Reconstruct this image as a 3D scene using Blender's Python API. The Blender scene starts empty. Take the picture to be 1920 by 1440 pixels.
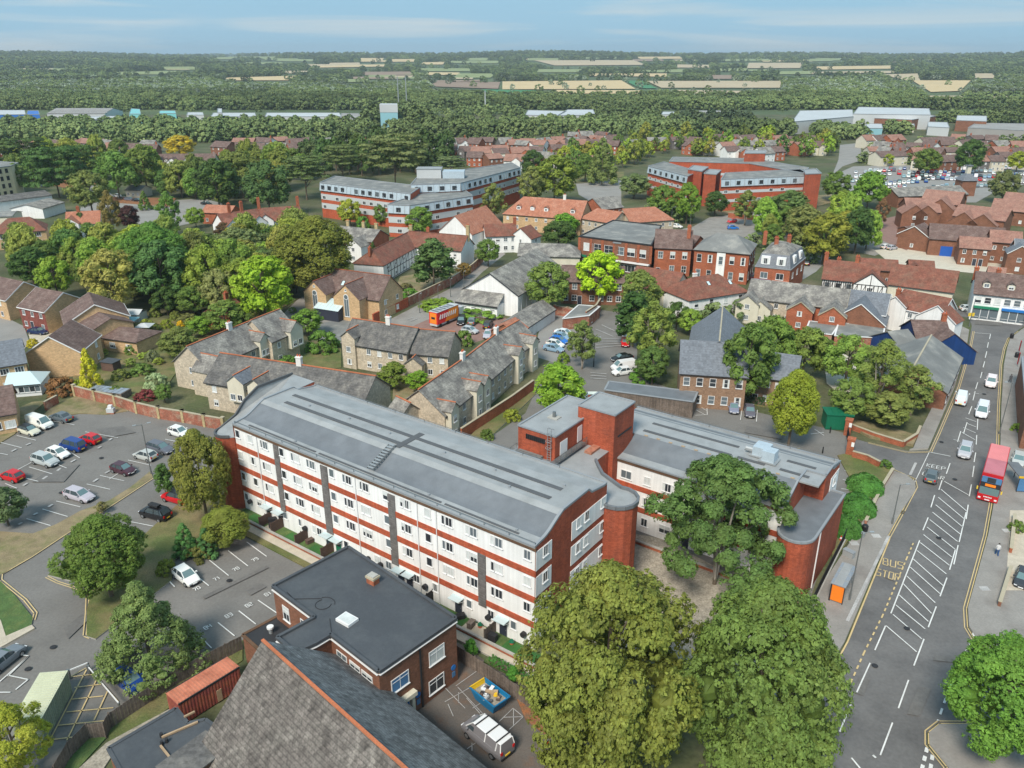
import bpy, math, random
import numpy as np
from mathutils import Vector, Matrix
R = random.Random(7)
C = bpy.context.scene.collection
SC = bpy.context.scene
# ------------------------------------------------------------------ camera
CAMH = 56.0
FPX = 1495.0                       # focal length in pixels of the 1920 px wide photograph
PITCH = math.atan(618.0 / FPX)
cd = bpy.data.cameras.new('camera')
cam = bpy.data.objects.new('camera', cd); C.objects.link(cam)
cam.location = (0,0, CAMH)
cam.rotation_euler = (math.pi / 2 - PITCH, 0,0)
cd.sensor_width = 36.0; cd.lens = 36.0 * FPX / 1920.0
cd.clip_start = 0.5; cd.clip_end = 60000
SC.camera = cam
# ------------------------------------------------------------------ sky, sun, exposure
SUN_EL = math.radians(47); SUN_AZ = math.radians(205)     # azimuth clockwise from +Y
w = bpy.data.worlds.new("World"); SC.world = w; w.use_nodes = True
nt = w.node_tree; nt.nodes.clear()
def N(nt, t, **k):
 n = nt.nodes.new(t)
 for a, b in k.items(): setattr(n, a, b)
 return n
out = N(nt, 'ShaderNodeOutputWorld'); bg = N(nt, 'ShaderNodeBackground')
sky = N(nt, 'ShaderNodeTexSky'); sky.sky_type = 'NISHITA'; sky.sun_disc = False
sky.sun_elevation = SUN_EL; sky.sun_rotation = SUN_AZ; sky.air_density = 1.0; sky.dust_density = 1.2
tc = N(nt, 'ShaderNodeTexCoord'); mp = N(nt, 'ShaderNodeMapping')
mp.inputs['Scale'].default_value = (1.5,1.5,26.0); mp.inputs['Location'].default_value = (0.35,0.2,0.1)
nz = N(nt, 'ShaderNodeTexNoise'); nz.inputs['Scale'].default_value = 1.7; nz.inputs['Detail'].default_value = 7; nz.inputs['Roughness'].default_value = .55
nz.inputs['Distortion'].default_value = .5
rp = N(nt, 'ShaderNodeValToRGB'); rp.color_ramp.elements[0].position = .48; rp.color_ramp.elements[0].color = (.15,.15,.15,1)
rp.color_ramp.elements[1].position = .72; rp.color_ramp.elements[1].color = (.93,.93,.93,1)
nz2 = N(nt, 'ShaderNodeTexNoise'); nz2.inputs['Scale'].default_value = 1.1; nz2.inputs['Detail'].default_value = 5
cl = N(nt, 'ShaderNodeMix', data_type='RGBA'); cl.inputs[6].default_value = (4.2,5.0,5.3,1); cl.inputs[7].default_value = (6.2,6.4,6.3,1)
base = N(nt, 'ShaderNodeMix', data_type='RGBA'); base.inputs[0].default_value = .9
base.inputs[7].default_value = (2.0,4.3,6.1,1)          # thin high cloud under blue air
mx = N(nt, 'ShaderNodeMix', data_type='RGBA')
L = nt.links.new
L(tc.outputs['Generated'], mp.inputs['Vector']); L(mp.outputs[0], nz.inputs['Vector']); L(mp.outputs[0], nz2.inputs['Vector'])
L(nz.outputs[0], rp.inputs[0]); L(nz2.outputs[0], cl.inputs[0])
L(sky.outputs[0], base.inputs[6]); L(base.outputs[2], mx.inputs[6]); L(cl.outputs[2], mx.inputs[7]); L(rp.outputs[0], mx.inputs[0])
L(mx.outputs[2], bg.inputs['Color']); L(bg.outputs[0], out.inputs[0])
bg.inputs['Strength'].default_value = 0.095
sl = bpy.data.lights.new('sun', 'SUN'); sl.energy = 3.2; sl.angle = math.radians(16); sl.color = (1,.92,.80)
so = bpy.data.objects.new('sun', sl); C.objects.link(so)
sd = Vector((math.sin(SUN_AZ) * math.cos(SUN_EL), math.cos(SUN_AZ) * math.cos(SUN_EL), math.sin(SUN_EL)))
so.rotation_euler = sd.to_track_quat('Z', 'Y').to_euler(); so.location = sd * 200
SC.view_settings.view_transform = 'Standard'; SC.view_settings.look = 'None'
SC.view_settings.exposure = 0.44; SC.view_settings.gamma = 1.0
SC.render.engine = 'CYCLES'
SC.cycles.volume_bounces = 0; SC.cycles.max_bounces = 5; SC.cycles.diffuse_bounces = 3
# ------------------------------------------------------------------ photo pixel -> place
_c, _s = math.cos(PITCH), math.sin(PITCH)
def ray(x, y):
 a = (x - 960) / FPX; b = (720 - y) / FPX
 return a, _c + b * _s, -_s + b * _c
def G(x, y, z=0.0):
 a, dy, dz = ray(x, y); t = (z - CAMH) / dz
 return Vector((a * t, dy * t, z))
def scale_at(x, y, z=0):                       # metres per photo pixel
 p = G(x, y, z); return (p.y * _c + (CAMH - z) * _s) / FPX
def px_of(p):
 dep = p[1] * _c - (p[2] - CAMH) * _s; up = p[1] * _s + (p[2] - CAMH) * _c
 return 960 + FPX * p[0] / dep, 720 - FPX * up / dep
# local grid of the apartment block: u runs back-left along its front, v back-right through its depth
O2 = Vector((2.264,64.40,0)); D1 = Vector((-.808,.589,0)).normalized(); D2 = Vector((.589,.808,0)).normalized()
BROT = math.atan2(-D1.y, -D1.x)
def LU(u, v, z=0):
 p = O2 + D1 * u + D2 * v; return Vector((p.x, p.y, z))
# ------------------------------------------------------------------ terrain
def smooth(t):
 t = np.clip(t, 0,1); return t * t * (3 - 2 * t)
def terrain(x, y):
 d = np.hypot(x, y)
 a = np.arctan2(x, y)
 h = 51 * smooth((d - 1350) / 4200)
 und = 8 * np.sin(a * 9 + 1.3) * smooth((d - 2500) / 2500) + 6 * np.sin(a * 23 + .4) * smooth((d - 3500) / 2000) + 4 * a * smooth((d - 3000) / 2500)
 return h + und
def _ss(t):
 t = 0.0 if t < 0 else 1.0 if t > 1 else t
 return t * t * (3 - 2 * t)
def tz(x, y):
 d = math.hypot(x, y); a = math.atan2(x, y)
 return 51 * _ss((d - 1350) / 4200) + 8 * math.sin(a * 9 + 1.3) * _ss((d - 2500) / 2500) + 6 * math.sin(a * 23 + .4) * _ss((d - 3500) / 2000) + 4 * a * _ss((d - 3000) / 2500)
def GT(x, y):
 a, dy, dz = ray(x, y); t = 500.0; lo = t
 while t < 12000:
  if CAMH + dz * t <= tz(a * t, dy * t): break
  lo = t; t *= 1.04
 hi = t
 for i in range(9):
  m = (lo + hi) / 2
  if CAMH + dz * m <= tz(a * m, dy * m): hi = m
  else: lo = m
 return Vector((a * hi, dy * hi, tz(a * hi, dy * hi)))
# ------------------------------------------------------------------ materials
M = {}
def mat(name, col, rough=.85, var=.15, vs=.6, fine=.10, fs=9.0, col2=None, c2=.5, c2s=.25, courses=0, cd=.25, streak=0.0, metal=0, spec=.3, bump=0, island=0, objcol=False, ssp=3.0, joints=0):
 m = bpy.data.materials.new(name); m.use_nodes = True; nt = m.node_tree; P = nt.nodes['Principled BSDF']; L = nt.links.new
 P.inputs['Roughness'].default_value = rough; P.inputs['Metallic'].default_value = metal
 P.inputs['Specular IOR Level'].default_value = spec
 geo = N(nt, 'ShaderNodeNewGeometry')
 cur = None
 rgb = N(nt, 'ShaderNodeRGB'); rgb.outputs[0].default_value = (*col, 1); cur = rgb.outputs[0]
 if objcol:
  oi = N(nt, 'ShaderNodeObjectInfo'); cur = oi.outputs['Color']
 if col2 is not None:
  n = N(nt, 'ShaderNodeTexNoise'); n.inputs['Scale'].default_value = c2s; n.inputs['Detail'].default_value = 6; n.inputs['Roughness'].default_value = .65
  L(geo.outputs['Position'], n.inputs['Vector'])
  r = N(nt, 'ShaderNodeMapRange'); r.inputs[1].default_value = c2 - .12; r.inputs[2].default_value = c2 + .12
  L(n.outputs[0], r.inputs[0]); x = N(nt, 'ShaderNodeMix', data_type='RGBA'); x.inputs[7].default_value = (*col2,1)
  L(r.outputs[0], x.inputs[0]); L(cur, x.inputs[6]); cur = x.outputs[2]
 def mul(fac, cur):
  x = N(nt, 'ShaderNodeVectorMath', operation='SCALE'); L(cur, x.inputs[0]); L(fac, x.inputs['Scale']); return x.outputs[0]
 def noise(scale, amt, vec=None, detail=4):
  n = N(nt, 'ShaderNodeTexNoise'); n.inputs['Scale'].default_value = scale; n.inputs['Detail'].default_value = detail
  L(vec or geo.outputs['Position'], n.inputs['Vector'])
  r = N(nt, 'ShaderNodeMapRange'); r.inputs[1].default_value = .28; r.inputs[2].default_value = .72
  r.inputs[3].default_value = 1 - amt; r.inputs[4].default_value = 1 + amt
  L(n.outputs[0], r.inputs[0]); return r.outputs[0], n.outputs[0]
 if var: cur = mul(noise(vs, var)[0], cur)
 fo = None
 if fine:
  f, fo = noise(fs, fine, detail=3); cur = mul(f, cur)
 if streak:
  mpn = N(nt, 'ShaderNodeMapping'); mpn.inputs['Scale'].default_value = (ssp, ssp, .12); L(geo.outputs['Position'], mpn.inputs['Vector'])
  cur = mul(noise(1.0, streak, mpn.outputs[0])[0], cur)
 if island:
  mr = N(nt, 'ShaderNodeMapRange'); mr.inputs[3].default_value = 1 - island; mr.inputs[4].default_value = 1 + island
  L(geo.outputs['Random Per Island'], mr.inputs[0]); cur = mul(mr.outputs[0], cur)
 if courses:
  sx = N(nt, 'ShaderNodeSeparateXYZ'); L(geo.outputs['Position'], sx.inputs[0])
  a = N(nt, 'ShaderNodeMath', operation='MULTIPLY'); a.inputs[1].default_value = 1 / courses; L(sx.outputs[2], a.inputs[0])
  b = N(nt, 'ShaderNodeMath', operation='FRACT'); L(a.outputs[0], b.inputs[0])
  r = N(nt, 'ShaderNodeMapRange'); r.inputs[1].default_value = 0; r.inputs[2].default_value = .35; r.inputs[3].default_value = 1 - cd; r.inputs[4].default_value = 1
  L(b.outputs[0], r.inputs[0]); cur = mul(r.outputs[0], cur)
  bp = N(nt, 'ShaderNodeBump'); bp.inputs['Strength'].default_value = .35; bp.inputs['Distance'].default_value = .03
  L(b.outputs[0], bp.inputs['Height']); L(bp.outputs[0], P.inputs['Normal'])
  # single tiles differ: cell noise by course
  v = N(nt, 'ShaderNodeTexWhiteNoise'); sn = N(nt, 'ShaderNodeVectorMath', operation='SNAP'); sn.inputs[1].default_value = (.33,.33, courses)
  L(geo.outputs['Position'], sn.inputs[0]); L(sn.outputs[0], v.inputs['Vector'])
  mr = N(nt, 'ShaderNodeMapRange'); mr.inputs[3].default_value = .84; mr.inputs[4].default_value = 1.16; L(v.outputs['Value'], mr.inputs[0]); cur = mul(mr.outputs[0], cur)
 elif bump and fo:
  bp = N(nt, 'ShaderNodeBump'); bp.inputs['Strength'].default_value = bump; bp.inputs['Distance'].default_value = .05
  L(fo, bp.inputs['Height']); L(bp.outputs[0], P.inputs['Normal'])
 L(cur, P.inputs['Base Color'])
 M[name] = m; return m
mat('white_render', (.80,.80,.79), var=.05, streak=.09, fine=.03)
mat('cream_render', (.62,.58,.47), var=.06, streak=.05)
mat('cream_wall', (.74,.64,.44), var=.06)
mat('white_paint', (.74,.74,.74), rough=.5, var=.02, fine=0)
mat('red_brick', (.37,.088,.045), var=.16, vs=.35, streak=.14, fine=.2, fs=11, col2=(.27,.075,.045), c2=.6, c2s=.5, courses=.15, cd=.10)
mat('band_brick', (.42,.095,.045), var=.16, vs=.4, streak=.12, fine=.2, fs=11, courses=.15, cd=.10)
mat('orange_brick', (.36,.115,.06), var=.18, fine=.2, fs=10, courses=.15, cd=.12)
mat('brown_brick', (.23,.105,.065), var=.16, fine=.15, fs=10, courses=.15, cd=.12)
mat('yellow_brick', (.56,.38,.215), var=.10, fine=.12, fs=10, courses=.15, cd=.08)
mat('stone_block', (.52,.445,.345), var=.12, fine=.16, fs=5, courses=.3, cd=.10)
mat('buff_brick', (.30,.19,.125), var=.1, fine=.14, courses=.15, cd=.1)
mat('old_wall_brick', (.34,.13,.085), var=.25, fine=.25, fs=6, col2=(.40,.30,.22), c2=.60, c2s=.8, courses=.15, cd=.1)
mat('grey_tile', (.18,.17,.16), col2=(.29,.275,.245), c2=.52, c2s=.5, var=.18, vs=.5, streak=.22, courses=.28, cd=.18, fine=.12)
mat('dark_tile', (.12,.115,.112), col2=(.17,.16,.145), c2=.55, c2s=.6, var=.18, streak=.2, courses=.28, cd=.2, fine=.12)
mat('slate', (.16,.175,.20), var=.10, streak=.08, courses=.3, cd=.12, rough=.6, fine=.08)
mat('church_tile', (.135,.118,.106), col2=(.19,.172,.152), c2=.58, c2s=.6, var=.14, vs=.18, streak=.42, courses=.25, cd=.42, fine=.30, fs=6, ssp=1.5)
mat('church_tile_grey', (.215,.212,.208), col2=(.14,.137,.133), c2=.58, c2s=.5, var=.16, vs=.2, streak=.42, courses=.25, cd=.38, fine=.28, fs=6, ssp=1.5)
mat('brown_tile', (.145,.094,.082), var=.15, col2=(.215,.155,.135), c2=.58, c2s=.7, courses=.28, cd=.22, fine=.14, streak=.12)
mat('red_tile', (.215,.082,.056), var=.2, col2=(.19,.10,.07), c2=.55, c2s=.5, courses=.25, cd=.15, fine=.14, streak=.15)
mat('orange_tile', (.39,.16,.10), var=.12, col2=(.38,.19,.13), c2=.6, c2s=.6, courses=.28, cd=.12, fine=.1, streak=.08)
mat('pink_tile', (.31,.17,.13), var=.15, col2=(.27,.13,.10), c2=.58, c2s=.4, courses=.28, cd=.12, fine=.12, streak=.1)
mat('ridge_tile', (.46,.15,.07), var=.2, fine=.2)
mat('stone_ridge', (.42,.37,.27), var=.1)
mat('membrane', (.155,.168,.184), rough=.5, var=.10, vs=.25, fine=.05, streak=.10, ssp=.8, col2=(.175,.19,.206), c2=.6, c2s=.2)
mat('membrane_light', (.31,.322,.327), rough=.45, var=.12, vs=.45, fine=.06, col2=(.26,.27,.27), c2=.63, c2s=.6)
mat('membrane_dark', (.10,.103,.108), rough=.6, var=.08)
mat('felt', (.064,.070,.079), rough=.6, var=.12, vs=.12, fine=.06, col2=(.085,.092,.10), c2=.55, c2s=.35, streak=.06, spec=.4)
mat('felt_black', (.035,.036,.04), rough=.7, var=.15)
mat('flat_roof_grey', (.20,.205,.20), var=.18, vs=.3, col2=(.30,.29,.26), c2=.62, c2s=.3)
mat('trim_grey', (.27,.29,.31), rough=.45, var=.03, fine=0)
mat('soffit_brown', (.13,.075,.045), var=.2, fine=.2)
mat('zinc', (.42,.50,.56), rough=.35, var=.08, vs=1.5, metal=.0, spec=.6)
mat('metal_grey', (.22,.23,.23), rough=.4, metal=.5, var=.05)
mat('galvanised', (.40,.42,.43), rough=.4, metal=.4, var=.1)
mat('black_metal', (.018,.018,.02), rough=.5, var=.05, fine=0)
mat('tile_hung', (.16,.15,.145), var=.15, courses=.3, cd=.2, streak=.15)
mat('tile_hung_red', (.22,.07,.055), var=.12, courses=.28, cd=.2)
mat('timber', (.15,.12,.10), var=.25, fine=.25, fs=4, streak=.3, ssp=6, island=.25)
mat('timber_brown', (.12,.075,.06), var=.2, fine=.2, island=.2)
mat('timber_new', (.42,.30,.19), var=.15)
mat('asphalt', (.185,.176,.165), rough=.9, var=.10, vs=.12, fine=.10, fs=3.5, col2=(.155,.147,.138), c2=.60, c2s=.25, bump=.1)
mat('road_asphalt', (.158,.153,.150), rough=.85, var=.12, vs=.12, fine=.10, fs=3, col2=(.115,.112,.112), c2=.55, c2s=.18)
mat('asphalt_dark', (.148,.141,.134), var=.12, vs=.6, fine=.12, fs=3.5)
mat('asphalt_brown', (.125,.108,.095), var=.15, vs=.3, fine=.15, col2=(.17,.10,.065), c2=.64, c2s=.5)
mat('asphalt_light', (.27,.26,.245), var=.1, vs=.2, fine=.08)
mat('paving', (.275,.258,.238), var=.12, vs=.35, fine=.1, fs=4, col2=(.22,.20,.185), c2=.60, c2s=.25)
mat('paving_beige', (.50,.44,.35), var=.12, vs=1.2, fine=.1)
mat('red_paving', (.26,.16,.135), var=.12, fine=.12)
mat('plaza', (.55,.50,.41), var=.08)
mat('kerb', (.38,.36,.33), var=.1)
mat('line_white', (.66,.66,.64), rough=.7, var=.12, fine=.18, fs=12)
mat('line_worn', (.40,.39,.38), rough=.7, var=.2, fine=.25, fs=10)
mat('line_yellow', (.58,.44,.22), rough=.7, var=.12, fine=.15, fs=12)
mat('concrete', (.38,.37,.34), var=.15, fine=.12)
mat('grass', (.105,.13,.04), var=.2, vs=.5, fine=.28, fs=6, col2=(.21,.165,.08), c2=.52, c2s=.16, bump=.5)
mat('green_grass', (.075,.13,.04), var=.2, vs=.8, fine=.25, fs=6, col2=(.13,.16,.05), c2=.6, c2s=.6, bump=.5)
mat('dry_grass', (.26,.205,.12), var=.2, vs=.6, fine=.2, fs=6, col2=(.13,.14,.05), c2=.56, c2s=.25, bump=.5)
mat('artificial_grass', (.04,.13,.03), var=.2, fine=.2)
mat('dirt', (.20,.14,.09), var=.25, fine=.2, col2=(.10,.12,.045), c2=.5, c2s=.5)
mat('leaf_litter', (.30,.12,.05), var=.25, fine=.25, col2=(.15,.11,.07), c2=.55, c2s=1.5)
mat('rubble', (.33,.295,.24), var=.25, vs=1.5, fine=.3, fs=5)
mat('garden_ground', (.075,.09,.038), var=.25, vs=.1, fine=.25, fs=2, col2=(.14,.125,.075), c2=.56, c2s=.07)
mat('country', (.075,.105,.045), var=.2, vs=.004, fine=.15, fs=.02, col2=(.11,.14,.06), c2=.55, c2s=.002)
mat('wheat', (.56,.43,.24), var=.06, vs=.01, fine=.05, fs=.1)
mat('stubble', (.47,.38,.25), var=.08, vs=.01, fine=.05, fs=.1)
mat('tilled', (.28,.20,.145), var=.08, vs=.01, fine=.05, fs=.1)
mat('pasture', (.24,.28,.12), var=.1, vs=.01, fine=.05, fs=.1)
mat('crop_green', (.06,.21,.09), var=.06, vs=.01, fine=.05, fs=.1)
mat('curtain', (.60,.63,.62), rough=.6, var=.15, vs=1.5, fine=0)
mat('blue_blind', (.08,.20,.38), rough=.6, var=.1)
mat('door_dark', (.035,.04,.06), rough=.4, var=.05, fine=0)
mat('door_brown', (.17,.07,.04), rough=.5, var=.1)
mat('door_blue', (.02,.10,.42), rough=.4, var=.05, fine=0)
mat('chimney_white', (.72,.71,.68), var=.06)
mat('clay_pot', (.55,.13,.06), var=.1)
mat('chimney_yellow', (.45,.36,.20), var=.15, courses=.2, cd=.1)
mat('blue_wall', (.012,.045,.16), rough=.5, var=.1, streak=.15)
mat('container_red', (.30,.08,.07), rough=.6, var=.12, streak=.12, col2=(.42,.14,.08), c2=.55, c2s=.8)
mat('container_top', (.52,.19,.115), rough=.65, var=.15, vs=.8, col2=(.38,.12,.07), c2=.58, c2s=1.0)
mat('container_cream', (.55,.56,.40), rough=.6, var=.08)
mat('container_green', (.30,.34,.25), rough=.6, var=.08, streak=.1)
mat('tyre', (.02,.02,.02), rough=.8, var=0, fine=0)
mat('hub', (.35,.36,.37), rough=.3, metal=.6, var=0, fine=0)
mat('plastic_black', (.03,.03,.033), rough=.6, var=0, fine=0)
mat('red_light', (.55,.01,.01), rough=.3, var=0, fine=0)
mat('lamp_clear', (.8,.82,.85), rough=.15, var=0, fine=0, spec=.6)
mat('plate_yellow', (.75,.52,.05), rough=.4, var=0, fine=0)
mat('plate_white', (.8,.8,.8), rough=.4, var=0, fine=0)
mat('tank_green', (.01,.14,.075), rough=.45, var=.08)
mat('skip_blue', (.01,.16,.34), rough=.5, var=.12)
mat('skip_yellow', (.72,.45,.02), rough=.5, var=.12)
mat('orange_poster', (.85,.22,.02), rough=.4, var=0, fine=0)
mat('lorry_red', (.70,.03,.03), rough=.35, var=0, fine=0)
mat('lorry_orange', (.85,.25,.03), rough=.35, var=0, fine=0)
mat('bus_red', (.50,.015,.02), rough=.3, var=.03, fine=0)
mat('bus_roof', (.72,.22,.22), rough=.4, var=.05, fine=0)
mat('bus_roof_dull', (.50,.17,.20), rough=.5, var=.1, fine=.05)
mat('dest_orange', (.95,.25,.02), rough=.4, var=0, fine=0)
mat('skin', (.45,.27,.19), rough=.6, var=0, fine=0)
mat('cloth_blue', (.03,.08,.20), rough=.9, var=.1)
mat('cloth_grey', (.12,.12,.13), rough=.9, var=.1)
mat('cloth_white', (.6,.6,.6), rough=.9, var=.05)
mat('hair', (.04,.025,.015), rough=.7, var=0, fine=0)
mat('green_shop', (.02,.20,.11), rough=.5, var=.05)
mat('blue_shop', (.02,.17,.50), rough=.5, var=.05)
mat('red_cloth', (.60,.02,.03), rough=.8, var=.05)
mat('teal_sheet', (.20,.52,.52), rough=.5, var=.05)
mat('blue_sheet', (.03,.15,.50), rough=.5, var=.05)
mat('white_sheet', (.50,.52,.53), rough=.5, var=.06, vs=.05)
mat('cyan_clad', (.26,.48,.54), rough=.5, var=.03)
mat('shed_grey', (.30,.29,.28), var=.12, vs=.08)
mat('car_paint', (1,1,1), rough=.28, var=0, fine=0, spec=.6, objcol=True)
mat('bark', (.14,.11,.08), var=.2, fine=.25)
mat('birch_bark', (.32,.29,.25), var=.2, fine=.25)
mat('copper_top', (.3,.3,.32), var=.1)
def glass(name, col, rough=.08):
 m = bpy.data.materials.new(name); m.use_nodes = True; P = m.node_tree.nodes['Principled BSDF']
 P.inputs['Base Color'].default_value = (*col, 1); P.inputs['Roughness'].default_value = rough; P.inputs['Specular IOR Level'].default_value = .7
 M[name] = m
glass('glass', (.035,.042,.05)); glass('glass_mid', (.13,.16,.18)); glass('car_glass', (.05,.07,.08),.05); glass('windscreen', (.13,.21,.22),.05)
glass('roof_glass', (.55,.68,.70),.1); glass('shelter_glass', (.25,.28,.32),.1)
def foliage(name, island=.24, tl=.25, tip=None):
 m = bpy.data.materials.new(name); m.use_nodes = True; nt = m.node_tree; P = nt.nodes['Principled BSDF']; L = nt.links.new
 P.inputs['Roughness'].default_value = .65; P.inputs['Specular IOR Level'].default_value = .25
 oi = N(nt, 'ShaderNodeObjectInfo'); geo = N(nt, 'ShaderNodeNewGeometry')
 mr = N(nt, 'ShaderNodeMapRange'); mr.inputs[3].default_value = 1 - island; mr.inputs[4].default_value = 1 + island; L(geo.outputs['Random Per Island'], mr.inputs[0])
 sc = N(nt, 'ShaderNodeVectorMath', operation='SCALE'); L(oi.outputs['Color'], sc.inputs[0]); L(mr.outputs[0], sc.inputs['Scale'])
 n = N(nt, 'ShaderNodeTexNoise'); n.inputs['Scale'].default_value = .55; n.inputs['Detail'].default_value = 4; L(geo.outputs['Position'], n.inputs['Vector'])
 mr2 = N(nt, 'ShaderNodeMapRange'); mr2.inputs[1].default_value = .3; mr2.inputs[2].default_value = .7; mr2.inputs[3].default_value = .74; mr2.inputs[4].default_value = 1.3; L(n.outputs[0], mr2.inputs[0])
 sc2 = N(nt, 'ShaderNodeVectorMath', operation='SCALE'); L(sc.outputs[0], sc2.inputs[0]); L(mr2.outputs[0], sc2.inputs['Scale'])
 # some leaves turn yellower
 n3 = N(nt, 'ShaderNodeTexNoise'); n3.inputs['Scale'].default_value = .25; n3.inputs['Detail'].default_value = 5; L(geo.outputs['Position'], n3.inputs['Vector'])
 mr3 = N(nt, 'ShaderNodeMapRange'); mr3.inputs[1].default_value = .45; mr3.inputs[2].default_value = .75; mr3.inputs[4].default_value = .55; L(n3.outputs[0], mr3.inputs[0])
 hs = N(nt, 'ShaderNodeHueSaturation'); hs.inputs['Hue'].default_value = .475; hs.inputs['Saturation'].default_value = .95; hs.inputs['Value'].default_value = 1.15
 L(sc2.outputs[0], hs.inputs['Color']); L(mr3.outputs[0], hs.inputs['Fac'])
 L(hs.outputs[0], P.inputs['Base Color'])
 tr = N(nt, 'ShaderNodeBsdfTranslucent'); L(hs.outputs[0], tr.inputs['Color'])
 ms = N(nt, 'ShaderNodeMixShader'); ms.inputs[0].default_value = tl
 L(P.outputs[0], ms.inputs[1]); L(tr.outputs[0], ms.inputs[2]); L(ms.outputs[0], nt.nodes['Material Output'].inputs['Surface'])
 M[name] = m
foliage('foliage')
def wood_mat(name, c1, c2):
 m = bpy.data.materials.new(name); m.use_nodes = True; nt = m.node_tree; P = nt.nodes['Principled BSDF']; L = nt.links.new
 P.inputs['Roughness'].default_value = .8; P.inputs['Specular IOR Level'].default_value = .1
 oi = N(nt, 'ShaderNodeObjectInfo'); geo = N(nt, 'ShaderNodeNewGeometry')
 r = N(nt, 'ShaderNodeValToRGB'); r.color_ramp.elements[0].color = (*c1,1); r.color_ramp.elements[1].color = (*c2,1); L(oi.outputs['Random'], r.inputs[0])
 mr = N(nt, 'ShaderNodeMapRange'); mr.inputs[3].default_value = .88; mr.inputs[4].default_value = 1.12; L(geo.outputs['Random Per Island'], mr.inputs[0])
 sc = N(nt, 'ShaderNodeVectorMath', operation='SCALE'); L(r.outputs[0], sc.inputs[0]); L(mr.outputs[0], sc.inputs['Scale'])
 n = N(nt, 'ShaderNodeTexNoise'); n.inputs['Scale'].default_value = .0045; n.inputs['Detail'].default_value = 4; L(geo.outputs['Position'], n.inputs['Vector'])
 mr2 = N(nt, 'ShaderNodeMapRange'); mr2.inputs[1].default_value = .35; mr2.inputs[2].default_value = .65; mr2.inputs[3].default_value = .62; mr2.inputs[4].default_value = 1.5; L(n.outputs[0], mr2.inputs[0])
 sc2 = N(nt, 'ShaderNodeVectorMath', operation='SCALE'); L(sc.outputs[0], sc2.inputs[0]); L(mr2.outputs[0], sc2.inputs['Scale'])
 L(sc2.outputs[0], P.inputs['Base Color']); M[name] = m
wood_mat('wood_green', (.10,.145,.055),(.19,.24,.09)); wood_mat('wood_silver', (.19,.24,.16),(.29,.34,.24)); wood_mat('wood_dark', (.065,.10,.052),(.13,.165,.08))
# ------------------------------------------------------------------ mesh helpers
class MB:
 def __init__(s): s.v = []; s.f = []; s.m = []; s.ms = []
 def _m(s, m):
  if m not in s.ms: s.ms.append(m)
  return s.ms.index(m)
 def face(s, pts, m):
  i = len(s.v); s.v += [tuple(p) for p in pts]; s.f.append(tuple(range(i, i + len(pts)))); s.m.append(s._m(m))
 def box(s, x0, x1, y0, y1, z0, z1, m, T=None):
  c = [(x0, y0, z0),(x1, y0, z0),(x1, y1, z0),(x0, y1, z0),(x0, y0, z1),(x1, y0, z1),(x1, y1, z1),(x0, y1, z1)]
  if T: c = [tuple(T @ Vector(p)) for p in c]
  i = len(s.v); s.v += c; k = s._m(m)
  for q in ((3,2,1,0),(4,5,6,7),(0,1,5,4),(1,2,6,5),(2,3,7,6),(3,0,4,7)): s.f.append(tuple(i + j for j in q)); s.m.append(k)
 def prism(s, poly, z0, z1, m, mt=None, bottom=False):
  poly = [Vector((p[0], p[1],0)) for p in poly]
  a = sum(poly[i].x * poly[(i + 1) % len(poly)].y - poly[(i + 1) % len(poly)].x * poly[i].y for i in range(len(poly)))
  if a < 0: poly.reverse()
  n = len(poly); i = len(s.v)
  zz0 = z0 if callable(z0) else (lambda p: z0); zz1 = z1 if callable(z1) else (lambda p: z1)
  s.v += [(p.x, p.y, zz0(p)) for p in poly] + [(p.x, p.y, zz1(p)) for p in poly]
  k = s._m(m)
  for j in range(n): s.f.append((i + j, i + (j + 1) % n, i + n + (j + 1) % n, i + n + j)); s.m.append(k)
  s.f.append(tuple(range(i + n, i + 2 * n))); s.m.append(s._m(mt or m))
  if bottom: s.f.append(tuple(reversed(range(i, i + n)))); s.m.append(k)
 def tube(s, p0, p1, r0, r1, m, n=8, cap=True):
  p0 = Vector(p0); p1 = Vector(p1); d = (p1 - p0).normalized()
  a = d.orthogonal().normalized(); b = d.cross(a); i = len(s.v); k = s._m(m)
  for p, r in ((p0, r0),(p1, r1)):
   for j in range(n):
    t = 2 * math.pi * j / n; s.v.append(tuple(p + a * math.cos(t) * r + b * math.sin(t) * r))
  for j in range(n): s.f.append((i + j, i + (j + 1) % n, i + n + (j + 1) % n, i + n + j)); s.m.append(k)
  if cap: s.f.append(tuple(range(i + n, i + 2 * n))); s.m.append(k); s.f.append(tuple(reversed(range(i, i + n)))); s.m.append(k)
 def bar(s, p0, p1, w, h, m):      # rectangular bar lying along p0-p1 (w across, h up)
  p0 = Vector(p0); p1 = Vector(p1); d = (p1 - p0);
  if d.length < 1e-6: return
  d.normalize(); up = Vector((0,0,1)); sd = d.cross(up)
  if sd.length < .01: sd = Vector((1,0,0))
  sd.normalize(); u = sd.cross(d).normalized(); i = len(s.v); k = s._m(m)
  for p in (p0, p1):
   for a, b in ((-1,-1),(1,-1),(1,1),(-1,1)): s.v.append(tuple(p + sd * a * w / 2 + u * b * h / 2))
  for q in ((0,1,5,4),(1,2,6,5),(2,3,7,6),(3,0,4,7),(3,2,1,0),(4,5,6,7)): s.f.append(tuple(i + j for j in q)); s.m.append(k)
 def mesh(s, name):
  me = bpy.data.meshes.new(name); me.from_pydata(s.v, [], s.f)
  for m in s.ms: me.materials.append(M[m])
  me.polygons.foreach_set('material_index', s.m); me.update(); return me
 def build(s, name, parent=None, loc=None, rz=0, **tags):
  if not s.v: return None
  return obj(name, s.mesh(name), parent, loc, rz, **tags)
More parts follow.
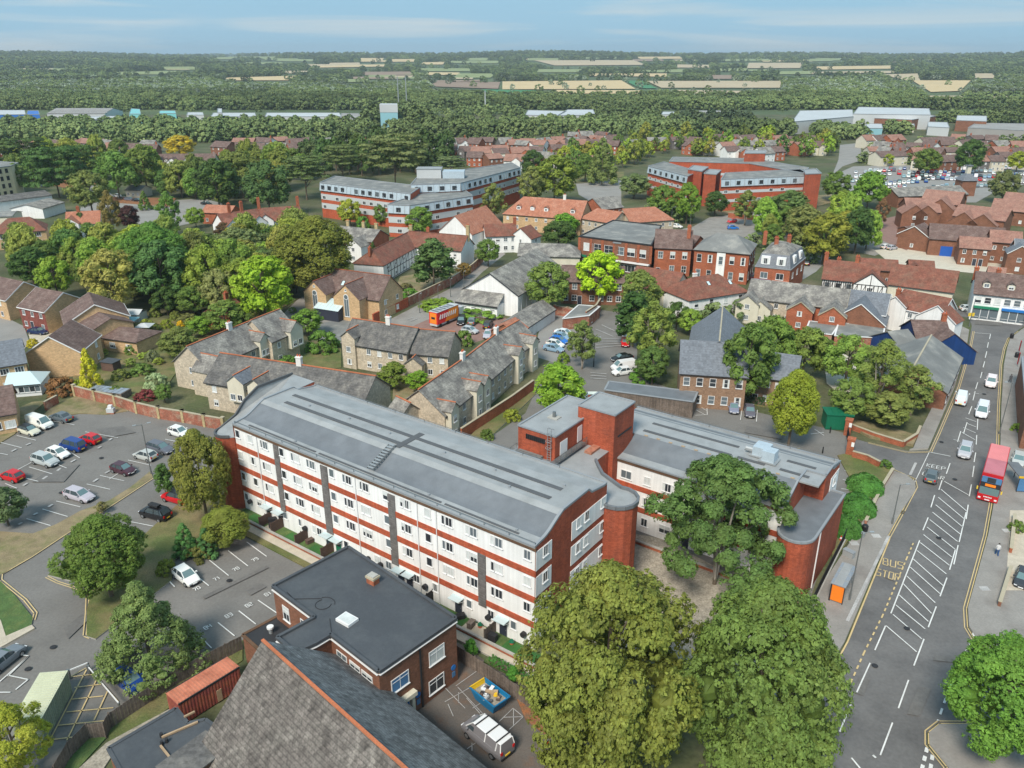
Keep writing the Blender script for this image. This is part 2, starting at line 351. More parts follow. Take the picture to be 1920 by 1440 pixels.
def obj(name, me, parent=None, loc=None, rz=0, col=None, **tags):
 o = bpy.data.objects.new(name, me); C.objects.link(o)
 if parent: o.parent = parent
 if loc is not None: o.location = loc
 if rz: o.rotation_euler = (0,0, rz)
 if col: o.color = (*col, 1)
 for k, v in tags.items():
  if v: o[k] = v
 return o
def thing(name, label, category, loc=(0,0,0), rz=0, group=None):
 o = obj(name, None, None, loc, rz, label=label, category=category, group=group); o.empty_display_size = .5; return o
def copy_tree(o, parent=None):
 c = o.copy(); C.objects.link(c); c.parent = parent
 for ch in o.children: copy_tree(ch, c)
 return c
def PX(pts, z=0): return [G(x, y, z) for x, y in pts]
_lvl = [0.010]
def sheet(name, pts, m, z=None, kind='structure', world=False):
 """a flat ground layer; each new sheet lies a few millimetres above the one before"""
 if z is None: _lvl[0] += .004; z = _lvl[0]
 P = pts if world else PX(pts)
 b = MB(); b.prism(P, z - .003, z, m); return b.build(name, kind=kind)
def slab(name, pts, m, h=.12, world=False, kind='structure', z0=-.05, edge=None):
 P = pts if world else PX(pts)
 _lvl[0] += .001
 b = MB(); b.prism(P, z0, h + _lvl[0], edge or m, m); return b.build(name, kind=kind)
def lerp(a, b, t): return a + (b - a) * t
def line_mesh(b, P, wid, m, z, dash=None, off=0):
 for i in range(len(P) - 1):
  p, q = Vector(P[i]), Vector(P[i + 1]); p = Vector((p.x, p.y, z)); q = Vector((q.x, q.y, z)); L = (q - p).length
  if L < 1e-4: continue
  d = (q - p) / L; n = Vector((-d.y, d.x, 0));
  if off: p = p + n * off; q = q + n * off
  segs = [(0, L)]
  if dash:
   segs = []; t = 0
   while t < L: segs.append((t, min(L, t + dash[0]))); t += sum(dash)
  for a, c in segs:
   A, B = p + d * a, p + d * c
   b.face([A - n * wid / 2, B - n * wid / 2, B + n * wid / 2, A + n * wid / 2], m)
# 7-segment-like stroke lettering for painted numbers and road words
GL = {'0': [(0,0,1,0),(1,0,1,2),(1,2,0,2),(0,2,0,0)], '1': [(.5,0,.5,2),(.1,1.6,.5,2)], '2': [(0,2,1,2),(1,2,1,1),(1,1,0,1),(0,1,0,0),(0,0,1,0)], '3': [(0,2,1,2),(1,2,1,0),(0,1,1,1),(0,0,1,0)],
      '4': [(0,2,0,1),(0,1,1,1),(1,2,1,0)], '5': [(1,2,0,2),(0,2,0,1),(0,1,1,1),(1,1,1,0),(1,0,0,0)], '6': [(1,2,0,2),(0,2,0,0),(0,0,1,0),(1,0,1,1),(1,1,0,1)], '7': [(0,2,1,2),(1,2,.4,0)],
      '8': [(0,0,1,0),(1,0,1,2),(1,2,0,2),(0,2,0,0),(0,1,1,1)], '9': [(0,0,1,0),(1,0,1,2),(1,2,0,2),(0,2,0,1),(0,1,1,1)],
      'B': [(0,0,0,2),(0,2,.8,2),(.8,2,.9,1.1),(0,1,.9,1),(.9,1,1,.1),(0,0,1,0)], 'U': [(0,2,0,0),(0,0,1,0),(1,0,1,2)], 'S': [(1,2,0,2),(0,2,0,1),(0,1,1,1),(1,1,1,0),(1,0,0,0)],
      'T': [(0,2,1,2),(.5,2,.5,0)], 'O': [(0,0,1,0),(1,0,1,2),(1,2,0,2),(0,2,0,0)], 'P': [(0,0,0,2),(0,2,1,2),(1,2,1,1),(1,1,0,1)], 'K': [(0,0,0,2),(1,2,0,1),(0,1,1,0)], 'E': [(1,0,0,0),(0,0,0,2),(0,2,1,2),(0,1,.8,1)],
      'L': [(0,2,0,0),(0,0,1,0)], 'C': [(1,0,0,0),(0,0,0,2),(0,2,1,2)], 'A': [(0,0,.5,2),(.5,2,1,0),(.2,.9,.8,.9)], 'R': [(0,0,0,2),(0,2,1,2),(1,2,1,1),(1,1,0,1),(.4,1,1,0)], 'Y': [(0,2,.5,1),(1,2,.5,1),(.5,1,.5,0)]}
def text_mesh(b, s, org, ex, ey, wid, m, z):
 """org: lower-left; ex, ey: world vectors of one glyph width and half a glyph height"""
 for k, ch in enumerate(s):
  o = org + ex * (1.45 * k)
  for x0, y0, x1, y1 in GL.get(ch, []):
   p = o + ex * x0 + ey * y0; q = o + ex * x1 + ey * y1
   line_mesh(b, [p, q], wid, m, z)
# ------------------------------------------------------------------ trees
def quads_mesh(name, P, Nn, size, mats, rng, extra=None, aspect=.62, zs=1.0):
 n = len(P); t = rng.normal(size=(n, 3)); t -= (t * Nn).sum(1, keepdims=True) * Nn; t /= np.linalg.norm(t, axis=1, keepdims=True) + 1e-9
 b = np.cross(Nn, t); s = size * rng.uniform(.6,1.35,(n, 1))
 k = np.array([1,1,1 / zs]); V = np.stack([P - t * s * k, P - b * s * aspect * k, P + t * s * k, P + b * s * aspect * k],1).reshape(-1,3)
 F = np.arange(4 * n).reshape(-1,4); mi = np.zeros(n, int)
 V = V.tolist(); F = F.tolist(); mi = mi.tolist()
 if extra:
  o = len(V); V += [list(p) for p in extra.v]; F += [[i + o for i in f] for f in extra.f]; mi += [1 if len(mats) > 1 else 0] * len(extra.f)
 me = bpy.data.meshes.new(name); me.from_pydata(V, [], F)
 for m in mats: me.materials.append(M[m])
 me.polygons.foreach_set('material_index', mi); me.update(); return me
CORE = []
def core_mb(q0=.8):
 """opaque blob added inside each bough against see-through gaps and light leaks"""
 b = MB()
 for c, r, rz in CORE:
  r, rz = r * q0, rz * q0
  i = len(b.v); R_ = []
  for la in (-.95,-.3,.35,.95):
   for k in range(7): a = k * .8976 + la; q = 1 + .12 * math.sin(k * 5 + la * 9); R_.append((c[0] + r * q * math.cos(la) * math.cos(a), c[1] + r * q * math.cos(la) * math.sin(a), min(1, max(.01, c[2] + rz * q * math.sin(la)))))
  b.v += R_ + [(c[0], c[1], min(1, c[2] + rz))]
  for j in range(3):
   for k in range(7): b.f.append((i + j * 7 + k, i + j * 7 + (k + 1) % 7, i + (j + 1) * 7 + (k + 1) % 7, i + (j + 1) * 7 + k)); b.m.append(0)
  for k in range(7): b.f.append((i + 21 + k, i + 21 + (k + 1) % 7, i + 28)); b.m.append(0)
 return b
def unit(a): return a / (np.linalg.norm(a, axis=-1, keepdims=True) + 1e-9)
def crown_pts(kind, nb, nt, nl, rng, tr=.085):
 """leaf positions and normals in a unit crown (radius 1, z 0..1): nb boughs, each with nt tufts, each with nl leaves"""
 P = []; Q = []; CORE.clear(); ctr = np.array([0,0,.42]); off = rng.uniform(0,6)
 for i in range(nb):
  zf = (i + .5) / nb; ang = off + i * 2.399963 + rng.uniform(-.4,.4); fz = .38
  if kind == 'round': z = .12 + zf * .80; r = max(0,1 - abs(2 * zf - .85) ** 2.3) ** .5 * rng.uniform(.52,.74); R_ = rng.uniform(.24,.40) * (1 if zf < .85 else .8)
  elif kind == 'wide': z = .14 + zf * .72; r = max(0,1 - zf ** 2.4) ** .5 * rng.uniform(.5,.78); R_ = rng.uniform(.22,.38)
  elif kind == 'loose': z = .12 + zf * .82; r = max(0,1 - abs(2 * zf - .8) ** 2) ** .5 * rng.uniform(.2,.84); R_ = rng.uniform(.14,.27)
  elif kind == 'pine': z = .10 + .82 * zf; r = max(.05,1 - abs(2 * zf - .7) ** 2.4) ** .5 * rng.uniform(.3,1.0); R_ = rng.uniform(.11,.23); fz = .4
  elif kind == 'cone': z = .05 + .9 * zf ** 1.2; r = (1 - zf) ** .75 * rng.uniform(.62,.88); R_ = .08 + .22 * (1 - zf) * rng.uniform(.7,1.15); fz = .34
  elif kind == 'column': z = .07 + zf * .84; r = (1 - zf ** 4) * rng.uniform(.42,.66); R_ = rng.uniform(.26,.42); fz = .3
  elif kind == 'cedar': lay = [.18,.36,.52,.67,.80,.92][i % 6]; z = lay + rng.uniform(-.03,.03); r = (1.0 - .6 * max(0, lay - .45)) * math.sqrt(rng.uniform(.06,1)) * .82; R_ = rng.uniform(.16,.30); fz = .10
  else: z = .72 * zf; r = max(0,1 - zf ** 2) ** .5 * rng.uniform(.66,.78); R_ = rng.uniform(.18,.27)
  c = np.array([math.cos(ang) * r, math.sin(ang) * r, z]); od = unit((c - ctr) * np.array([1,1,1.3]))
  CORE.append((c, R_ * .86, R_ * fz * .95))
  d = unit(rng.normal(size=(nt, 3)) + od * .85 + np.array([0,0,.35]))
  tc = c + d * np.array([R_, R_, R_ * fz * 1.15]) * rng.uniform(.72,1.06,(nt, 1))
  tl = rng.uniform(.7,1.3,(nt, 1,1)) * tr
  n = unit(rng.normal(size=(nt, nl, 3)) + d[:, None] * .6 + np.array([0,0,.5]))
  p = tc[:, None] + n * tl * np.array([1,1, {'round': .4, 'loose': .4, 'cone': .35, 'column': .3, 'cedar': .25, 'shrub': .8}.get(kind, .5)]) * rng.uniform(.35,1.05,(nt, nl, 1))
  q = unit(n * .8 + d[:, None] * .55 + rng.normal(size=(nt, nl, 3)) * .22 + np.array([0,0,.25]))
  P.append(p.reshape(-1,3)); Q.append(q.reshape(-1,3))
 P = np.concatenate(P); Q = np.concatenate(Q); P[:, 2] = np.clip(P[:, 2],.0,1.02); return P, Q
def trunk_mb(limbs=True, rng=None, full=.8, r=.055):
 b = MB(); b.tube((0,0,0),(0,0,.42), r, r * .72, 'bark', 8); b.tube((0,0,.42),(.02,.01, full), r * .72, r * .2, 'bark', 6)
 if limbs:
  for k in range(6):
   a = k * 1.05 + rng.uniform(-.3,.3); z = .28 + .09 * k; rr = .62 - .06 * k
   b.tube((0,0, z),(math.cos(a) * rr, math.sin(a) * rr, z + .22), r * .42, r * .12, 'bark', 5)
 return b
PROTO = {}
def protos():
 #        kind, level, leaf size, boughs, tufts per bough, leaves per tuft, tuft radius
 for i, (k, lod, sz, nb, nt, nl, tr) in enumerate([('round', 'near', .0195,42,118,15,.05),('loose', 'near', .019,46,55,13,.055),('pine', 'near', .02,58,78,13,.055),('cone', 'near', .021,60,55,12,.06),
   ('round', 'mid', .042,24,34,11,.095),('wide', 'mid', .042,24,32,11,.095),('loose', 'mid', .038,34,20,10,.085),('cone', 'mid', .038,44,18,10,.085),('column', 'mid', .06,26,20,10,.12),('cedar', 'mid', .036,60,16,10,.09),('shrub', 'mid', .05,22,18,9,.10)]):
  rng = np.random.default_rng(11 + i); P, Q = crown_pts(k, nb, nt, nl, rng, tr); PROTO[k, lod] = quads_mesh('crown', P, Q, sz, ['foliage'], rng, extra=core_mb(.45 if lod == 'near' else .82) if k not in ('cedar',) else None, zs={'round': 2.1, 'column': 2.6, 'cone': 2.1, 'loose': 2.1, 'wide': 1.5, 'pine': 1.6, 'cedar': .9}.get(k, 1))
 for i, k in enumerate(['round', 'wide', 'cone', 'loose']):
  rng = np.random.default_rng(40 + i); P, Q = crown_pts(k, 16,10,6, rng, .13)
  P = P * np.array([1,1,.86]) + np.array([0,0,.14]); b = MB(); b.tube((0,0,0),(0,0,.6),.06,.03, 'bark', 5)
  PROTO[k, 'far'] = quads_mesh('tree', P, Q, .12,['foliage', 'bark'], rng, b, zs=2)
 rng = np.random.default_rng(77); PROTO['trunk'] = trunk_mb(True, rng).mesh('trunk')
 rng = np.random.default_rng(78); b = trunk_mb(True, rng, .9,.04)
 for s in range(3):
  a = s * 2.1; b.tube((0,0,.02),(math.cos(a) * .25, math.sin(a) * .25,.75),.03,.012, 'birch_bark', 6)
 PROTO['multi'] = b.mesh('trunk')
 rng = np.random.default_rng(79); PROTO['pole'] = trunk_mb(False, rng, .95,.04).mesh('trunk')
protos()
FK = 1.75
TREES = []     # (x, y, radius) footprints
def tree(cx, cy, rx, kind='round', asp=1.15, col=(.11,.17,.045), label=None, group=None, cat='tree', name=None, clear=None, gz=0, lod=None, cb=None):
 """cx, cy: the crown's centre in the photograph, rx: half its width there (pixels)"""
 hc = 6.0
 rx = rx * (1.06 if kind in ('round', 'shrub') else 1.0)
 for _ in range(6):
  s = scale_at(cx, cy, hc + gz); r = rx * s; Hh = 2 * r * asp; c0 = (.18 if clear is None else clear) * Hh if kind not in ('shrub',) else 0
  hc = c0 + (Hh - c0) * .5
 p = G(cx, cy, hc + gz)
 return tree_at(p.x, p.y, r, Hh, kind, col, label, group, cat, name, c0, gz, lod or ('near' if rx > 62 else 'mid'))
def tree_at(x, y, r, Hh, kind, col, label, group, cat, name, c0, gz, lod):
 if (kind, lod) not in PROTO: lod = 'mid'
 nm = name or {'cone': 'conifer_tree', 'cedar': 'cedar_tree', 'shrub': 'shrub', 'column': 'column_tree', 'loose': 'birch_tree'}.get(kind, 'broadleaf_tree')
 rot = R.uniform(0,6.28); TREES.append((x, y, r))
 t = thing(nm, label, cat, (x, y, gz), rot, group)
 j = lambda c: tuple(max(.005, q * FK * w_ * R.uniform(.95,1.05)) for q, w_ in zip(c, (1.04,1.0,.72)))
 cr = obj('crown', PROTO[kind, lod], t, (0,0, c0),0, j(col)); cr.scale = (r, r * R.uniform(.92,1.06), Hh - c0)
 if kind != 'shrub':
  tk = obj('trunk', PROTO['multi' if kind in ('loose', 'pine') else 'pole' if kind in ('cone', 'column') else 'trunk'], t); tk.scale = (min(r, 6), min(r, 6), Hh)
 return t
def far_tree(x, y, r, Hh, kind, col, label, group, gz=0, cat='tree', name='broadleaf_tree'):
 o = obj(name, PROTO[kind, 'far'], None, (x, y, gz), R.uniform(0,6.28), tuple(q * FK * w_ for q, w_ in zip(col, (1.04,1.0,.72))), label=label, category=cat, group=group); o.scale = (r, r, Hh); return o
def inpoly(x, y, P):
 c = False; n = len(P); j = n - 1
 for i in range(n):
  if (P[i][1] > y) != (P[j][1] > y) and x < (P[j][0] - P[i][0]) * (y - P[i][1]) / (P[j][1] - P[i][1]) + P[i][0]: c = not c
  j = i
 return c
def nuance(c, r, rm, fx, fy, base):
 lum = .3 * c[0] + .6 * c[1]; tone = 'yellow-green' if c[0] > .85 * c[1] and lum > .12 else 'very dark' if lum < .062 else 'dark green' if lum < .085 else 'mid-green' if lum < .12 else 'light green'
 side = ['far-left', 'left', 'right', 'far-right'][min(3, int(fx * 4))]; dep = ['rear', 'middle', 'front'][min(2, int(fy * 3))]
 return '%s %s %s, %s %s part' % ('large' if r > (rm[0] + rm[1]) / 2 else 'small', tone, base, dep, side)
OCC = []       # px polygons of roads and building grounds that stay free of filler trees
def fill_trees(poly, n, label, group, rm=(3.2,6), cols=None, kinds=('round', 'round', 'wide'), asp=1.25, gap=.62, lodmid=False):
 xs = [p[0] for p in poly]; ys = [p[1] for p in poly]; k = 0; tries = 0; base_label = label
 cols = cols or [(.085,.13,.035),(.12,.175,.04),(.155,.19,.05),(.07,.115,.04),(.17,.22,.045)]
 while k < n and tries < n * 60:
  tries += 1; x = R.uniform(min(xs), max(xs)); y = R.uniform(min(ys), max(ys))
  if not inpoly(x, y, poly) or any(inpoly(x, y, q) for q in OCC): continue
  p = G(x, y); r = R.uniform(*rm)
  if any((p.x - a) ** 2 + (p.y - b) ** 2 < ((r + c) * gap) ** 2 for a, b, c in TREES): continue
  if any(abs(p.x - a) < c + r * .5 and abs(p.y - b) < c + r * .5 for a, b, c in BLD): continue
  TREES.append((p.x, p.y, r)); kd = R.choice(kinds); c = R.choice(cols); label = nuance(c, r, rm, (x - min(xs)) / (max(xs) - min(xs)),(y - min(ys)) / (max(ys) - min(ys)), base_label); c = tuple(q * R.uniform(.85,1.15) for q in c)
  if lodmid: tree_at(p.x, p.y, r, 2 * r * asp * R.uniform(.85,1.2), kd, c, label, group, 'tree', None, r * .3,0, 'mid')
  else: far_tree(p.x, p.y, r, 2 * r * asp * R.uniform(.85,1.2), kd, c, label, group)
  k += 1
BLD = []
# ------------------------------------------------------------------ windows, doors
_wc = {}
def win_meshes(w, h, style, pane):
 k = (round(w, 2), round(h, 2), style, pane)
 if k in _wc: return _wc[k]
 b = MB(); f = 'white_paint' if style != 'dark' else 'plastic_black'; t = .07 if style != 'sash' else .06; d0, d1 = -.03,.06
 # local frame: x across, z up, -y outward
 b.box(-w/2 - .02, w/2 + .02,-d1,-d0,0, t, f); b.box(-w/2 - .02, w/2 + .02,-d1,-d0, h - t, h, f)
 b.box(-w/2 - .02,-w/2 + t, -d1,-d0, t, h - t, f); b.box(w/2 - t, w/2 + .02,-d1,-d0, t, h - t, f)
 if style in ('two', 'dark') and w > .7: b.box(-.03,.03,-d1 + .01,-d0, t, h - t, f)
 if style == 'three': [b.box(x - .03, x + .03,-d1 + .01,-d0, t, h - t, f) for x in (-w/6, w/6)]
 if style in ('sash', 'cross'): b.box(-w/2 + t, w/2 - t, -d1 + .01,-d0, h * .5 - .03, h * .5 + .03, f)
 if style == 'cross': b.box(-.03,.03,-d1 + .012,-d0, t, h - t, f)
 if style == 'top': b.box(-.03,.03,-d1 + .012,-d0, t, h - t, f); b.box(-w/2 + t, w/2 - t, -d1 + .01,-d0, h * .72 - .03, h * .72 + .03, f)
 b.box(-w/2 - .08, w/2 + .08,-.13,.0,-.07,0, f)
 p = MB(); X = w / 2 - t * .5
 if pane == 'blind': p.box(-X, X, -.025,-.015, t * .5, h * .5, 'glass'); p.box(-X, X, -.03,-.015, h * .5, h - t * .5, 'curtain')
 elif pane == 'drapes': p.box(-X * .5, X * .5,-.025,-.015, t * .5, h - t * .5, 'glass'); p.box(-X, -X * .5,-.03,-.015, t * .5, h - t * .5, 'curtain'); p.box(X * .5, X, -.03,-.015, t * .5, h - t * .5, 'curtain')
 else: p.box(-X, X, -.025,-.015, t * .5, h - t * .5, pane)
 _wc[k] = (b.mesh('window'), p.mesh('pane')); return _wc[k]
def window(root, x, y, z, ang, w=.9, h=1.1, style='two', pane=None, T=None):
 pane = pane or R.choice(['glass', 'glass', 'glass_mid', 'glass_mid', 'curtain', 'blind', 'drapes'])
 f, p = win_meshes(w, h, style, pane)
 o = obj('window', f, root, (x, y, z), ang); obj('pane', p, o); return o
_dc = {}
def door(root, x, y, z, ang, w=.95, h=2.05, m='door_dark'):
 k = (w, h, m)
 if k not in _dc:
  b = MB(); b.box(-w/2, w/2,-.05,.02,0, h, m); b.box(-w/2 - .07, w/2 + .07,-.03,.02, h, h + .08, 'white_paint'); b.box(-w/2 - .07,-w/2,-.03,.02,0, h, 'white_paint'); b.box(w/2, w/2 + .07,-.03,.02,0, h, 'white_paint')
  b.box(-w * .25, w * .25,-.06,-.05, h * .62, h * .86, 'glass'); h_ = MB(); h_.box(w * .33, w * .4,-.1,-.05, h * .45, h * .5, 'metal_grey'); _dc[k] = (b.mesh('door'), h_.mesh('handle'))
 o = obj('door', _dc[k][0], root, (x, y, z), ang); obj('handle', _dc[k][1], o); return o
_cc = {}
def chimney_mesh(m, h, sx, sy, pots=2):
 k = (m, round(h, 1), sx, sy, pots)
 if k not in _cc:
  b = MB(); b.box(-sx/2, sx/2,-sy/2, sy/2,-1.2, h - .25, m); b.box(-sx/2 - .08, sx/2 + .08,-sy/2 - .08, sy/2 + .08, h - .25, h - .08, m); b.box(-sx/2, sx/2,-sy/2, sy/2, h - .08, h, m)
  for i in range(pots): x = (i - (pots - 1) / 2) * sx / max(1, pots) * .9; b.tube((x, 0, h),(x, 0, h + .35),.12,.1, 'clay_pot', 8)
  _cc[k] = b.mesh('chimney')
 return _cc[k]
# ------------------------------------------------------------------ houses
def roof_gable(b, x0, x1, yf, yb, ze, zr, m, ov=.3, th=.14, hip=(0,0), vg=None, ridge=None, ea=None):
 """two slopes with real thickness. ridge on y=0; yf < 0 is the front eave, yb > 0 the back one"""
 sf = (zr - ze) / -yf; sb = (zr - ze) / yb
 X0, X1 = x0 - (ov if not hip[0] else ov), x1 + (ov if not hip[1] else ov)
 rx0 = X0 + hip[0]; rx1 = X1 - hip[1]
 F = yf - ov; zf = ze - sf * ov; B = yb + ov; zb = ze - sb * ov; u = th
 b.face([(X0, F, zf + u),(X1, F, zf + u),(rx1,0, zr + u),(rx0,0, zr + u)], m)
 b.face([(X1, B, zb + u),(X0, B, zb + u),(rx0,0, zr + u),(rx1,0, zr + u)], m)
 b.face([(X1, F, zf),(X0, F, zf),(rx0,0, zr),(rx1,0, zr)], m); b.face([(X0, B, zb),(X1, B, zb),(rx1,0, zr),(rx0,0, zr)], m)
 b.face([(X0, F, zf),(X1, F, zf),(X1, F, zf + u),(X0, F, zf + u)], vg or m); b.face([(X1, B, zb),(X0, B, zb),(X0, B, zb + u),(X1, B, zb + u)], vg or m)
 for s, (X, rx, h) in enumerate(((X0, rx0, hip[0]),(X1, rx1, hip[1]))):
  if h:
   p = [(X, B, zb + u),(X, F, zf + u),(rx, 0, zr + u)]; b.face(p if s == 0 else p[::-1], m)
   p = [(X, B, zb),(X, F, zf),(X, F, zf + u),(X, B, zb + u)]; b.face(p, vg or m)
  else:
   for (Y, zz) in ((F, zf),(B, zb)):
    b.face([(X, Y, zz),(X, 0, zr),(X, 0, zr + u),(X, Y, zz + u)], vg or m)
   if vg:
    d = -.03 if s == 0 else .03
    for (Y, zz) in ((F, zf),(B, zb)): b.bar((X + d, Y, zz + .02),(X + d, 0, zr + .02),.05,.2, vg)
 if ridge: b.bar((rx0,0, zr + u + .05),(rx1,0, zr + u + .05),.26,.12, ridge)
 if ridge:
  for s, (X, rx, h) in enumerate(((X0, rx0, hip[0]),(X1, rx1, hip[1]))):
   if h: [b.bar((X, Y, zz + u),(rx, 0, zr + u + .04),.22,.1, ridge) for Y, zz in ((F, zf),(B, zb))]
 g = 'white_paint' if vg == 'white_paint' else 'plastic_black'
 b.box(X0 + .1, X1 - .1, F - .1, F + .003, zf - .02, zf + .09, g)
def walls_gable(b, x0, x1, yf, yb, ze, zr, m, hip=(0,0)):
 for X, h in ((x0, hip[0]),(x1, hip[1])):
  b.face([(X, yb, 0),(X, yf, 0),(X, yf, ze)] + ([] if h else [(X, 0, zr)]) + [(X, yb, ze)], m)
 b.face([(x0, yf, 0),(x1, yf, 0),(x1, yf, ze),(x0, yf, ze)], m); b.face([(x1, yb, 0),(x0, yb, 0),(x0, yb, ze),(x1, yb, ze)], m)
def house(label, r0, r1, zr, ze, w, roof='grey_tile', wall='stone_block', n=(4,2), e0=0, e1=0, hip=(0,0), chim=(), cross=(), dorm=(), ridge=None, vg=None, group=None, cat='house', name='house', wf=None, nb=2,
          doors=(), ws=(.9,1.1, 'two'), lu=None, cm='chimney_white', gz=0, base=None, skyl=(), cont=False, wb=None):
 """r0, r1: photo pixels of the two ridge ends (left then right). lu=True: they are local (u, v) instead"""
 A = LU(*r0, zr) if lu else G(*r0, zr + gz); B = LU(*r1, zr) if lu else G(*r1, zr + gz)
 mid = (A + B) / 2; d = B - A; L = d.length; ang = math.atan2(d.y, d.x)
 t = thing(name, label, cat, (mid.x, mid.y, gz), ang, group)
 x0, x1 = -L / 2, L / 2; yf = -(wf or w / 2); yb = wb or w / 2; ex = .0 if hip[0] or hip[1] else .0
 if hip[0]: x0 -= hip[0]
 if hip[1]: x1 += hip[1]
 BLD.append((mid.x, mid.y, max(w / 2, L / 2 * .8)))
 b = MB(); walls_gable(b, x0, x1, yf, yb, ze, zr, wall, hip); wo = b.build('wall', t)
 if base: bb = MB(); bb.box(x0 - .03, x1 + .03, yf - .03, yb + .03,-.1,.5, base); bb.build('plinth', t)
 b = MB(); roof_gable(b, x0, x1, yf, yb, ze, zr, roof, hip=(hip[0] + .3 if hip[0] else 0, hip[1] + .3 if hip[1] else 0), vg=vg, ridge=ridge); ro = b.build('roof', t)
 sh = ze / max(1, n[1]); ww, wh, st = ws
 busy = [(x0 + (x1 - x0) * c[0], c[1] / 2 + .4) for c in cross]
 dpos = [x0 + (x1 - x0) * q for q in doors]
 for s in range(n[1]):
  z = sh * s + min(.95, sh * .33); hh = min(wh, sh * .5)
  if s == n[1] - 1: z = min(z, ze - hh - .25)
  for i in range(n[0]):
   x = x0 + (x1 - x0) * (i + .5) / n[0]
   if any(abs(x - bx) < bw for bx, bw in busy): continue
   if s == 0 and any(abs(x - q) < .95 for q in dpos): continue
   window(t, x, yf, z, 0, ww, hh, st)
  if nb:
   for i in range(nb): window(t, x0 + (x1 - x0) * (i + .5) / nb, yb, z, math.pi, ww, hh, st)
  if e0: [window(t, x0, yf + (yb - yf) * (i + .5) / e0, z, -math.pi / 2, ww, hh, st) for i in range(e0)]
  if e1: [window(t, x1, yf + (yb - yf) * (i + .5) / e1, z, math.pi / 2, ww, hh, st) for i in range(e1)]
 for q in dpos: door(t, q, yf, 0,0)
 for c in chim:
  x = x0 + (x1 - x0) * c[0]; y = c[1]; h = c[2] if len(c) > 2 else 1.3; mm = c[3] if len(c) > 3 else cm
  zz = zr - (abs(y) * (zr - ze) / (w / 2)); o = obj('chimney', chimney_mesh(mm, h, .95,.6), ro, (x, y, zz))
 for c in cross:
  tt, gw, pr, zg = c[:4]; wm = c[4] if len(c) > 4 else wall; nw = c[5] if len(c) > 5 else 1; zb = c[6] if len(c) > 6 else 0
  cx = x0 + (x1 - x0) * tt; ygf = yf - pr; slope = (zr - ze) / -yf; yback = -(zr - zg) / slope if zg < zr else 0; yback = min(yback + .1,-.1); zge = zg - gw / 2 * max(.75, min(1.1, slope))
  zge = max(zge, ze * .6) if pr > .05 else zge
  b = MB(); b.face([(cx - gw/2, ygf, zb),(cx + gw/2, ygf, zb),(cx + gw/2, ygf, zge),(cx, ygf, zg),(cx - gw/2, ygf, zge)], wm)
  b.face([(cx - gw/2, yback, zb),(cx - gw/2, ygf, zb),(cx - gw/2, ygf, zge),(cx - gw/2, yback, zge)], wm); b.face([(cx + gw/2, ygf, zb),(cx + gw/2, yback, zb),(cx + gw/2, yback, zge),(cx + gw/2, ygf, zge)], wm)
  if zb: b.face([(cx - gw/2, ygf, zb),(cx - gw/2, yf, zb),(cx + gw/2, yf, zb),(cx + gw/2, ygf, zb)], wm)
  gbo = b.build('gable', t); r = MB(); o_ = .22; sl = (zg - zge) / (gw / 2); rm = c[7] if len(c) > 7 else roof
  for s in (-1,1):
   E0 = (cx + s * (gw/2 + o_), ygf - o_, zge - sl * o_ + .1); E1 = (cx + s * (gw/2 + o_), yback, zge - sl * o_ + .1); T0 = (cx, ygf - o_, zg + .1); T1 = (cx, yback, zg + .1)
   dn = lambda p: (p[0], p[1], p[2] - .12)
   r.face([E0, T0, T1, E1] if s < 0 else [T0, E0, E1, T1], rm); r.face([dn(E0), dn(T0), dn(T1), dn(E1)], rm); r.face([E0, T0, dn(T0), dn(E0)], vg or rm); r.face([E0, E1, dn(E1), dn(E0)], rm)
   if vg: r.bar((E0[0], E0[1] - .03, E0[2] - .06),(T0[0], T0[1] - .03, T0[2] - .06),.05,.18, vg)
  if ridge: r.bar((cx, ygf - o_, zg + .14),(cx, yback, zg + .14),.22,.1, ridge)
  r.build('gable_roof', t)
  ns = 2 if (zge > 4 and zb < 1) else 1
  for s in range(ns):
   z = (zb if zb else 0) + (.9 if ns == 2 or zb < 1 else .35) + s * 2.5; z = min(z, zg - 1.7)
   for i in range(nw): window(t, cx + (i - (nw - 1) / 2) * gw / (nw + .3), ygf, z, 0, min(ww * 1.1, gw * .6), wh, 'three' if nw == 1 and gw > 2.2 else st)
 for q in dorm:
  tt = q if not isinstance(q, tuple) else q[0]; cx = x0 + (x1 - x0) * tt; sl = (zr - ze) / -yf; yd = yf * .72; zd = ze + (yd - yf) * sl
  b = MB(); wv = .75; b.box(cx - wv, cx + wv, yd, yd * .2, zd - .1, zd + 1.15, 'cream_render' if roof != 'orange_tile' else 'white_render')
  dd = b.build('dormer', t); r = MB()
  for s in (-1,1): r.face([(cx + s * (wv + .15), yd - .2, zd + 1.1),(cx, yd - .2, zd + 1.85),(cx, yd * .1, zd + 1.85),(cx + s * (wv + .15), yd * .1, zd + 1.1)], roof); r.face([(cx + s * (wv + .15), yd - .2, zd + 1.0),(cx, yd - .2, zd + 1.75),(cx, yd - .2, zd + 1.85),(cx + s * (wv + .15), yd - .2, zd + 1.1)], vg or roof)
  r.face([(cx - wv, yd - .005, zd + 1.15),(cx + wv, yd - .005, zd + 1.15),(cx, yd - .005, zd + 1.8)], 'tile_hung'); r.build('dormer_roof', dd); o = window(dd, cx, yd, zd + .15,0,1.0,.85, 'two')
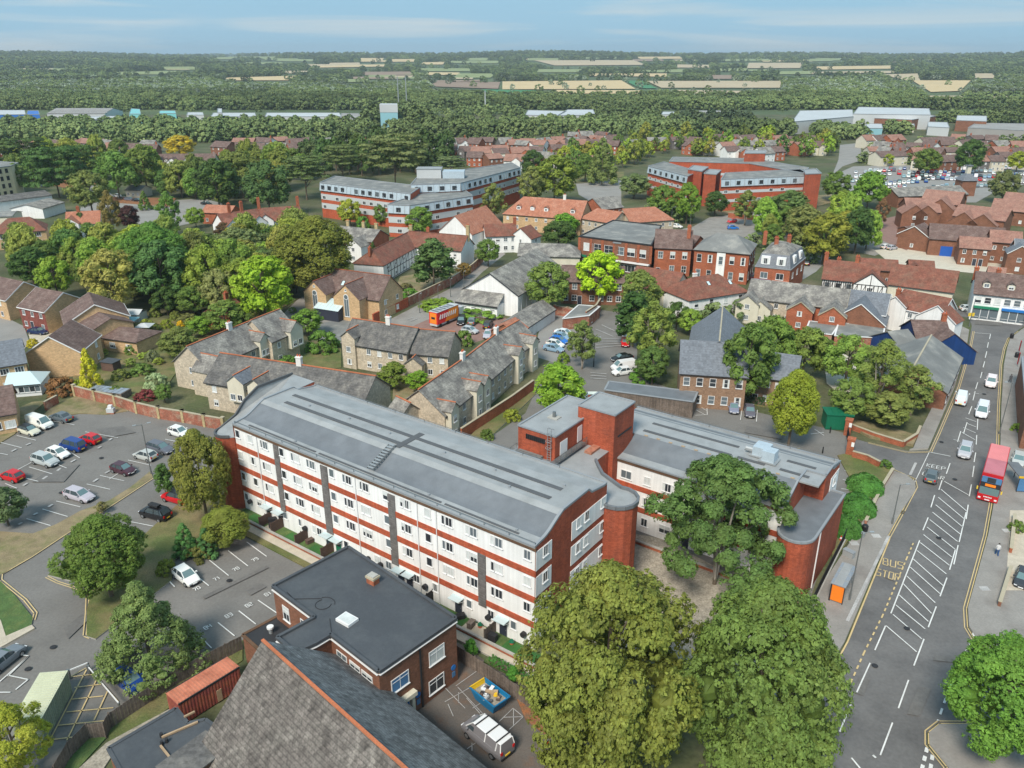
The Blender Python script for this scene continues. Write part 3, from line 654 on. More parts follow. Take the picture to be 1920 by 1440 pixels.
 for tt, yy in skyl:
  cx = x0 + (x1 - x0) * tt; y = yf * yy; sl = (zr - ze) / -yf; z = zr + y * sl
  b = MB(); dy = .45; z0, z1 = z - dy * sl + .2, z + dy * sl + .2
  b.face([(cx - .35, y - dy, z0),(cx + .35, y - dy, z0),(cx + .35, y + dy, z1),(cx - .35, y + dy, z1)], 'roof_glass'); b.bar((cx - .4, y - dy, z0),(cx - .4, y + dy, z1),.08,.1, 'plastic_black'); b.bar((cx + .4, y - dy, z0),(cx + .4, y + dy, z1),.08,.1, 'plastic_black'); b.build('skylight', ro)
 t['_L'] = L; return t
def flat_block(label, poly, z, wall, roof='flat_roof_grey', name='flat_roofed_building', cat='building', par=.35, trim='trim_grey', world=False, z0=0, group=None, px=True, parent=None):
 """flat roofed block with a parapet. poly: photo pixels of the roof corners at height z"""
 P = poly if world else [G(x, y, z) for x, y in poly]
 c = sum((Vector(p) for p in P), Vector()) / len(P)
 t = thing(name, label, cat, (c.x, c.y, 0),0, group) if parent is None else parent
 off = Vector((c.x, c.y, 0)) if parent is None else Vector((0,0,0))
 Q = [(p[0] - off.x, p[1] - off.y) for p in P]; BLD.append((c.x, c.y, max((Vector(p) - c).length for p in P) * .7))
 b = MB(); b.prism(Q, z0, z, wall); b.build('wall', t)
 r = MB(); r.prism(Q, z + .002, z + .06, roof); ro = r.build('roof', t)
 e = MB(); n = len(Q)
 for i in range(n):
  a, d = Vector((*Q[i], z + par / 2)), Vector((*Q[(i + 1) % n], z + par / 2)); e.bar(a, d, .32, par, trim)
 e.build('parapet', t)
 t['_z'] = z; return t, Q
def facade_windows(t, Q, i, z0, nst, sh, ncol, ws=(1.2,1.2, 'two'), pane=None, m0=.05, m1=.95):
 """rows of windows on side i of the outline Q of a block (ordered as given)"""
 a = Vector((*Q[i],0)); d = Vector((*Q[(i + 1) % len(Q)],0)); e = d - a; L = e.length; e.normalize(); n = Vector((e.y, -e.x, 0))
 cen = sum((Vector((*q, 0)) for q in Q), Vector()) / len(Q)
 if (a - cen).dot(n) < 0: n = -n
 ang = math.atan2(n.y, n.x) + math.pi / 2
 for s in range(nst):
  for k in range(ncol):
   p = a + e * L * (m0 + (m1 - m0) * (k + .5) / ncol); window(t, p.x, p.y, z0 + s * sh, ang, *ws, pane=pane)
# ------------------------------------------------------------------ vehicles
CT = {  # length, half width, stations of (x, z_bottom, z_belt), cabin (base front, roof front, roof rear, base rear, roof z)
 'hatch': dict(L=3.9, W=.86, prof=[(-1.95,.35,.78),(-1.85,.24,.98),(-1.3,.2,1.0),(0,.2,.95),(1.0,.2,.92),(1.7,.22,.74),(1.93,.32,.58)], cab=(1.0,.30,-1.35,-1.86,1.47)),
 'saloon': dict(L=4.5, W=.88, prof=[(-2.22,.38,.75),(-2.1,.26,.98),(-1.4,.2,1.0),(0,.2,.95),(1.1,.2,.92),(1.95,.22,.72),(2.22,.34,.56)], cab=(1.05,.35,-.95,-1.65,1.44)),
 'estate': dict(L=4.6, W=.89, prof=[(-2.28,.38,.78),(-2.18,.26,1.0),(-1.4,.2,1.0),(0,.2,.96),(1.2,.2,.93),(2.0,.22,.74),(2.28,.34,.56)], cab=(1.15,.45,-1.75,-2.2,1.50)),
 'suv': dict(L=4.5, W=.93, prof=[(-2.22,.45,.85),(-2.15,.32,1.12),(-1.4,.28,1.14),(0,.28,1.08),(1.1,.28,1.05),(1.95,.3,.92),(2.22,.42,.7)], cab=(1.15,.55,-1.7,-2.1,1.68)),
 'mpv': dict(L=4.6, W=.92, prof=[(-2.28,.4,.85),(-2.22,.28,1.08),(-1.4,.24,1.1),(0,.24,1.06),(1.3,.24,1.02),(2.05,.26,.82),(2.28,.36,.62)], cab=(1.55,.85,-1.95,-2.22,1.82)),
 'van': dict(L=4.9, W=.97, prof=[(-2.42,.4,1.0),(-2.4,.3,1.2),(-1.4,.28,1.22),(0,.28,1.2),(1.5,.28,1.15),(2.2,.3,.95),(2.42,.38,.7)], cab=(1.75,1.05,-2.3,-2.4,1.95)),
}
_car = {}
def car_meshes(ty):
 if ty in _car: return _car[ty]
 c = CT[ty]; W = c['W']; Lh = c['L'] / 2; b = MB(); rings = []
 for x, zb, zt in c['prof']:
  k = .80 + .2 * (1 - (abs(x) / Lh) ** 6); w0 = W * k
  rings.append([(x, -w0 * .93, zb),(x, -w0, zb + .18),(x, -w0, lerp(zb, zt, .62)),(x, -w0 * .93, zt - .02),(x, -w0 * .72, zt + .03),(x, w0 * .72, zt + .03),(x, w0 * .93, zt - .02),(x, w0, lerp(zb, zt, .62)),(x, w0, zb + .18),(x, w0 * .93, zb)])
 for a, d in zip(rings, rings[1:]):
  for j in range(9): b.face([a[j], d[j], d[j + 1], a[j + 1]], 'car_paint')
  b.face([a[9], d[9], d[0], a[0]], 'plastic_black')
 b.face(rings[0], 'car_paint'); b.face(rings[-1][::-1], 'car_paint')
 body = b.mesh('body')
 bf, rf, rr, br, zr = c['cab']; zb = 1.0 * (c['prof'][3][2]); wb, wr = W * .90, W * .72
 z0 = zb - .02; g = MB()
 lo = [(bf, -wb * .9, z0),(bf * .55,-wb, z0),(br * .8,-wb, z0),(br, -wb * .88, z0 + .04),(br, wb * .88, z0 + .04),(br * .8, wb, z0),(bf * .55, wb, z0),(bf, wb * .9, z0)]
 hi = [(rf, -wr * .95, zr - .05),(rf * .6,-wr, zr - .03),(rr * .85,-wr, zr - .03),(rr, -wr * .93, zr - .06),(rr, wr * .93, zr - .06),(rr * .85, wr, zr - .03),(rf * .6, wr, zr - .03),(rf, wr * .95, zr - .05)]
 side = 'car_paint' if ty == 'van' else 'car_glass'
 gl = MB(); gm = MB()
 for j in range(8):
  k = (j + 1) % 8; m = 'windscreen' if j == 7 else 'car_glass' if j == 3 else side
  if ty == 'van' and j == 3: m = 'car_paint'
  (gm if j == 7 else gl).face([lo[j], lo[k], hi[k], hi[j]][::-1], m)
 if ty == 'van':
  for s in (-1,1): gl.face([(1.55, s * (wb * .965 + .02), z0 + .08),(.75, s * (wb * .985 + .02), z0 + .08),(.75, s * (lerp(wb, wr, .6) + .03), lerp(z0, zr, .62)),(1.2, s * (lerp(wb, wr, .6) + .03), lerp(z0, zr, .62))], 'car_glass')
 glass_, screen = gl.mesh('side_windows'), gm.mesh('windscreen')
 r = MB(); n = 8; i = [(p[0], p[1], p[2] + .005) for p in hi]; top = [(p[0] * .93, p[1] * .86, zr) for p in hi]
 for j in range(8): k = (j + 1) % 8; r.face([i[j], i[k], top[k], top[j]][::-1], 'car_paint')
 r.face(top[::-1], 'car_paint')
 for s in (-1,1):                                   # pillars and roof rails
  for j, kk in (((0,0),(7,7)),((1,1),(6,6)),((2,2),(5,5)),((3,3),(4,4)))[0:0]: pass
 for j in (0,2,3,4,5,7): a, d = Vector(lo[j]), Vector(hi[j]); r.bar(a, d, .09,.07, 'car_paint')
 for s in (-1,1): x = (rf + rr) * .5; a = Vector((x, s * wb, z0)); d = Vector((x, s * wr, zr - .04)); r.bar(a, d, .09,.06, 'car_paint' if ty != 'van' else 'car_paint')
 roof = r.mesh('roof')
 w = MB(); w.tube((0,-.11,0),(0,.11,0),.32,.32, 'tyre', 14); wheel = w.mesh('wheel'); hb = MB(); hb.tube((0,-.125,0),(0,.125,0),.20,.20, 'hub', 10); hub = hb.mesh('hub_cap')
 hl = MB(); x = Lh; k = c['prof'][-1]; hl.box(x - .22, x + .0,-.16,.16, k[1] + .22, k[2] + .04, 'lamp_clear'); tl = MB(); k0 = c['prof'][0]; tl.box(-x + .0,-x + .12,-.10,.10, k0[2] - .12, k0[2] + .16, 'red_light')
 m = MB(); m.box(-.08,.08,-.1,.1,0,.14, 'car_paint')
 pl = MB(); pl.box(-x - .03,-x + .03,-.26,.26,.52,.64, 'plate_yellow'); fpl = MB(); fpl.box(x - .03, x + .04,-.26,.26,.38,.48, 'plate_white'); bm = MB(); bm.box(x - .14, x + .02,-W * .7, W * .7,.30,.44, 'plastic_black'); bm.box(-x - .01,-x + .1,-W * .75, W * .75,.3,.45, 'plastic_black')
 _car[ty] = (body, glass_, screen, roof, wheel, hub, hl.mesh('headlight'), tl.mesh('tail_light'), m.mesh('mirror'), pl.mesh('number_plate'), fpl.mesh('number_plate'), bm.mesh('bumper'))
 return _car[ty]
COL = dict(white=(.78,.78,.78), silver=(.45,.47,.49), grey=(.12,.13,.15), dark=(.035,.04,.05), black=(.012,.012,.014), red=(.55,.01,.015), blue=(.012,.05,.24), navy=(.01,.02,.08), lightblue=(.25,.38,.48), maroon=(.07,.022,.035), bblue=(.02,.16,.55), cream=(.6,.57,.5))
def car(x, y, dx, dy, ty, col, label, group=None, full=True, z=0.0, name=None, world=False, ang=None):
 """x, y: pixel of the car's middle on the ground; dx, dy: pixel offset of a ground point towards its nose"""
 p = G(x, y, z) if not world else Vector((x, y, z))
 if ang is None: q = G(x + dx, y + dy, z); d = q - p; ang = math.atan2(d.y, d.x)
 c = CT[ty]; m = car_meshes(ty); cc = COL[col] if isinstance(col, str) else col
 t = thing(name or ('parked_van' if ty == 'van' else 'parked_car'), label, 'van' if ty == 'van' else 'car', (p.x, p.y, z + .012 + (.12 if z > .05 else 0)), ang, group)
 j = tuple(q * R.uniform(.93,1.07) for q in cc)
 obj('body', m[0], t, col=j); obj('side_windows', m[1], t, col=j); obj('windscreen', m[2], t, col=j); obj('roof', m[3], t, col=j)
 W, Lh = c['W'], c['L'] / 2
 for sx in (-1,1):
  for sy in (-1,1):
   wh = obj('wheel', m[4], t, (sx * Lh * .62, sy * (W - .1),.32))
   if full: obj('hub_cap', m[5], wh)
 if full:
  for sy in (-1,1):
   obj('headlight', m[6], t, (0, sy * W * .62,0)); obj('tail_light', m[7], t, (-.02, sy * W * .68,0)); obj('mirror', m[8], t, (c['cab'][0] * .78, sy * (W + .06), c['prof'][3][2]), col=j)
  obj('number_plate', m[9], t); obj('number_plate', m[10], t); obj('bumper', m[11], t)
 return t
# ================================================================== ground
def terrain_obj():
 rs = [0.1,40,120,300,600,900,1200] + [1350 * 1.045 ** i for i in range(60)]
 na = 150; a0, a1 = math.radians(-75), math.radians(75); V = []; F = []
 for r in rs:
  for j in range(na + 1):
   a = a0 + (a1 - a0) * j / na; x, y = r * math.sin(a), r * math.cos(a) - (60 if r < 1 else 0); V.append((x, y, float(terrain(x, y)) if r > 1200 else 0))
 for i in range(len(rs) - 1):
  for j in range(na): k = i * (na + 1) + j; F.append((k, k + na + 1, k + na + 2, k + 1))
 me = bpy.data.meshes.new('hills'); me.from_pydata(V, [], F); me.materials.append(M['country']); me.polygons.foreach_set('use_smooth', [True] * len(F)); me.update()
 obj('hills', me, kind='structure', loc=(0,0,-.02))
terrain_obj()
_lvl[0] = 0.0
# town ground: gardens and yards between everything
sheet('ground', [(-900,1800),(2900,1800),(2700,215),(-700,215)], 'garden_ground')
# --- asphalt yards and roads
sheet('car_park', [(-90,880),(0,833),(30,812),(70,790),(110,770),(200,775),(270,768),(330,780),(400,792),(500,812),(505,980),(660,1110),(600,1160),(455,1200),(330,1262),(203,1342),(120,1420),(60,1560),(-150,1560)], 'asphalt')
sheet('yard', [(870,880),(905,830),(985,775),(1010,720),(1020,690),(1060,640),(1075,600),(1040,590),(1016,605),(990,660),(960,650),(1000,600),(1030,575),(1120,580),(1185,590),(1195,660),(1190,705),(1320,750),(1450,780),(1585,812),(1590,852),(1640,860),(1600,905),(1560,1000),(1520,1120),(1300,1150),(1180,1050)], 'asphalt')
sheet('garage_yard', [(1000,668),(1012,615),(1037,588),(1112,600),(1070,640),(1040,680)], 'asphalt_light')
sheet('brick_parking', [(745,600),(800,625),(830,640),(870,648),(925,632),(965,605),(935,590),(860,588),(800,592)], 'red_paving')
sheet('alley', [(700,615),(850,538),(905,490),(935,470),(948,476),(905,510),(868,545),(866,580),(800,600),(745,625)], 'paving')
sheet('school_yard', [(520,600),(560,560),(590,545),(590,585),(710,597),(690,612),(600,605),(540,620)], 'paving')
sheet('green_court', [(595,610),(655,590),(700,600),(650,640),(600,640)], 'flat_roof_grey')
sheet('front_yard', [(700,1280),(858,1205),(980,1285),(1080,1350),(1180,1500),(800,1560)], 'asphalt_brown')
sheet('block_court', [(1183,1000),(1240,1010),(1510,1150),(1500,1260),(1300,1250),(1010,1180),(1100,1050)], 'rubble')
sheet('road', [(1370,1560),(1440,1432),(1557,1253),(1586.7,1206.7),(1643,1070),(1663,1013),(1693,960),(1717,912),(1714,898),(1675,880),(1620,862),(1585,852),(1585,818),(1627,830),(1700,846),(1742,844.5),(1756,813),(1793,727),(1815,653),(1822,612),(1817,590),(1930,592),(1930,606),(1911,618),(1890,634),(1884,653),(1878,684),(1873,764),(1871,840),(1857.5,950),(1847.5,1005),(1830,1070),(1810,1142),(1812,1178),(1830,1206),(1930,1260),(1930,1357),(1820,1357),(1757,1357),(1737,1375),(1738,1398),(1773,1440),(1800,1560)], 'road_asphalt')
sheet('cross_street', [(1380,520),(1400,508),(1540,540),(1660,560),(1817,583),(1817,596),(1660,575),(1520,556)], 'road_asphalt')
sheet('left_street', [(-60,600),(0,590),(45,612),(55,640),(40,665),(-60,650)], 'asphalt_light')
sheet('driveways', [(40,580),(100,580),(150,610),(60,650),(50,615)], 'paving_beige')
sheet('far_road', [(95,345),(165,352),(150,395),(235,400),(260,420),(330,425),(400,410),(430,385),(380,372),(300,378),(210,365),(180,340)], 'asphalt_light')
sheet('market_place', [(1270,432),(1300,425),(1330,408),(1440,395),(1500,410),(1640,430),(1700,440),(1690,460),(1640,480),(1500,450),(1420,440),(1400,480),(1300,470)], 'paving')
sheet('plaza', [(1640,470),(1700,462),(1780,478),(1900,500),(1900,520),(1800,510),(1670,495)], 'plaza')
sheet('shop_court', [(1640,415),(1680,405),(1740,430),(1700,470),(1650,450)], 'red_paving')
sheet('big_car_park', [(1560,330),(1600,312),(1930,302),(1930,345),(1880,352),(1830,380),(1700,380),(1570,355)], 'asphalt_light')
sheet('office_road', [(1080,345),(1165,338),(1165,385),(1110,380),(1085,365)], 'asphalt_light')
sheet('estate_road', [(1575,272),(1612,268),(1618,300),(1580,312),(1560,330),(1572,300)], 'asphalt_light')
sheet('rear_alley', [(1495,490),(1530,470),(1560,480),(1530,510),(1505,525)], 'asphalt_light')
sheet('flat_garden', [(1500,620),(1560,590),(1690,590),(1660,625),(1600,640)], 'flat_roof_grey')
sheet('gravel_yard', [(1545,680),(1570,655),(1620,690),(1600,760),(1550,720)], 'plaza')
# --- grass and planting (each a little higher than the last)
slab('verge', [(70,790),(105,757),(150,742),(200,750),(232,762),(250,770),(200,778),(150,776)], 'dry_grass', .05)
slab('verge', [(-60,850),(-60,805),(0,780),(60,755),(90,752),(60,775),(28,815),(0,832)], 'dry_grass', .05)
slab('grass_island', [(-60,1020),(0,998),(62,1002),(105,985),(150,960),(205,940),(245,915),(283,884),(287,897),(200,955),(128,1000),(60,1045),(8,1076),(-60,1110)], 'dry_grass', .06, edge='kerb')
slab('grass_bank', [(90,1080),(105,1065),(150,1050),(262,1012),(330,950),(385,925),(460,948),(470,985),(400,1015),(330,1048),(322,1090),(180,1200),(163,1195),(163,1145),(172,1112),(150,1095)], 'grass', .06, edge='kerb')
slab('lawn', [(-60,1080),(2,1092),(30,1120),(62,1160),(60,1172),(0,1217),(-60,1240)], 'green_grass', .06, edge='kerb')
slab('footpath', [(-60,1215),(0,1200),(60,1174),(66,1180),(0,1217),(-60,1245)], 'paving_beige', .085)
slab('footpath', [(-30,1150),(2,1165),(15,1205),(0,1212),(-30,1220)], 'paving_beige', .10)
slab('grass_strip', [(203,1345),(330,1278),(455,1203),(455,1240),(330,1320),(240,1385),(205,1400)], 'grass', .04)
slab('lawn', [(100,1450),(165,1372),(200,1385),(150,1440),(120,1500)], 'green_grass', .05)
slab('rubble_strip', [(130,1460),(200,1395),(330,1325),(335,1335),(210,1420),(170,1480)], 'rubble', .05)
slab('leaf_litter', [(960,1290),(980,1300),(1060,1370),(1030,1385),(985,1350)], 'leaf_litter', .03)
slab('garden', [(130,640),(215,590),(330,600),(440,600),(560,560),(330,700),(300,745),(140,735)], 'grass', .04)
slab('lawn', [(735,560),(800,545),(860,520),(830,505),(750,520)], 'dry_grass', .05)
slab('lawn', [(740,700),(780,690),(830,705),(760,760),(735,760)], 'dry_grass', .05)
slab('lawn', [(560,640),(640,640),(640,690),(590,700),(560,670)], 'grass', .05)
slab('verge', [(870,830),(960,740),(1000,728),(1005,740),(905,835),(870,860)], 'grass', .06, edge='kerb')
slab('verge', [(1570,855),(1600,850),(1625,862),(1675,885),(1640,925),(1600,1000),(1560,1060),(1560,1000),(1600,910)], 'grass', .06)
slab('verge', [(1590,800),(1600,790),(1650,800),(1720,820),(1712,838),(1630,822)], 'dry_grass', .3)
slab('verge', [(1300,738),(1440,765),(1500,770),(1500,760),(1300,728)], 'grass', .05)
slab('island', [(1455,845),(1500,842),(1497,858),(1460,855)], 'dry_grass', .06)
slab('lawn', [(1480,370),(1560,365),(1560,380),(1500,395)], 'dry_grass', .05)
slab('lawn', [(1340,395),(1420,385),(1420,397),(1345,405)], 'dry_grass', .05)
slab('park_lawn', [(1070,330),(1170,322),(1170,332),(1075,342)], 'grass', .05)
slab('park_lawn', [(60,340),(140,338),(200,345),(120,352)], 'leaf_litter', .03)
slab('park_lawn', [(200,370),(330,372),(320,388),(210,380)], 'leaf_litter', .03)
# --- strip in front of the flats, in the block's own grid
def US(name, u0, u1, v0, v1, m, h=.1, **k): return slab(name, [LU(u0, v0), LU(u1, v0), LU(u1, v1), LU(u0, v1)], m, h, world=True, **k)
US('garden_strip', -8,46.5,-2.0,-.02, 'green_grass', .05); US('footpath', -9,46,-3.35,-2.25, 'paving_beige', .09, edge='kerb')
US('grass_strip', 22,45,-4.2,-3.37, 'grass', .05); US('grass_strip', -8,3.2,-4.3,-3.37, 'green_grass', .06)
# --- pavements
PAVL = [(1300,1560),(1400,1400),(1480,1250),(1512,1145),(1560,1070),(1612,990),(1640,930),(1673,884),(1700,893),(1715,905),(1716,922),(1690,960),(1660,1013),(1640,1070),(1583,1206),(1554,1253),(1437,1432),(1366,1560)]
slab('pavement', PAVL, 'paving', .11, edge='kerb')
slab('pavement', [(1705,845),(1740,843),(1753,813),(1790,727),(1812,653),(1817,620),(1800,612),(1795,640),(1770,720),(1725,810),(1712,842)], 'paving', .11, edge='kerb')
slab('pavement', [(1930,610),(1914,620),(1894,636),(1888,653),(1882,684),(1877,764),(1875,840),(1862,950),(1852,1005),(1834,1070),(1814,1142),(1816,1176),(1834,1205),(1930,1257),(1930,1100)], 'paving', .11, edge='kerb')
slab('pavement', [(1930,1361),(1820,1361),(1760,1361),(1741,1377),(1742,1397),(1777,1440),(1806,1560),(1930,1560)], 'paving', .11, edge='kerb')
slab('pavement', [(1812,578),(1930,582),(1930,590),(1812,588)], 'paving', .11, edge='kerb')
slab('forecourt', [(1893,960),(1930,960),(1930,1110),(1885,1110)], 'paving_beige', .14)
# --- painted marks
ZM = _lvl[0] + .012
def lines(name, segs, m='line_white', wid=.11, z=None, px=True):
 b = MB()
 for s in segs: line_mesh(b, [G(*p) for p in s] if px else s, wid, m, z or ZM)
 return b.build(name, kind='structure')
bays = []
for a, c in (((2,831),(41,841)),((-30,846),(15,854)),((32,818),(68,827)),((102,791),(140,798)),((160,811),(222,822)),((133,850),(150,860)),((108,872),(125,879)),((55,877),(98,890)),((48,898),(72,904)),((10,908),(32,917)),((188,893),(233,903)),((163,909),(207,919)),((240,864),(284,874)),((106,941),(151,952)),((80,956),(127,970)),((50,974),(95,987)),((246,980),(297,990)),((250,1004),(266,1008)),((195,771),(240,772)),((165,814),(148,825)),((60,868),(28,885)),((230,884),(205,900)),((310,825),(345,832))): bays.append((a, c))
lines('bay_lines', bays, wid=.10)
lines('bay_lines', [((463,1018),(500,1045)),((428,1034),(465,1063)),((393,1052),(429,1081)),((355,1071),(392,1100)),((318,1092),(328,1102)),((484,1127),(519,1151)),((448,1147),(480,1172)),((409,1169),(440,1194)),((370,1190),(397,1217))], wid=.12)
lines('bay_lines', [((0,1280),(54,1232)),((33,1228),(54,1232)),((54,1232),(15,1270)),((15,1268),(53,1276)),((53,1276),(30,1295)),((-20,1300),(20,1300))], wid=.12)
lines('bay_lines', [((1391,769),(1388,789)),((1420,770),(1418,792)),((1325,757),(1326,779)),((1326,757),(1320,754)),((1303,780),(1326,779)),((1305,770),(1322,779)),((1306,760),(1326,772)),((1309,754),(1326,764))], wid=.1)
lines('bay_lines', [((1583,884),(1605,888)),((1580,901),(1598,904)),((1577,918),(1596,920)),((1520,815),(1545,812)),((1527,806),(1545,818))], wid=.1)
lines('yard_hatching', [((1118,635 + 6 * i),(1165,655 - 0 * i + 4 * i - 18)) for i in range(4)] + [((1117,618),(1150,632)),((1128,610),(1160,625))] + [((1107,700 + 5 * i),(1137,702 + 5 * i)) for i in range(3)], 'line_worn', .25)
lines('alley_marks', [((763,600),(775,596)),((770,603),(783,598))], 'line_worn', .2)
b = MB(); ex = (G(405,1098) - G(392,1104)).normalized() * .33
def num(s, x, y, k=1, m='line_white', ex=None, ey=None, gl=.26):
 d = ex or (G(x + 10, y - 5) - G(x, y)).normalized(); e = ey or Vector((-d.y, d.x, 0)); text_mesh(b, s, G(x, y), d * gl * k, e * gl * k, .085 * k, m, ZM + .002)
for s, x, y in (('70', 366,1110),('71', 404,1091),('78', 440,1073),('79', 476,1055),('84', 386,1183),('83', 426,1161),('82', 464,1141),('81', 500,1120)): num(s, x, y, 1.1)
b.build('bay_numbers', kind='structure')
lines('bay_ticks', [((150 + 0,838),(158,833)),((133,868),(142,863)),((108,884),(114,879)),((80,900),(89,894)),((44,912),(52,907)),((175,905),(184,899)),((91,952),(99,947)),((63,967),(71,963)),((35,985),(42,981)),((197,889),(206,884)),((121,923),(128,918)),((49,836),(58,832)),((22,848),(31,843)),((205,827),(210,823)),((184,842),(190,838))], 'line_worn', .35)
# yellow lines on the left road
yl = MB()
for off in (0,.28): line_mesh(yl, PX([(66,1164),(70,1150),(50,1125),(25,1105),(4,1088),(5,1078),(25,1065)][::1]),.11, 'line_yellow', ZM, off=off)
line_mesh(yl, PX([(5,1078),(60,1046),(128,1001),(200,956),(288,898)]),.14, 'line_yellow', ZM)
for off in (0,-.28): line_mesh(yl, PX([(90,1082),(110,1092),(150,1105),(167,1120),(166,1150),(162,1192),(172,1196)]),.11, 'line_yellow', ZM, off=off)
yl.build('yellow_lines', kind='structure')
# yellow cross hatch by the cream container
lines('yellow_hatching', [((165,1253),(90,1398)),((184,1271),(126,1390)),((202,1298),(177,1352)),((165,1253),(222,1318)),((165,1253),(133,1270)),((133,1271),(178,1266)),((140,1291),(190,1285)),((135,1313),(194,1307)),((125,1337),(213,1329)),((110,1362),(200,1353)),((96,1389),(138,1384))], 'line_yellow', .12)
lines('hatching', [((795,1318),(834,1291)),((834,1291),(872,1330)),((855,1288),(903,1254)),((834,1318),(880,1292)),((858,1290),(905,1340)),((840,1322),(850,1345)),((936,1355),(962,1330)),((962,1330),(981,1346)),((981,1346),(955,1370)),((945,1347),(981,1346)),((963,1332),(963,1362)),((876,1406),(892,1395)),((885,1395),(885,1410)),((952,1310),(968,1296)),((886,1330),(905,1318)),((860,1300),(860,1320)),((875,1311),(900,1340))], 'line_worn', .07)
# --- the main road's marks
lf = [(1643,1070),(1586.7,1206.7),(1557,1253),(1440,1432)]
b = MB(); line_mesh(b, PX([(1668,1011),(1645,1068),(1589,1205),(1558,1262),(1450,1432)]),.16, 'line_yellow', ZM)
for off in (0,.28): line_mesh(b, PX([(1693,966),(1720,915),(1716,899),(1676,882)]),.1, 'line_yellow', ZM, off=off)
for off in (0,.28): line_mesh(b, PX([(1668,1011),(1696,960)]),.1, 'line_yellow', ZM, off=off)
for off in (0,-.28): line_mesh(b, PX([(1628,831),(1700,849),(1743,848),(1759,813),(1796,727),(1818,653),(1824,622)]),.1, 'line_yellow', ZM, off=off)
for off in (0,.28): line_mesh(b, PX([(1909,622),(1889,636),(1881,655),(1875,684),(1870,764),(1868,840),(1854,950),(1844,1005),(1826,1070),(1806,1142),(1808,1178),(1826,1208)]),.1, 'line_yellow', ZM, off=off)
for off in (0,.28): line_mesh(b, PX([(1818,1354),(1757,1354),(1734,1372),(1734,1398),(1768,1440),(1782,1470)]),.1, 'line_yellow', ZM, off=off)
line_mesh(b, PX([(1712,1020),(1700,1048),(1655,1155),(1620,1225),(1560,1360),(1510,1470)]),.16, 'line_yellow', ZM, dash=(.6,.55))
b.build('yellow_lines', kind='structure')
b = MB()
H1 = [((1724,1015),(1699,1078)),((1699,1078),(1670,1152)),((1660,1175),(1640,1221)),((1631,1245),(1606,1300)),((1595,1323),(1574,1374)),((1740,972),(1730,996)),((1752,930),(1745,953)),((1766,902),(1760,920)),((1781,870),(1774,890)),
      ((1811,962),(1798,1018)),((1796,1024),(1788,1060)),((1791,1032),(1780,1070)),((1775,1085),(1762,1120)),((1755,1139),(1740,1178)),((1732,1200),(1713,1250)),((1703,1277),(1684,1330)),((1673,1357),(1650,1418)),((1815,948),(1811,975)),((1821,910),(1817,932)),((1826,875),(1823,896)),((1829,850),(1826,868)),
      ((1813,793),(1806,815)),((1801,810),(1795,830)),((1822,763),(1816,778)),((1833,787),(1832,807)),((1831,817),(1830,835)),((1810,785),(1830,792)),((1812,795),(1830,802)),((1806,803),(1829,813)),((1803,812),(1828,826)),
      ((1828,735),(1824,752)),((1833,718),(1829,731)),((1825,738),(1836,740)),((1841,699),(1838,710)),((1846,679),(1843,690)),((1850,660),(1847,672)),((1853,643),(1851,653)),((1857,627),(1855,637)),((1826,625),(1857,627))]
for a, c in H1: line_mesh(b, PX([a, c]),.13, 'line_white', ZM)
for (x0, y0),(x1, y1) in [((1661 - 0,1175),(1718,1224)),((1674,1154),(1728,1200)),((1679,1136),(1734,1181)),((1685,1117),(1740,1167)),((1693,1096),(1746,1152)),((1700,1082),(1753,1132)),((1706,1065),(1762,1115)),((1712,1050),(1768,1100)),((1719,1034),(1774,1078)),((1725,1019),(1780,1062)),((1731,1004),(1784,1046)),((1738,990),(1792,1033)),((1743,976),(1795,1017)),((1748,962),(1800,1003)),((1754,948),(1805,990)),((1759,934),(1808,975)),((1764,919),(1812,960)),((1770,904),(1816,930))]: line_mesh(b, PX([(x0, y0),(x1, y1)]),.13, 'line_white', ZM)
line_mesh(b, PX([(1829,1187),(1815,1215),(1780,1290),(1758,1354)]),.2, 'line_white', ZM, dash=(.9,.8)); line_mesh(b, PX([(1738,1404),(1729,1440),(1722,1480)]),.3, 'line_white', ZM, dash=(.6,.5)); line_mesh(b, PX([(1748,1418),(1743,1450)]),.3, 'line_white', ZM, dash=(.6,.5))
line_mesh(b, PX([(1596,1423),(1620,1452)]),.15, 'line_white', ZM); line_mesh(b, PX([(1636,1418),(1642,1423)]),.2, 'line_white', ZM)
line_mesh(b, PX([(1742,849),(1782,857)]),.15, 'line_white', ZM); line_mesh(b, PX([(1742,849),(1715,905)]),.09, 'line_white', ZM); line_mesh(b, PX([(1787,825),(1800,829)]),.1, 'line_white', ZM); line_mesh(b, PX([(1828,1176),(1823,1192)]),.1, 'line_white', ZM)
line_mesh(b, PX([(1717,869),(1706,892)]),.35, 'line_worn', ZM + .001); line_mesh(b, PX([(1730,828),(1716,842)]),.35, 'line_worn', ZM + .001)
b.build('white_lines', kind='structure')
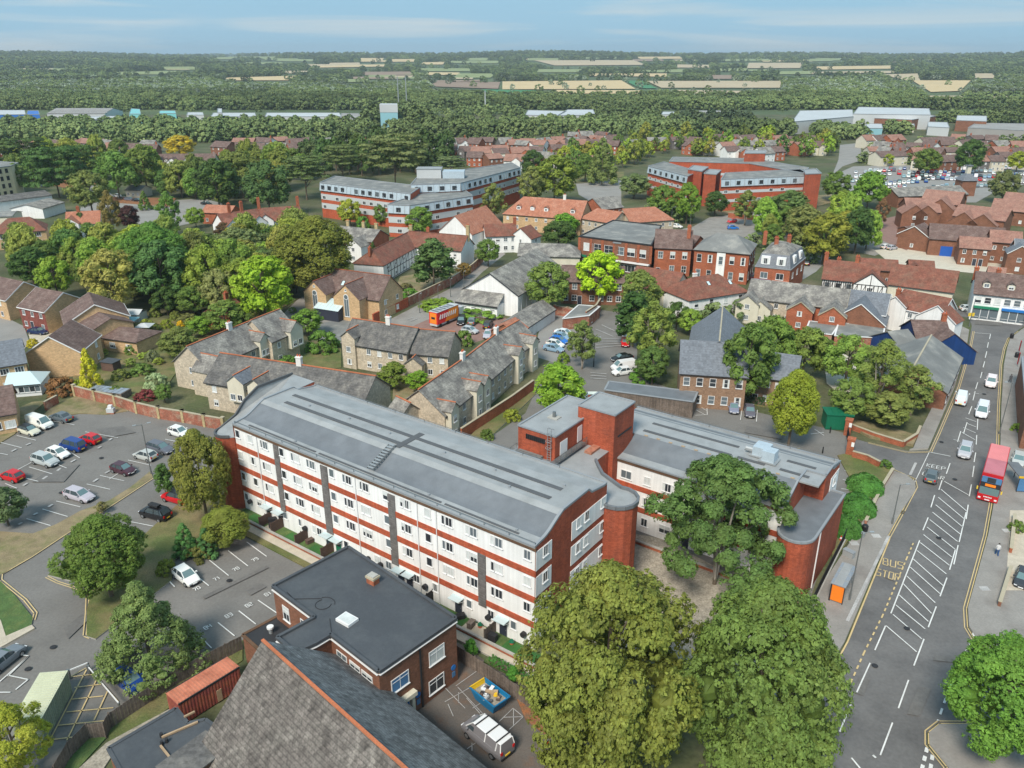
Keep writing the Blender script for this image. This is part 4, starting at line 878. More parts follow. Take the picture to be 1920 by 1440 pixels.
# words on the road: they read towards the driver coming down the left lane (away from us)
b = MB()
def word(s, x, y, x2, y2, gw, gh, m, wd):
 d = (G(x2, y2) - G(x, y)).normalized(); e = Vector((-d.y, d.x, 0)); text_mesh(b, s, G(x, y), d * gw, e * gh, wd, m, ZM + .002)
word('BUS', 1655,1060,1688,1068,.55,.72, 'line_yellow', .12); word('STOP', 1642,1080,1680,1090,.46,.72, 'line_yellow', .12)
word('KEEP', 1737,876,1772,884,.44,.55, 'line_white', .11); word('CLEAR', 1729,892,1766,901,.40,.55, 'line_white', .11)
b.build('road_lettering', kind='structure')
lines('kerb_line', [((1666,1008),(1588,1168))], 'line_worn', .34, z=_lvl[0] + .13)
b = MB()
for x, y in ((1642,1008),(1845,1107),(1887,998),(1601,1022)): p = G(x, y); b.box(p.x - .5, p.x + .5, p.y - .4, p.y + .4,.125, ZM + .135, 'line_worn')
b.build('access_covers', kind='structure')
for P in ([(1590,1560),(1440,1440),(1557,1253),(1640,1070),(1715,905),(1585,855),(1590,812),(1740,844),(1815,653),(1820,600),(1925,600),(1870,840),(1810,1142),(1830,1205),(1925,1260),(1925,1360),(1760,1357),(1810,1560)],
          [(1080,345),(1165,338),(1165,385),(1085,370)],[(1575,272),(1612,268),(1618,300),(1560,330)],[(1560,325),(1930,300),(1930,352),(1700,380)],[(95,345),(235,395),(430,410),(430,385),(200,365)]): OCC.append(P)
# worn patches, trench scars and drain covers in the tarmac
_lvl[0] = ZM - .010
for P, m in (([(60,905),(95,880),(150,872),(120,905)], 'asphalt_dark'),([(180,806),(230,800),(255,812),(200,822)], 'asphalt_dark'),([(120,1180),(165,1145),(170,1160),(128,1200)], 'asphalt_dark'),([(10,1050),(60,1030),(66,1038),(16,1062)], 'asphalt_dark'),([(380,1120),(500,1062),(504,1066),(384,1125)], 'asphalt_dark'),([(460,1110),(490,1095),(500,1102),(470,1118)], 'asphalt_dark'),
             ([(1640,1030),(1652,1000),(1668,1003),(1656,1034)], 'asphalt_dark'),([(1660,1085),(1670,1062),(1688,1066),(1678,1092)], 'asphalt_dark'),([(1700,1340),(1722,1290),(1745,1292),(1724,1345)], 'asphalt_dark'),([(1838,700),(1846,660),(1852,661),(1845,702)], 'asphalt_dark'),([(1600,1300),(1612,1270),(1630,1275),(1618,1306)], 'asphalt_dark'),([(1400,800),(1470,812),(1465,825),(1395,812)], 'asphalt_dark'),([(1750,1240),(1754,1230),(1812,1236),(1810,1246)], 'asphalt_dark'),([(1830,600),(1880,603),(1878,612),(1828,609)], 'asphalt_dark')):
 sheet('tarmac_patch', P, m, z=ZM - .006)
b = MB()
for x, y in ((115,925),(190,860),(95,1060),(430,1090),(535,1120),(1700,1180),(1640,1250),(1760,1010),(1790,900),(1845,740),(1765,830),(1420,830),(100,1215),(53,1256)): p = G(x, y); b.tube((p.x, p.y, ZM - .005),(p.x, p.y, ZM + .003),.32,.32, 'plastic_black', 12)
b.build('drain_covers', kind='structure')
# ================================================================== apartment block (u, v grid: local x = -u, y = v)
ab = thing('apartment_building', 'long white four-storey apartment block with red brick bands, curved grey roof and brick stair tower', 'apartment building', (O2.x, O2.y, 0), BROT)
def uvP(pts): return [(-u, v) for u, v in pts]
def sweep(name, prof, u0, u1, m, th=.18, close=True):
 """a roof shell: profile (v, z) swept along u"""
 b = MB()
 for (v0, z0),(v1, z1) in zip(prof, prof[1:]):
  b.face([(-u0, v0, z0),(-u0, v1, z1),(-u1, v1, z1),(-u1, v0, z0)], m)
  b.face([(-u1, v0, z0 - th),(-u1, v1, z1 - th),(-u0, v1, z1 - th),(-u0, v0, z0 - th)], m)
  for u in (u0, u1): b.face([(-u, v0, z0 - th),(-u, v1, z1 - th),(-u, v1, z1),(-u, v0, z0)], m)
 for v, z in (prof[0], prof[-1]): b.face([(-u0, v, z - th),(-u0, v, z),(-u1, v, z),(-u1, v, z - th)], m)
 return b.build(name, ab)
def endwall(b, prof, u, m, v0=None):
 b.face([(-u, prof[0][0],0)] + [(-u, v, z - .1) for v, z in prof] + [(-u, prof[-1][0],0)], m)
def ucoll(b, u, vz, m, side, th=.06):      # polygon on the end wall, standing th proud
 d = side * th; p = [(-u + d, v, z) for v, z in vz]; b.face(p, m); q = [(-u, v, z) for v, z in vz]
 for i in range(len(p)): j = (i + 1) % len(p); b.face([q[i], q[j], p[j], p[i]], m)
BL = 46.75
curve = [(1.35,12.72),(1.9,12.84),(2.5,13.06),(3.2,13.42),(4.0,13.83),(4.9,14.22)]
full = [(-.12,12.55),(.25,12.6),(1.35,12.72)] + curve[1:] + [(9.7,14.26),(10.3,13.7),(12.9,13.25),(13.55,13.25)]
b = MB(); b.box(-BL, 0,.03,13.5,0,12.0, 'white_render')
b.build('wall', ab)
b = MB(); endwall(b, full, -.02, 'red_brick'); endwall(b, full, BL + .02, 'red_brick')
b.face([(-BL - .02,13.53,0),(.02,13.53,0),(.02,13.53,13.1),(-BL - .02,13.53,13.1)], 'red_brick'); b.build('end_wall', ab)
for k in range(3):
 b = MB(); z = 2.88 + 3.07 * k
 b.box(-BL, .07,-.04,.03, z, z + .72, 'band_brick'); b.build('brick_band', ab)
b = MB(); b.box(-BL + .1,.1,-.10,.02,12.02,12.46, 'soffit_brown'); b.build('fascia', ab)
for k in range(4):
 z0 = 3.62 + 3.07 * (k - 1) if k else .25; z1 = 2.86 + 3.07 * k if k < 3 else 11.95
 b = MB(); ucoll(b, -.02,[(0, z0),(2.75, z0),(2.75, z1),(0, z1)], 'white_render', 1)
 if k: b.build('end_wall_panel', ab); b = MB(); ucoll(b, -.02,[(6.45, z0),(13.5, z0),(13.5, min(z1,12.0)),(6.45, min(z1,12.0))], 'white_render', 1)
 b.build('end_wall_panel', ab)
 for v in ([1.6] + ([7.75,9.35,12.7] if k else [])): window(ab, .085, v, 10.75 - 3.07 * (3 - k), math.pi / 2,.85,1.2, 'two')
sweep('roof_slope', curve, 0, BL, 'membrane'); sweep('roof_flat', [(4.9,14.222),(9.7,14.262)],0, BL, 'membrane_light'); sweep('roof_gutter_strip', [(-.12,12.55),(.25,12.6),(1.35,12.722)],0, BL, 'membrane_light')
sweep('roof_back', [(9.7,14.26),(10.4,13.72),(12.9,13.3),(13.55,13.3)],0, BL, 'membrane_light')
sweep('roof_slope', [(4.2,13.945),(4.9,14.236)],0.02, BL - .02, 'membrane_light', th=.01)
for v in (5.95,8.1):
 b = MB(); b.box(-BL + 3.2 if v < 7 else -BL + 2.2,-2.3, v - .28, v + .28,14.24,14.30, 'membrane_dark'); b.build('roof_walkway', ab)
b = MB(); b.box(-23.3,-22.5,5.1,9.4,14.24,14.315, 'membrane_dark'); b.build('roof_walkway', ab)
b = MB()
for a, c in ((-44.5,-32),(-31.4,-12.5),(-12,-2.5)): b.box(a, c, .62,.86,12.66,12.72, 'membrane_dark')
b.build('gutter_line', ab)
def rail(pts, h, name='guard_rail', post=2.4, m='metal_grey', par=None, r=.03, mids=(1.0,.5)):
 b = MB()
 for p, q in zip(pts, pts[1:]):
  p, q = Vector(p), Vector(q); d = q - p; n = max(1, int(d.length / post))
  for k in mids: b.bar(p + Vector((0,0, h * k)), q + Vector((0,0, h * k)), r * 1.6, r * 1.6, m)
  for i in range(n + 1): s = p + d * i / n; b.bar(s, s + Vector((0,0, h)), r * 1.8, r * 1.8, m)
 return b.build(name, par or ab)
rail([(-BL + .2,.05,12.6),(-.1,.05,12.6)],.35, post=3, mids=(1,)); rail([(-BL + .4,13.4,13.25),(-6,13.4,13.25)],.45, post=5, mids=(1,))
for v0, z0, v1, z1 in ((-.1,12.7,13.4,13.3),):
 for X in (-.12,-BL + .12):
  b = MB()
  for (a, za),(c, zc) in zip(full, full[1:]): b.bar((X, a, za + .06),(X, c, zc + .06),.30,.22, 'trim_grey')
  b.build('roof_kerb', ab)
b = MB(); b.bar((-BL, 13.5,13.35),(0,13.5,13.35),.2,.2, 'trim_grey'); b.bar((-BL, -.12,12.62),(0,-.12,12.62),.14,.14, 'trim_grey'); b.build('roof_kerb', ab)
# roof access steps over the curve, every tread a piece
stp = MB(); stp.box(-.42,.42,-.11,.11,-.02,.05, 'galvanised'); stpm = stp.mesh('tread'); lad = MB()
for s in (-.46,.46): lad.bar((-23.4 + s, 1.2,12.95),(-23.4 + s, 4.9,14.5),.06,.16, 'metal_grey')
lo = lad.build('access_stair', ab)
for i in range(10): t = i / 9; obj('tread', stpm, lo, (-23.4, lerp(1.3,4.75, t), lerp(12.98,14.42, t) + .12))
for u, v in ((40,6.9),(33,7.2),(26,7.1),(17.5,7.2),(10.4,7.3),(7,5.3),(2.5,8.9),(3,1.05),(36,1.05),(14.5,1.05)):
 b = MB(); z = 14.24 if v > 4 else 12.68; b.tube((0,0,0),(0,0,.22),.14,.12, 'trim_grey', 8); b.build('roof_vent', ab, (-u, v, z))
# front windows
single = [46.1,43.6,37.5,28.6,19.95,13.85,.95]; double = [40.9,35.05,32.25,26.1,23.35,17.1,11.2,7.95,4.75]
for k in range(1,4):
 z = 10.72 - 3.07 * (3 - k)
 for u in single: window(ab, -u, -.0, z, 0,.85,1.12, 'one' if u != .95 else 'two')
 for u in double: window(ab, -u - .47,0, z, 0,.46,1.12, 'one'); window(ab, -u + .32,0, z, 0,.95,1.12, 'two')
for u, ww in ((46.1,.8),(43.5,.85),(40.0 - 1.7,.8),(35.5,.5),(32.9,.5),(31.9,.9),(27.2,.8),(22.0,.9),(20.2,.9),(15.9,.9),(13.2,.9),(8.4,.75),(5.5,.85),(2.6,.75)):
 window(ab, -u, 0,1.55,0, ww, 1.05, 'two' if ww > .8 else 'one')
for u, z0, z1, wd in ((38.5,2.6,11.95,.95),(29.9,2.6,11.8,1.15),(19.1,2.6,11.7,1.05),(6.6,2.6,9.1,1.0)):
 b = MB(); n = int((z1 - z0) / .31)
 b.box(-u - wd / 2,-u + wd / 2,-.075,.02, z0, z1, 'tile_hung'); o = b.build('tile_hung_strip', ab)
 tm = MB(); tm.box(-wd / 2, wd / 2,-.02,0,0,.25, 'tile_hung'); tmm = tm.mesh('tile_course')
 for i in range(n): obj('tile_course', tmm, o, (-u, -.075, z0 + i * (z1 - z0) / n))
def canopy_door(u, m='door_dark', c=True):
 door(ab, -u, 0,0,0,.95,2.05, m)
 if c:
  b = MB(); b.box(-.75,.75,-.95,0,2.35,2.43, 'roof_glass'); b.bar((-.7,-.9,2.33),(-.7,0,1.95),.05,.05, 'white_paint'); b.bar((.7,-.9,2.33),(.7,0,1.95),.05,.05, 'white_paint'); b.build('door_canopy', ab, (-u, 0,0))
for u, m in ((41.6, 'door_dark'),(39.3, 'door_dark'),(30.3, 'door_dark'),(28.6, 'tank_green'),(18.3, 'door_dark'),(17.0, 'door_dark'),(9.9, 'door_dark'),(3.9, 'door_dark')): canopy_door(u, m)
for u in (45.2,34.4,23.4,21.4,14.5,5.7,1.2):
 b = MB(); b.tube((0,-.06,0),(0,-.45,0),.3,.3, 'plastic_black', 12); b.tube((0,0,0),(0,-.06,0),.12,.12, 'metal_grey', 8); obj('satellite_dish', b.mesh('satellite_dish'), ab, (-u, -.02,1.75))
b = MB()
for u in (42.2,24.7,15.3,12.6): b.bar((-u, -.06,.1),(-u, -.06,12),.09,.07, 'white_paint')
b.build('downpipe', ab)
# ---- left end: curved brick stair nose
def arc(cu, cv, r, a0, a1, n=10): return [(cu + r * math.cos(math.radians(lerp(a0, a1, i / n))), cv + r * math.sin(math.radians(lerp(a0, a1, i / n)))) for i in range(n + 1)]
nose = [(BL, 6.5),(BL, -.15)] + [(BL + .4,-.6)] + arc(BL + 1.9,.25,1.6,240,360,8) + [(BL + 3.9,3.0),(BL + 4.4,5.0),(BL + 4.6,7.5),(BL + 4.6,13.5),(BL, 13.5)]
nz_ = lambda p: 10.6 + 3.2 * float(smooth((p.y - .8) / 7))
b = MB(); b.prism(uvP(nose),0, nz_, 'red_brick'); b.build('curved_stair_wall', ab)
b = MB(); b.prism(uvP(nose), lambda p: nz_(p) + .01, lambda p: nz_(p) + .08, 'membrane_light'); b.build('curved_stair_roof', ab)
b = MB()
for a, c in zip(uvP(nose)[2:-1], uvP(nose)[3:-1]): b.bar((*a, nz_(Vector((*a, 0))) + .18),(*c, nz_(Vector((*c, 0))) + .18),.22,.34, 'membrane_dark')
b.build('curved_parapet', ab)
# ---- link building between the slabs with its curved nose
link_arc = [(-.45 + 2.3 * math.cos(math.radians(a)),15.3 + 2.3 * math.sin(math.radians(a))) for a in (72,95,120,145,170,195,220,245,268,280)]
link = [(16,13.5),(16,26),(6,26),(6,21.5),(5.0,20.4),(3.6,19.0),(2.2,18.35),(1.2,17.9)] + link_arc[::1] + [(.02,13.5)]
link = [(u if i < 8 else u, v) for i, (u, v) in enumerate(link)]
b = MB(); b.prism(uvP(link),0,10.6, 'red_brick'); b.build('link_wall', ab)
b = MB(); b.prism(uvP(link),10.61,10.68, 'membrane_light'); b.build('link_roof', ab)
b = MB(); lp = uvP(link)
for a, c in zip(lp[3:-1], lp[4:]): b.bar((*a, 10.82),(*c, 10.82),.3,.42, 'membrane')
b.build('link_parapet', ab)
# ---- plant room, tower
def blockp(name, u0, u1, v0, v1, z0, z1, wall='red_brick', roof='membrane_light'):
 b = MB(); b.box(-u1,-u0, v0, v1, z0, z1, wall); b.build(name + '_wall', ab)
 b = MB(); b.box(-u1 - .05,-u0 + .05, v0 - .05, v1 + .05, z1 + .002, z1 + .07, roof); b.build(name + '_roof', ab)
 b = MB()
 for p, q in (((-u1, v0),(-u0, v0)),((-u0, v0),(-u0, v1)),((-u0, v1),(-u1, v1)),((-u1, v1),(-u1, v0))): b.bar((*p, z1 + .12),(*q, z1 + .12),.22,.2, 'trim_grey')
 b.build(name + '_parapet', ab)
blockp('plant_room', 9.8,15.2,18.3,29.5,10.5,14.0); blockp('tower', 5.4,10.6,24.7,29.7,0,15.6)
b = MB(); b.box(-14.0,-11.2,18.2,18.3,12.75,13.35, 'plastic_black')
for i in range(9): b.box(-13.95 + i * .3,-13.85 + i * .3,18.14,18.2,12.75,13.35, 'black_metal')
b.build('louvre', ab)
for x, w_ in ((-9.8,1.5), ):
 b = MB(); b.box(-9.82,-9.74,19.4,21.0,10.75,12.9, 'white_paint'); b.build('roof_door', ab)
b = MB(); b.box(-9.82,-9.74,23.35,24.4,11.3,13.4, 'white_paint'); b.build('roof_door', ab)
b = MB(); b.box(-5.38,-5.3,25.6,29.1,12.4,12.62, 'plastic_black'); b.build('vent_slot', ab)
b = MB()
for s in (-.25,.25): b.bar((-10.5 + s, 18.1,10.7),(-10.5 + s, 18.1,15.1),.06,.06, 'galvanised'); b.bar((-10.5 + s, 18.1,15.1),(-10.5 + s, 18.9,14.6),.06,.06, 'galvanised')
for i in range(13): b.bar((-10.75,18.1,10.9 + i * .32),(-10.25,18.1,10.9 + i * .32),.04,.04, 'galvanised')
for z in (12.6,13.5,14.4):
 for k in range(6): a0, a1 = math.pi * k / 6, math.pi * (k + 1) / 6; b.bar((-10.5 + .35 * math.cos(a0),18.1 - .6 * math.sin(a0), z),(-10.5 + .35 * math.cos(a1),18.1 - .6 * math.sin(a1), z),.04,.04, 'galvanised')
b.build('ladder', ab)
b = MB(); b.tube((-12.9,22.8,14),(-12.9,22.8,14.9),.22,.22, 'metal_grey', 10); b.box(-13.6,-12.2,22.3,23.4,14.05,14.2, 'concrete'); b.build('flue', ab)
b = MB(); b.box(-14.9,-11.4,17.0,18.2,10.68,11.1, 'flat_roof_grey'); b.build('plinth', ab); rail([(-15.3,18.2,10.7),(-15.3,16.8,10.7),(-11.4,16.8,10.7)],1.0, post=.8)
b = MB(); b.box(-9.7,-8.9,17.0,24.2,11.1,11.2, 'metal_grey'); b.build('walkway', ab); rail([(-8.9,17.0,11.15),(-8.9,24.2,11.15)],.8, post=1.2); rail([(-16,14.2,10.68),(-1,14.2,10.68)],.9, post=2.2)
b = MB(); b.box(-8.2,-7.2,22.5,25.4,10.7,11.0, 'orange_tile'); b.build('lower_lean_to_roof', ab)
# ---- rear wing
wc = [(27.2,9.66),(27.9,9.85),(28.7,10.15),(29.6,10.55),(30.6,10.95)]
wfull = [(25.9,9.5),(26.2,9.55),(27.2,9.66)] + wc[1:] + [(36.2,11.0),(36.8,10.5),(39.2,10.1),(39.8,10.1)]
b = MB(); b.box(-5.6,15.5,26.05,39.7,0,9.2, 'white_render'); b.build('wing_wall', ab)
b = MB(); b.face([(15.52,26,0)] + [(15.52, v, z - .1) for v, z in wfull if v < 33.7] + [(15.52,33.6,10.9),(15.52,33.6,0)], 'red_brick'); b.face([(15.5,33.6,0),(17.7,33.6,0),(17.7,33.6,10.8),(15.5,33.6,10.8)], 'red_brick')
b.face([(17.7,33.6,0),(17.7,39.75,0),(17.7,39.75,10),(17.7,36.8,10.4),(17.7,36.2,10.9),(17.7,33.6,10.9)], 'red_brick'); b.face([(-18,39.75,0),(17.7,39.75,0),(17.7,39.75,10),(-18,39.75,10)], 'red_brick'); b.build('wing_end_wall', ab)
for k in range(2):
 b = MB(); z = 2.75 + 2.95 * k; b.box(-5.5,15.5,25.98,26.05, z, z + .7, 'band_brick'); b.build('brick_band', ab)
b = MB(); b.box(-5.5,15.5,25.92,26.06,9.0,9.42, 'soffit_brown'); b.build('fascia', ab)
sweep('wing_roof_slope', wc, 5.5,-15.5, 'membrane'); sweep('wing_roof_flat', [(30.6,10.952),(36.2,11.0)],10,-17.7, 'membrane_light'); sweep('wing_gutter_strip', [(25.9,9.5),(26.2,9.55),(27.2,9.66)],5.4,-15.5, 'membrane_light')
sweep('wing_roof_back', [(36.2,11.0),(36.8,10.5),(39.2,10.12),(39.8,10.1)],10,-17.7, 'membrane_light')
sweep('wing_roof_slope', [(36.9,10.5),(37.6,10.4)],9.9,-17.6, 'membrane', th=.01); sweep('wing_roof_slope', [(38.2,10.3),(38.8,10.22)],9.9,-17.6, 'membrane', th=.01)
for v in (32.0,34.6):
 for a, c in ((-5,6.8),(7.6,11.0),(12.8,16.2)):
  b = MB(); b.box(a, c, v - .25, v + .25,10.99,11.04, 'membrane_dark'); b.build('roof_walkway', ab)
b = MB()
for p, q in (((15.4,25.9,9.6),(15.4,27.2,9.72)),((15.4,27.2,9.72),(15.4,30.6,11.05)),((15.4,30.6,11.05),(15.4,33.5,11.1)),((15.4,33.5,11.1),(17.7,33.5,11.1)),((17.65,33.5,11.1),(17.65,36.2,11.1)),((17.65,36.2,11.1),(17.65,39.8,10.25)),((17.7,39.8,10.2),(-10,39.8,10.2)),((-5,25.88,9.55),(15.4,25.88,9.55))): b.bar(p, q, .22,.2, 'trim_grey')
b.build('wing_roof_kerb', ab); rail([(-10,39.6,10.1),(17,39.6,10.1)],.5, post=5, mids=(1,))
for (x, y, sx, sy, h) in ((9.8,34.3,.9,1.0,1.1),(11.1,33.2,.75,.75,1.3)):
 b = MB(); b.box(x - sx, x + sx, y - sy, y + sy, 11.2,11.2 + h, 'zinc'); b.box(x - sx - .3, x + sx + .3, y - sy - .2, y + sy + .2,11.05,11.2, 'galvanised'); b.build('air_handling_unit', ab)
b = MB(); b.tube((7.9,34.0,11.5),(9.0,34.0,11.5),.35,.35, 'galvanised', 10); b.build('duct', ab)
for i in range(12): b = MB(); b.box(-.2,.2,-.12,.12,0,.05, 'plate_yellow') if False else b.box(-.22,.22,-.12,.12,0,.06, 'timber_new'); b.build('anchor_plate', ab, (-4 + i * 1.7,30.75,10.98))
# wing windows
for k in range(3):
 z = .95 + 2.95 * k
 for i, x in enumerate((-4.1,-1.2,1.6,4.4,7.2,10.0,12.8)):
  if k == 0 and i in (0,3,5): door(ab, x, 26.05,0,0); window(ab, x + 1.1,26.05,1.0,0,.5,1.1, 'one'); continue
  window(ab, x, 26.05, z, 0,1.5 if i % 2 == 0 else .9,1.15, 'two')
b = MB(); b.box(17.7,17.76,36.2,39.6,2.2,9.4, 'white_render'); b.build('end_wall_panel', ab); [window(ab, 17.76,37.9, z, math.pi / 2,1.1,1.1) for z in (3,6,8.2 - .3)]
# right end curved stair
rn = [(-15.55,36.6),(-15.55,24.6)] + arc(-17.5,24.6,1.95,180 + 180,180,1)[0:0] + [(-17.5 + 1.95 * math.cos(math.radians(a)),24.9 + 1.95 * math.sin(math.radians(a))) for a in range(0,-181,-20)] + [(-19.45,36.6)]
b = MB(); b.prism(uvP(rn),0,7.6, 'red_brick'); b.build('curved_stair_wall', ab)
b = MB(); b.prism(uvP(rn),7.61,7.68, 'membrane'); b.build('curved_stair_roof', ab)
b = MB(); q = uvP(rn)
for a, c in zip(q[1:], q[2:] + q[:1]): b.bar((*a, 7.75),(*c, 7.75),.26,.26, 'trim_grey')
b.build('curved_parapet', ab); b = MB(); b.bar((19.5,27,.1),(19.5,27,7.5),.14,.12, 'white_paint'); b.build('downpipe', ab)
BLD.append((O2.x - 17, O2.y + 18,24)); BLD.append((O2.x + 5, O2.y + 10,12)); BLD.append((O2.x + 25, O2.y + 22,14))
for P in ([LU(50,-5), LU(-8,-5), LU(-8,14), LU(50,14)],[LU(16,13), LU(-22,22), LU(-22,42), LU(14,42)]): OCC.append([px_of(p) for p in P])
# ---- little gardens in front of the flats
fence_b = MB()
def tbox(b, u0, u1, v0, v1, z0, z1, m): b.box(-u1,-u0, v0, v1, z0, z1, m)
gw = thing('garden_wall', 'low white coped wall with brick base along the front gardens of the flats', 'wall', (O2.x, O2.y, 0), BROT)
b = MB(); tbox(b, -8,44.3,-2.18,-2.02,0,.45, 'orange_brick'); b.build('brick_base', gw); b = MB(); tbox(b, -8,44.3,-2.24,-1.96,.45,.62, 'concrete'); b.build('coping', gw)
gw2 = thing('garden_wall', 'low white coped wall with brick base in front of the rear wing', 'wall', (O2.x, O2.y, 0), BROT)
b = MB(); tbox(b, -13,5,23.2,23.36,0,.45, 'orange_brick'); b.build('brick_base', gw2); b = MB(); tbox(b, -13,5,23.14,23.42,.45,.62, 'concrete'); b.build('coping', gw2)
for k, (u, m, lab) in enumerate(((41.2, 'timber_brown', 'brown slatted garden screen nearest the left brick stair nose'),(38.9, 'timber_brown', 'brown slatted garden screen beside the dark front door near the grey tile strip'),(34.3, 'timber_brown', 'brown slatted garden screen between the two patches of artificial lawn'),(29.6, 'timber_brown', 'brown trellis screen beside the pale patio above the flat roof corner'),(13.6, 'plastic_black', 'black angled garden screen beside the far door of the flats'),(4.9, 'timber', 'pale timber garden screen beside the nearest canopied door'))):
 p = LU(u, -1.0); t = thing('garden_screen', lab, 'fence', p, BROT, 'garden screens in front of the flats')
 for i in range(6): bb = MB(); bb.box(-.03,.03,-.95,.95,.1 + i * .26,.32 + i * .26, m); bb.build('board', t)
 for y in (-.95,0,.95): bb = MB(); bb.box(-.05,.05, y - .05, y + .05,0,1.75, m); bb.build('post', t)
for u0, u1 in ((44.5,41.6),(37,34.8),(32.5,30.2),(11.8,8.4),(3,-1)):
 US('artificial_lawn', u1, u0,-1.9,-.3, 'artificial_grass', .07)
for u0, u1 in ((40.8,38.9),(29.2,26.5),(8.2,5.2)): US('patio', u1, u0,-1.9,-.2, 'paving_beige', .08)
def hedge_at(p0, p1, w_, h, label, col=(.045,.12,.025), n=None, group=None):
 """a clipped hedge: overlapping leafy domes in one crown"""
 p0, p1 = Vector(p0), Vector(p1); d = p1 - p0; L_ = d.length; rng = np.random.default_rng(int(L_ * 10) + 3); n = n or int(L_ * 90 * max(1, w_))
 P = np.stack([rng.uniform(0, L_, n), rng.uniform(-w_ / 2, w_ / 2, n), rng.uniform(0, h, n)],1); face = rng.integers(0,3, n)
 P[face == 0,2] = h * rng.uniform(.9,1.05,(face == 0).sum()); P[face == 1,1] = -w_ / 2 * rng.uniform(.9,1.05,(face == 1).sum()); P[face == 2,1] = w_ / 2 * rng.uniform(.9,1.05,(face == 2).sum())
 Nn = np.zeros((n, 3)); Nn[face == 0,2] = 1; Nn[face == 1,1] = -1; Nn[face == 2,1] = 1; Nn += rng.normal(size=(n, 3)) * .45; Nn /= np.linalg.norm(Nn, axis=1, keepdims=True)
 core = MB(); core.box(.1, L_ - .1,-w_ * .4, w_ * .4,0, h * .88, 'bark')
 me = quads_mesh('hedge', P, Nn, .16,['foliage', 'bark'], rng, core)
 return obj('hedge', me, None, (p0.x, p0.y, 0), math.atan2(d.y, d.x), col, label=label, category='hedge', group=group)
hedge_at(LU(2.6,-3.9), LU(-7,-3.9),.7,.8, 'narrow green hedge between the path and the board fence behind the skip', (.05,.17,.03))
# ================================================================== brick annex with the dark flat roof
AX = [(511.7,1101.7),(653,1028),(855,1161.7),(710,1261.7),(620,1191.7),(593,1208),(553,1226),(520,1198),(590,1160)]
an, Q = flat_block('two-storey red brick annex with dark felt flat roof, white skylight and short chimney', AX, 7.2, 'brown_brick', 'felt', name='brick_annex', par=.3, trim='felt')
cA = an.location
b = MB(); n = len(Q)
for i in range(n):
 a, d = Vector((*Q[i],7.02)), Vector((*Q[(i + 1) % n],7.02)); b.bar(a, d, .42,.07, 'white_paint')
b.build('white_edge', an)
p = G(755,1162,7.3) if False else G(651,1163.5,7.3); x, y = p.x - cA.x, p.y - cA.y
b = MB(); T = Matrix.Translation((x, y, 7.27)) @ Matrix.Rotation(BROT, 4, 'Z'); b.box(-.85,.85,-.65,.65,0,.28, 'white_paint', T); b.build('skylight_frame', an); b = MB(); b.box(-.72,.72,-.52,.52,.281,.32, 'curtain', T); b.build('skylight', an)
p = G(699.5,1092,7.3); x, y = p.x - cA.x, p.y - cA.y; b = MB(); T = Matrix.Translation((x, y, 7.27)) @ Matrix.Rotation(BROT, 4, 'Z'); b.box(-.5,.5,-.4,.4,0,.62, 'orange_brick', T); b.box(-.58,.58,-.48,.48,.62,.85, 'stone_ridge', T); b.box(-.45,.45,-.36,.36,.85,.98, 'concrete', T); b.build('chimney', an)
b = MB(); c_ = G(606,1133,7.3)
for k in range(20): a0, a1 = k * .32,(k + 1) * .32; r = .75 if k > 5 else 1.1; b.bar((c_.x - cA.x + r * math.cos(a0), c_.y - cA.y + r * math.sin(a0),7.30),(c_.x - cA.x + r * math.cos(a1), c_.y - cA.y + r * math.sin(a1),7.30),.05,.04, 'felt_black')
for a, d in (((603,1122),(550,1123)),((550,1123),(538,1110)),((618,1160),(622,1190))): P0, P1 = G(*a, 7.3), G(*d, 7.3); b.bar((P0.x - cA.x, P0.y - cA.y, 7.30),(P1.x - cA.x, P1.y - cA.y, 7.30),.06,.04, 'felt_black')
b.build('cable', an)
def wall_win(root, px, z, w_, h, style='top', pane=None, side=0, rot=BROT, plane=None, zc=True):
 """a window whose middle shows at pixel px, at height z, on a wall with the block's orientation"""
 p = G(px[0], px[1], z); a = BROT + side
 o = window(root, p.x - root.location.x, p.y - root.location.y, z - h / 2, a, w_, h, style, pane); return o
side = math.pi / 2   # right-hand face
def on_edge(i, t, z): a, d = Vector((*Q[i],0)), Vector((*Q[(i + 1) % len(Q)],0)); p = a.lerp(d, t); e = (d - a).normalized(); return p, math.atan2(e.y, e.x)
for i, t, z, w_, h, st, pn in ((2,.28,4.0,1.9,1.6, 'top', 'curtain'),(2,.30,.7,1.9,1.6, 'top', 'glass'),(2,.76,3.95,2.0,1.5, 'top', 'blue_blind')):
 p, a = on_edge(i, t, z); n_ = Vector((math.sin(a),-math.cos(a)));
 if n_.dot(Vector((p.x, p.y))) < 0: a += math.pi
 window(an, p.x, p.y, z, a, w_, h, st, pn)
p, a = on_edge(2,.72,0); a = a if Vector((math.sin(a),-math.cos(a))).dot(Vector((p.x, p.y))) > 0 else a + math.pi
b = MB(); T = Matrix.Translation((p.x, p.y, 0)) @ Matrix.Rotation(a, 4, 'Z'); b.box(-.95,-.6,-.35,0,0,2.5, 'cream_render', T); b.box(.6,.95,-.35,0,0,2.5, 'cream_render', T); b.box(-1.1,1.1,-.55,0,2.5,2.95, 'cream_render', T); b.build('porch', an); door(an, p.x, p.y, 0, a, 1.0,2.2, 'blue_shop')
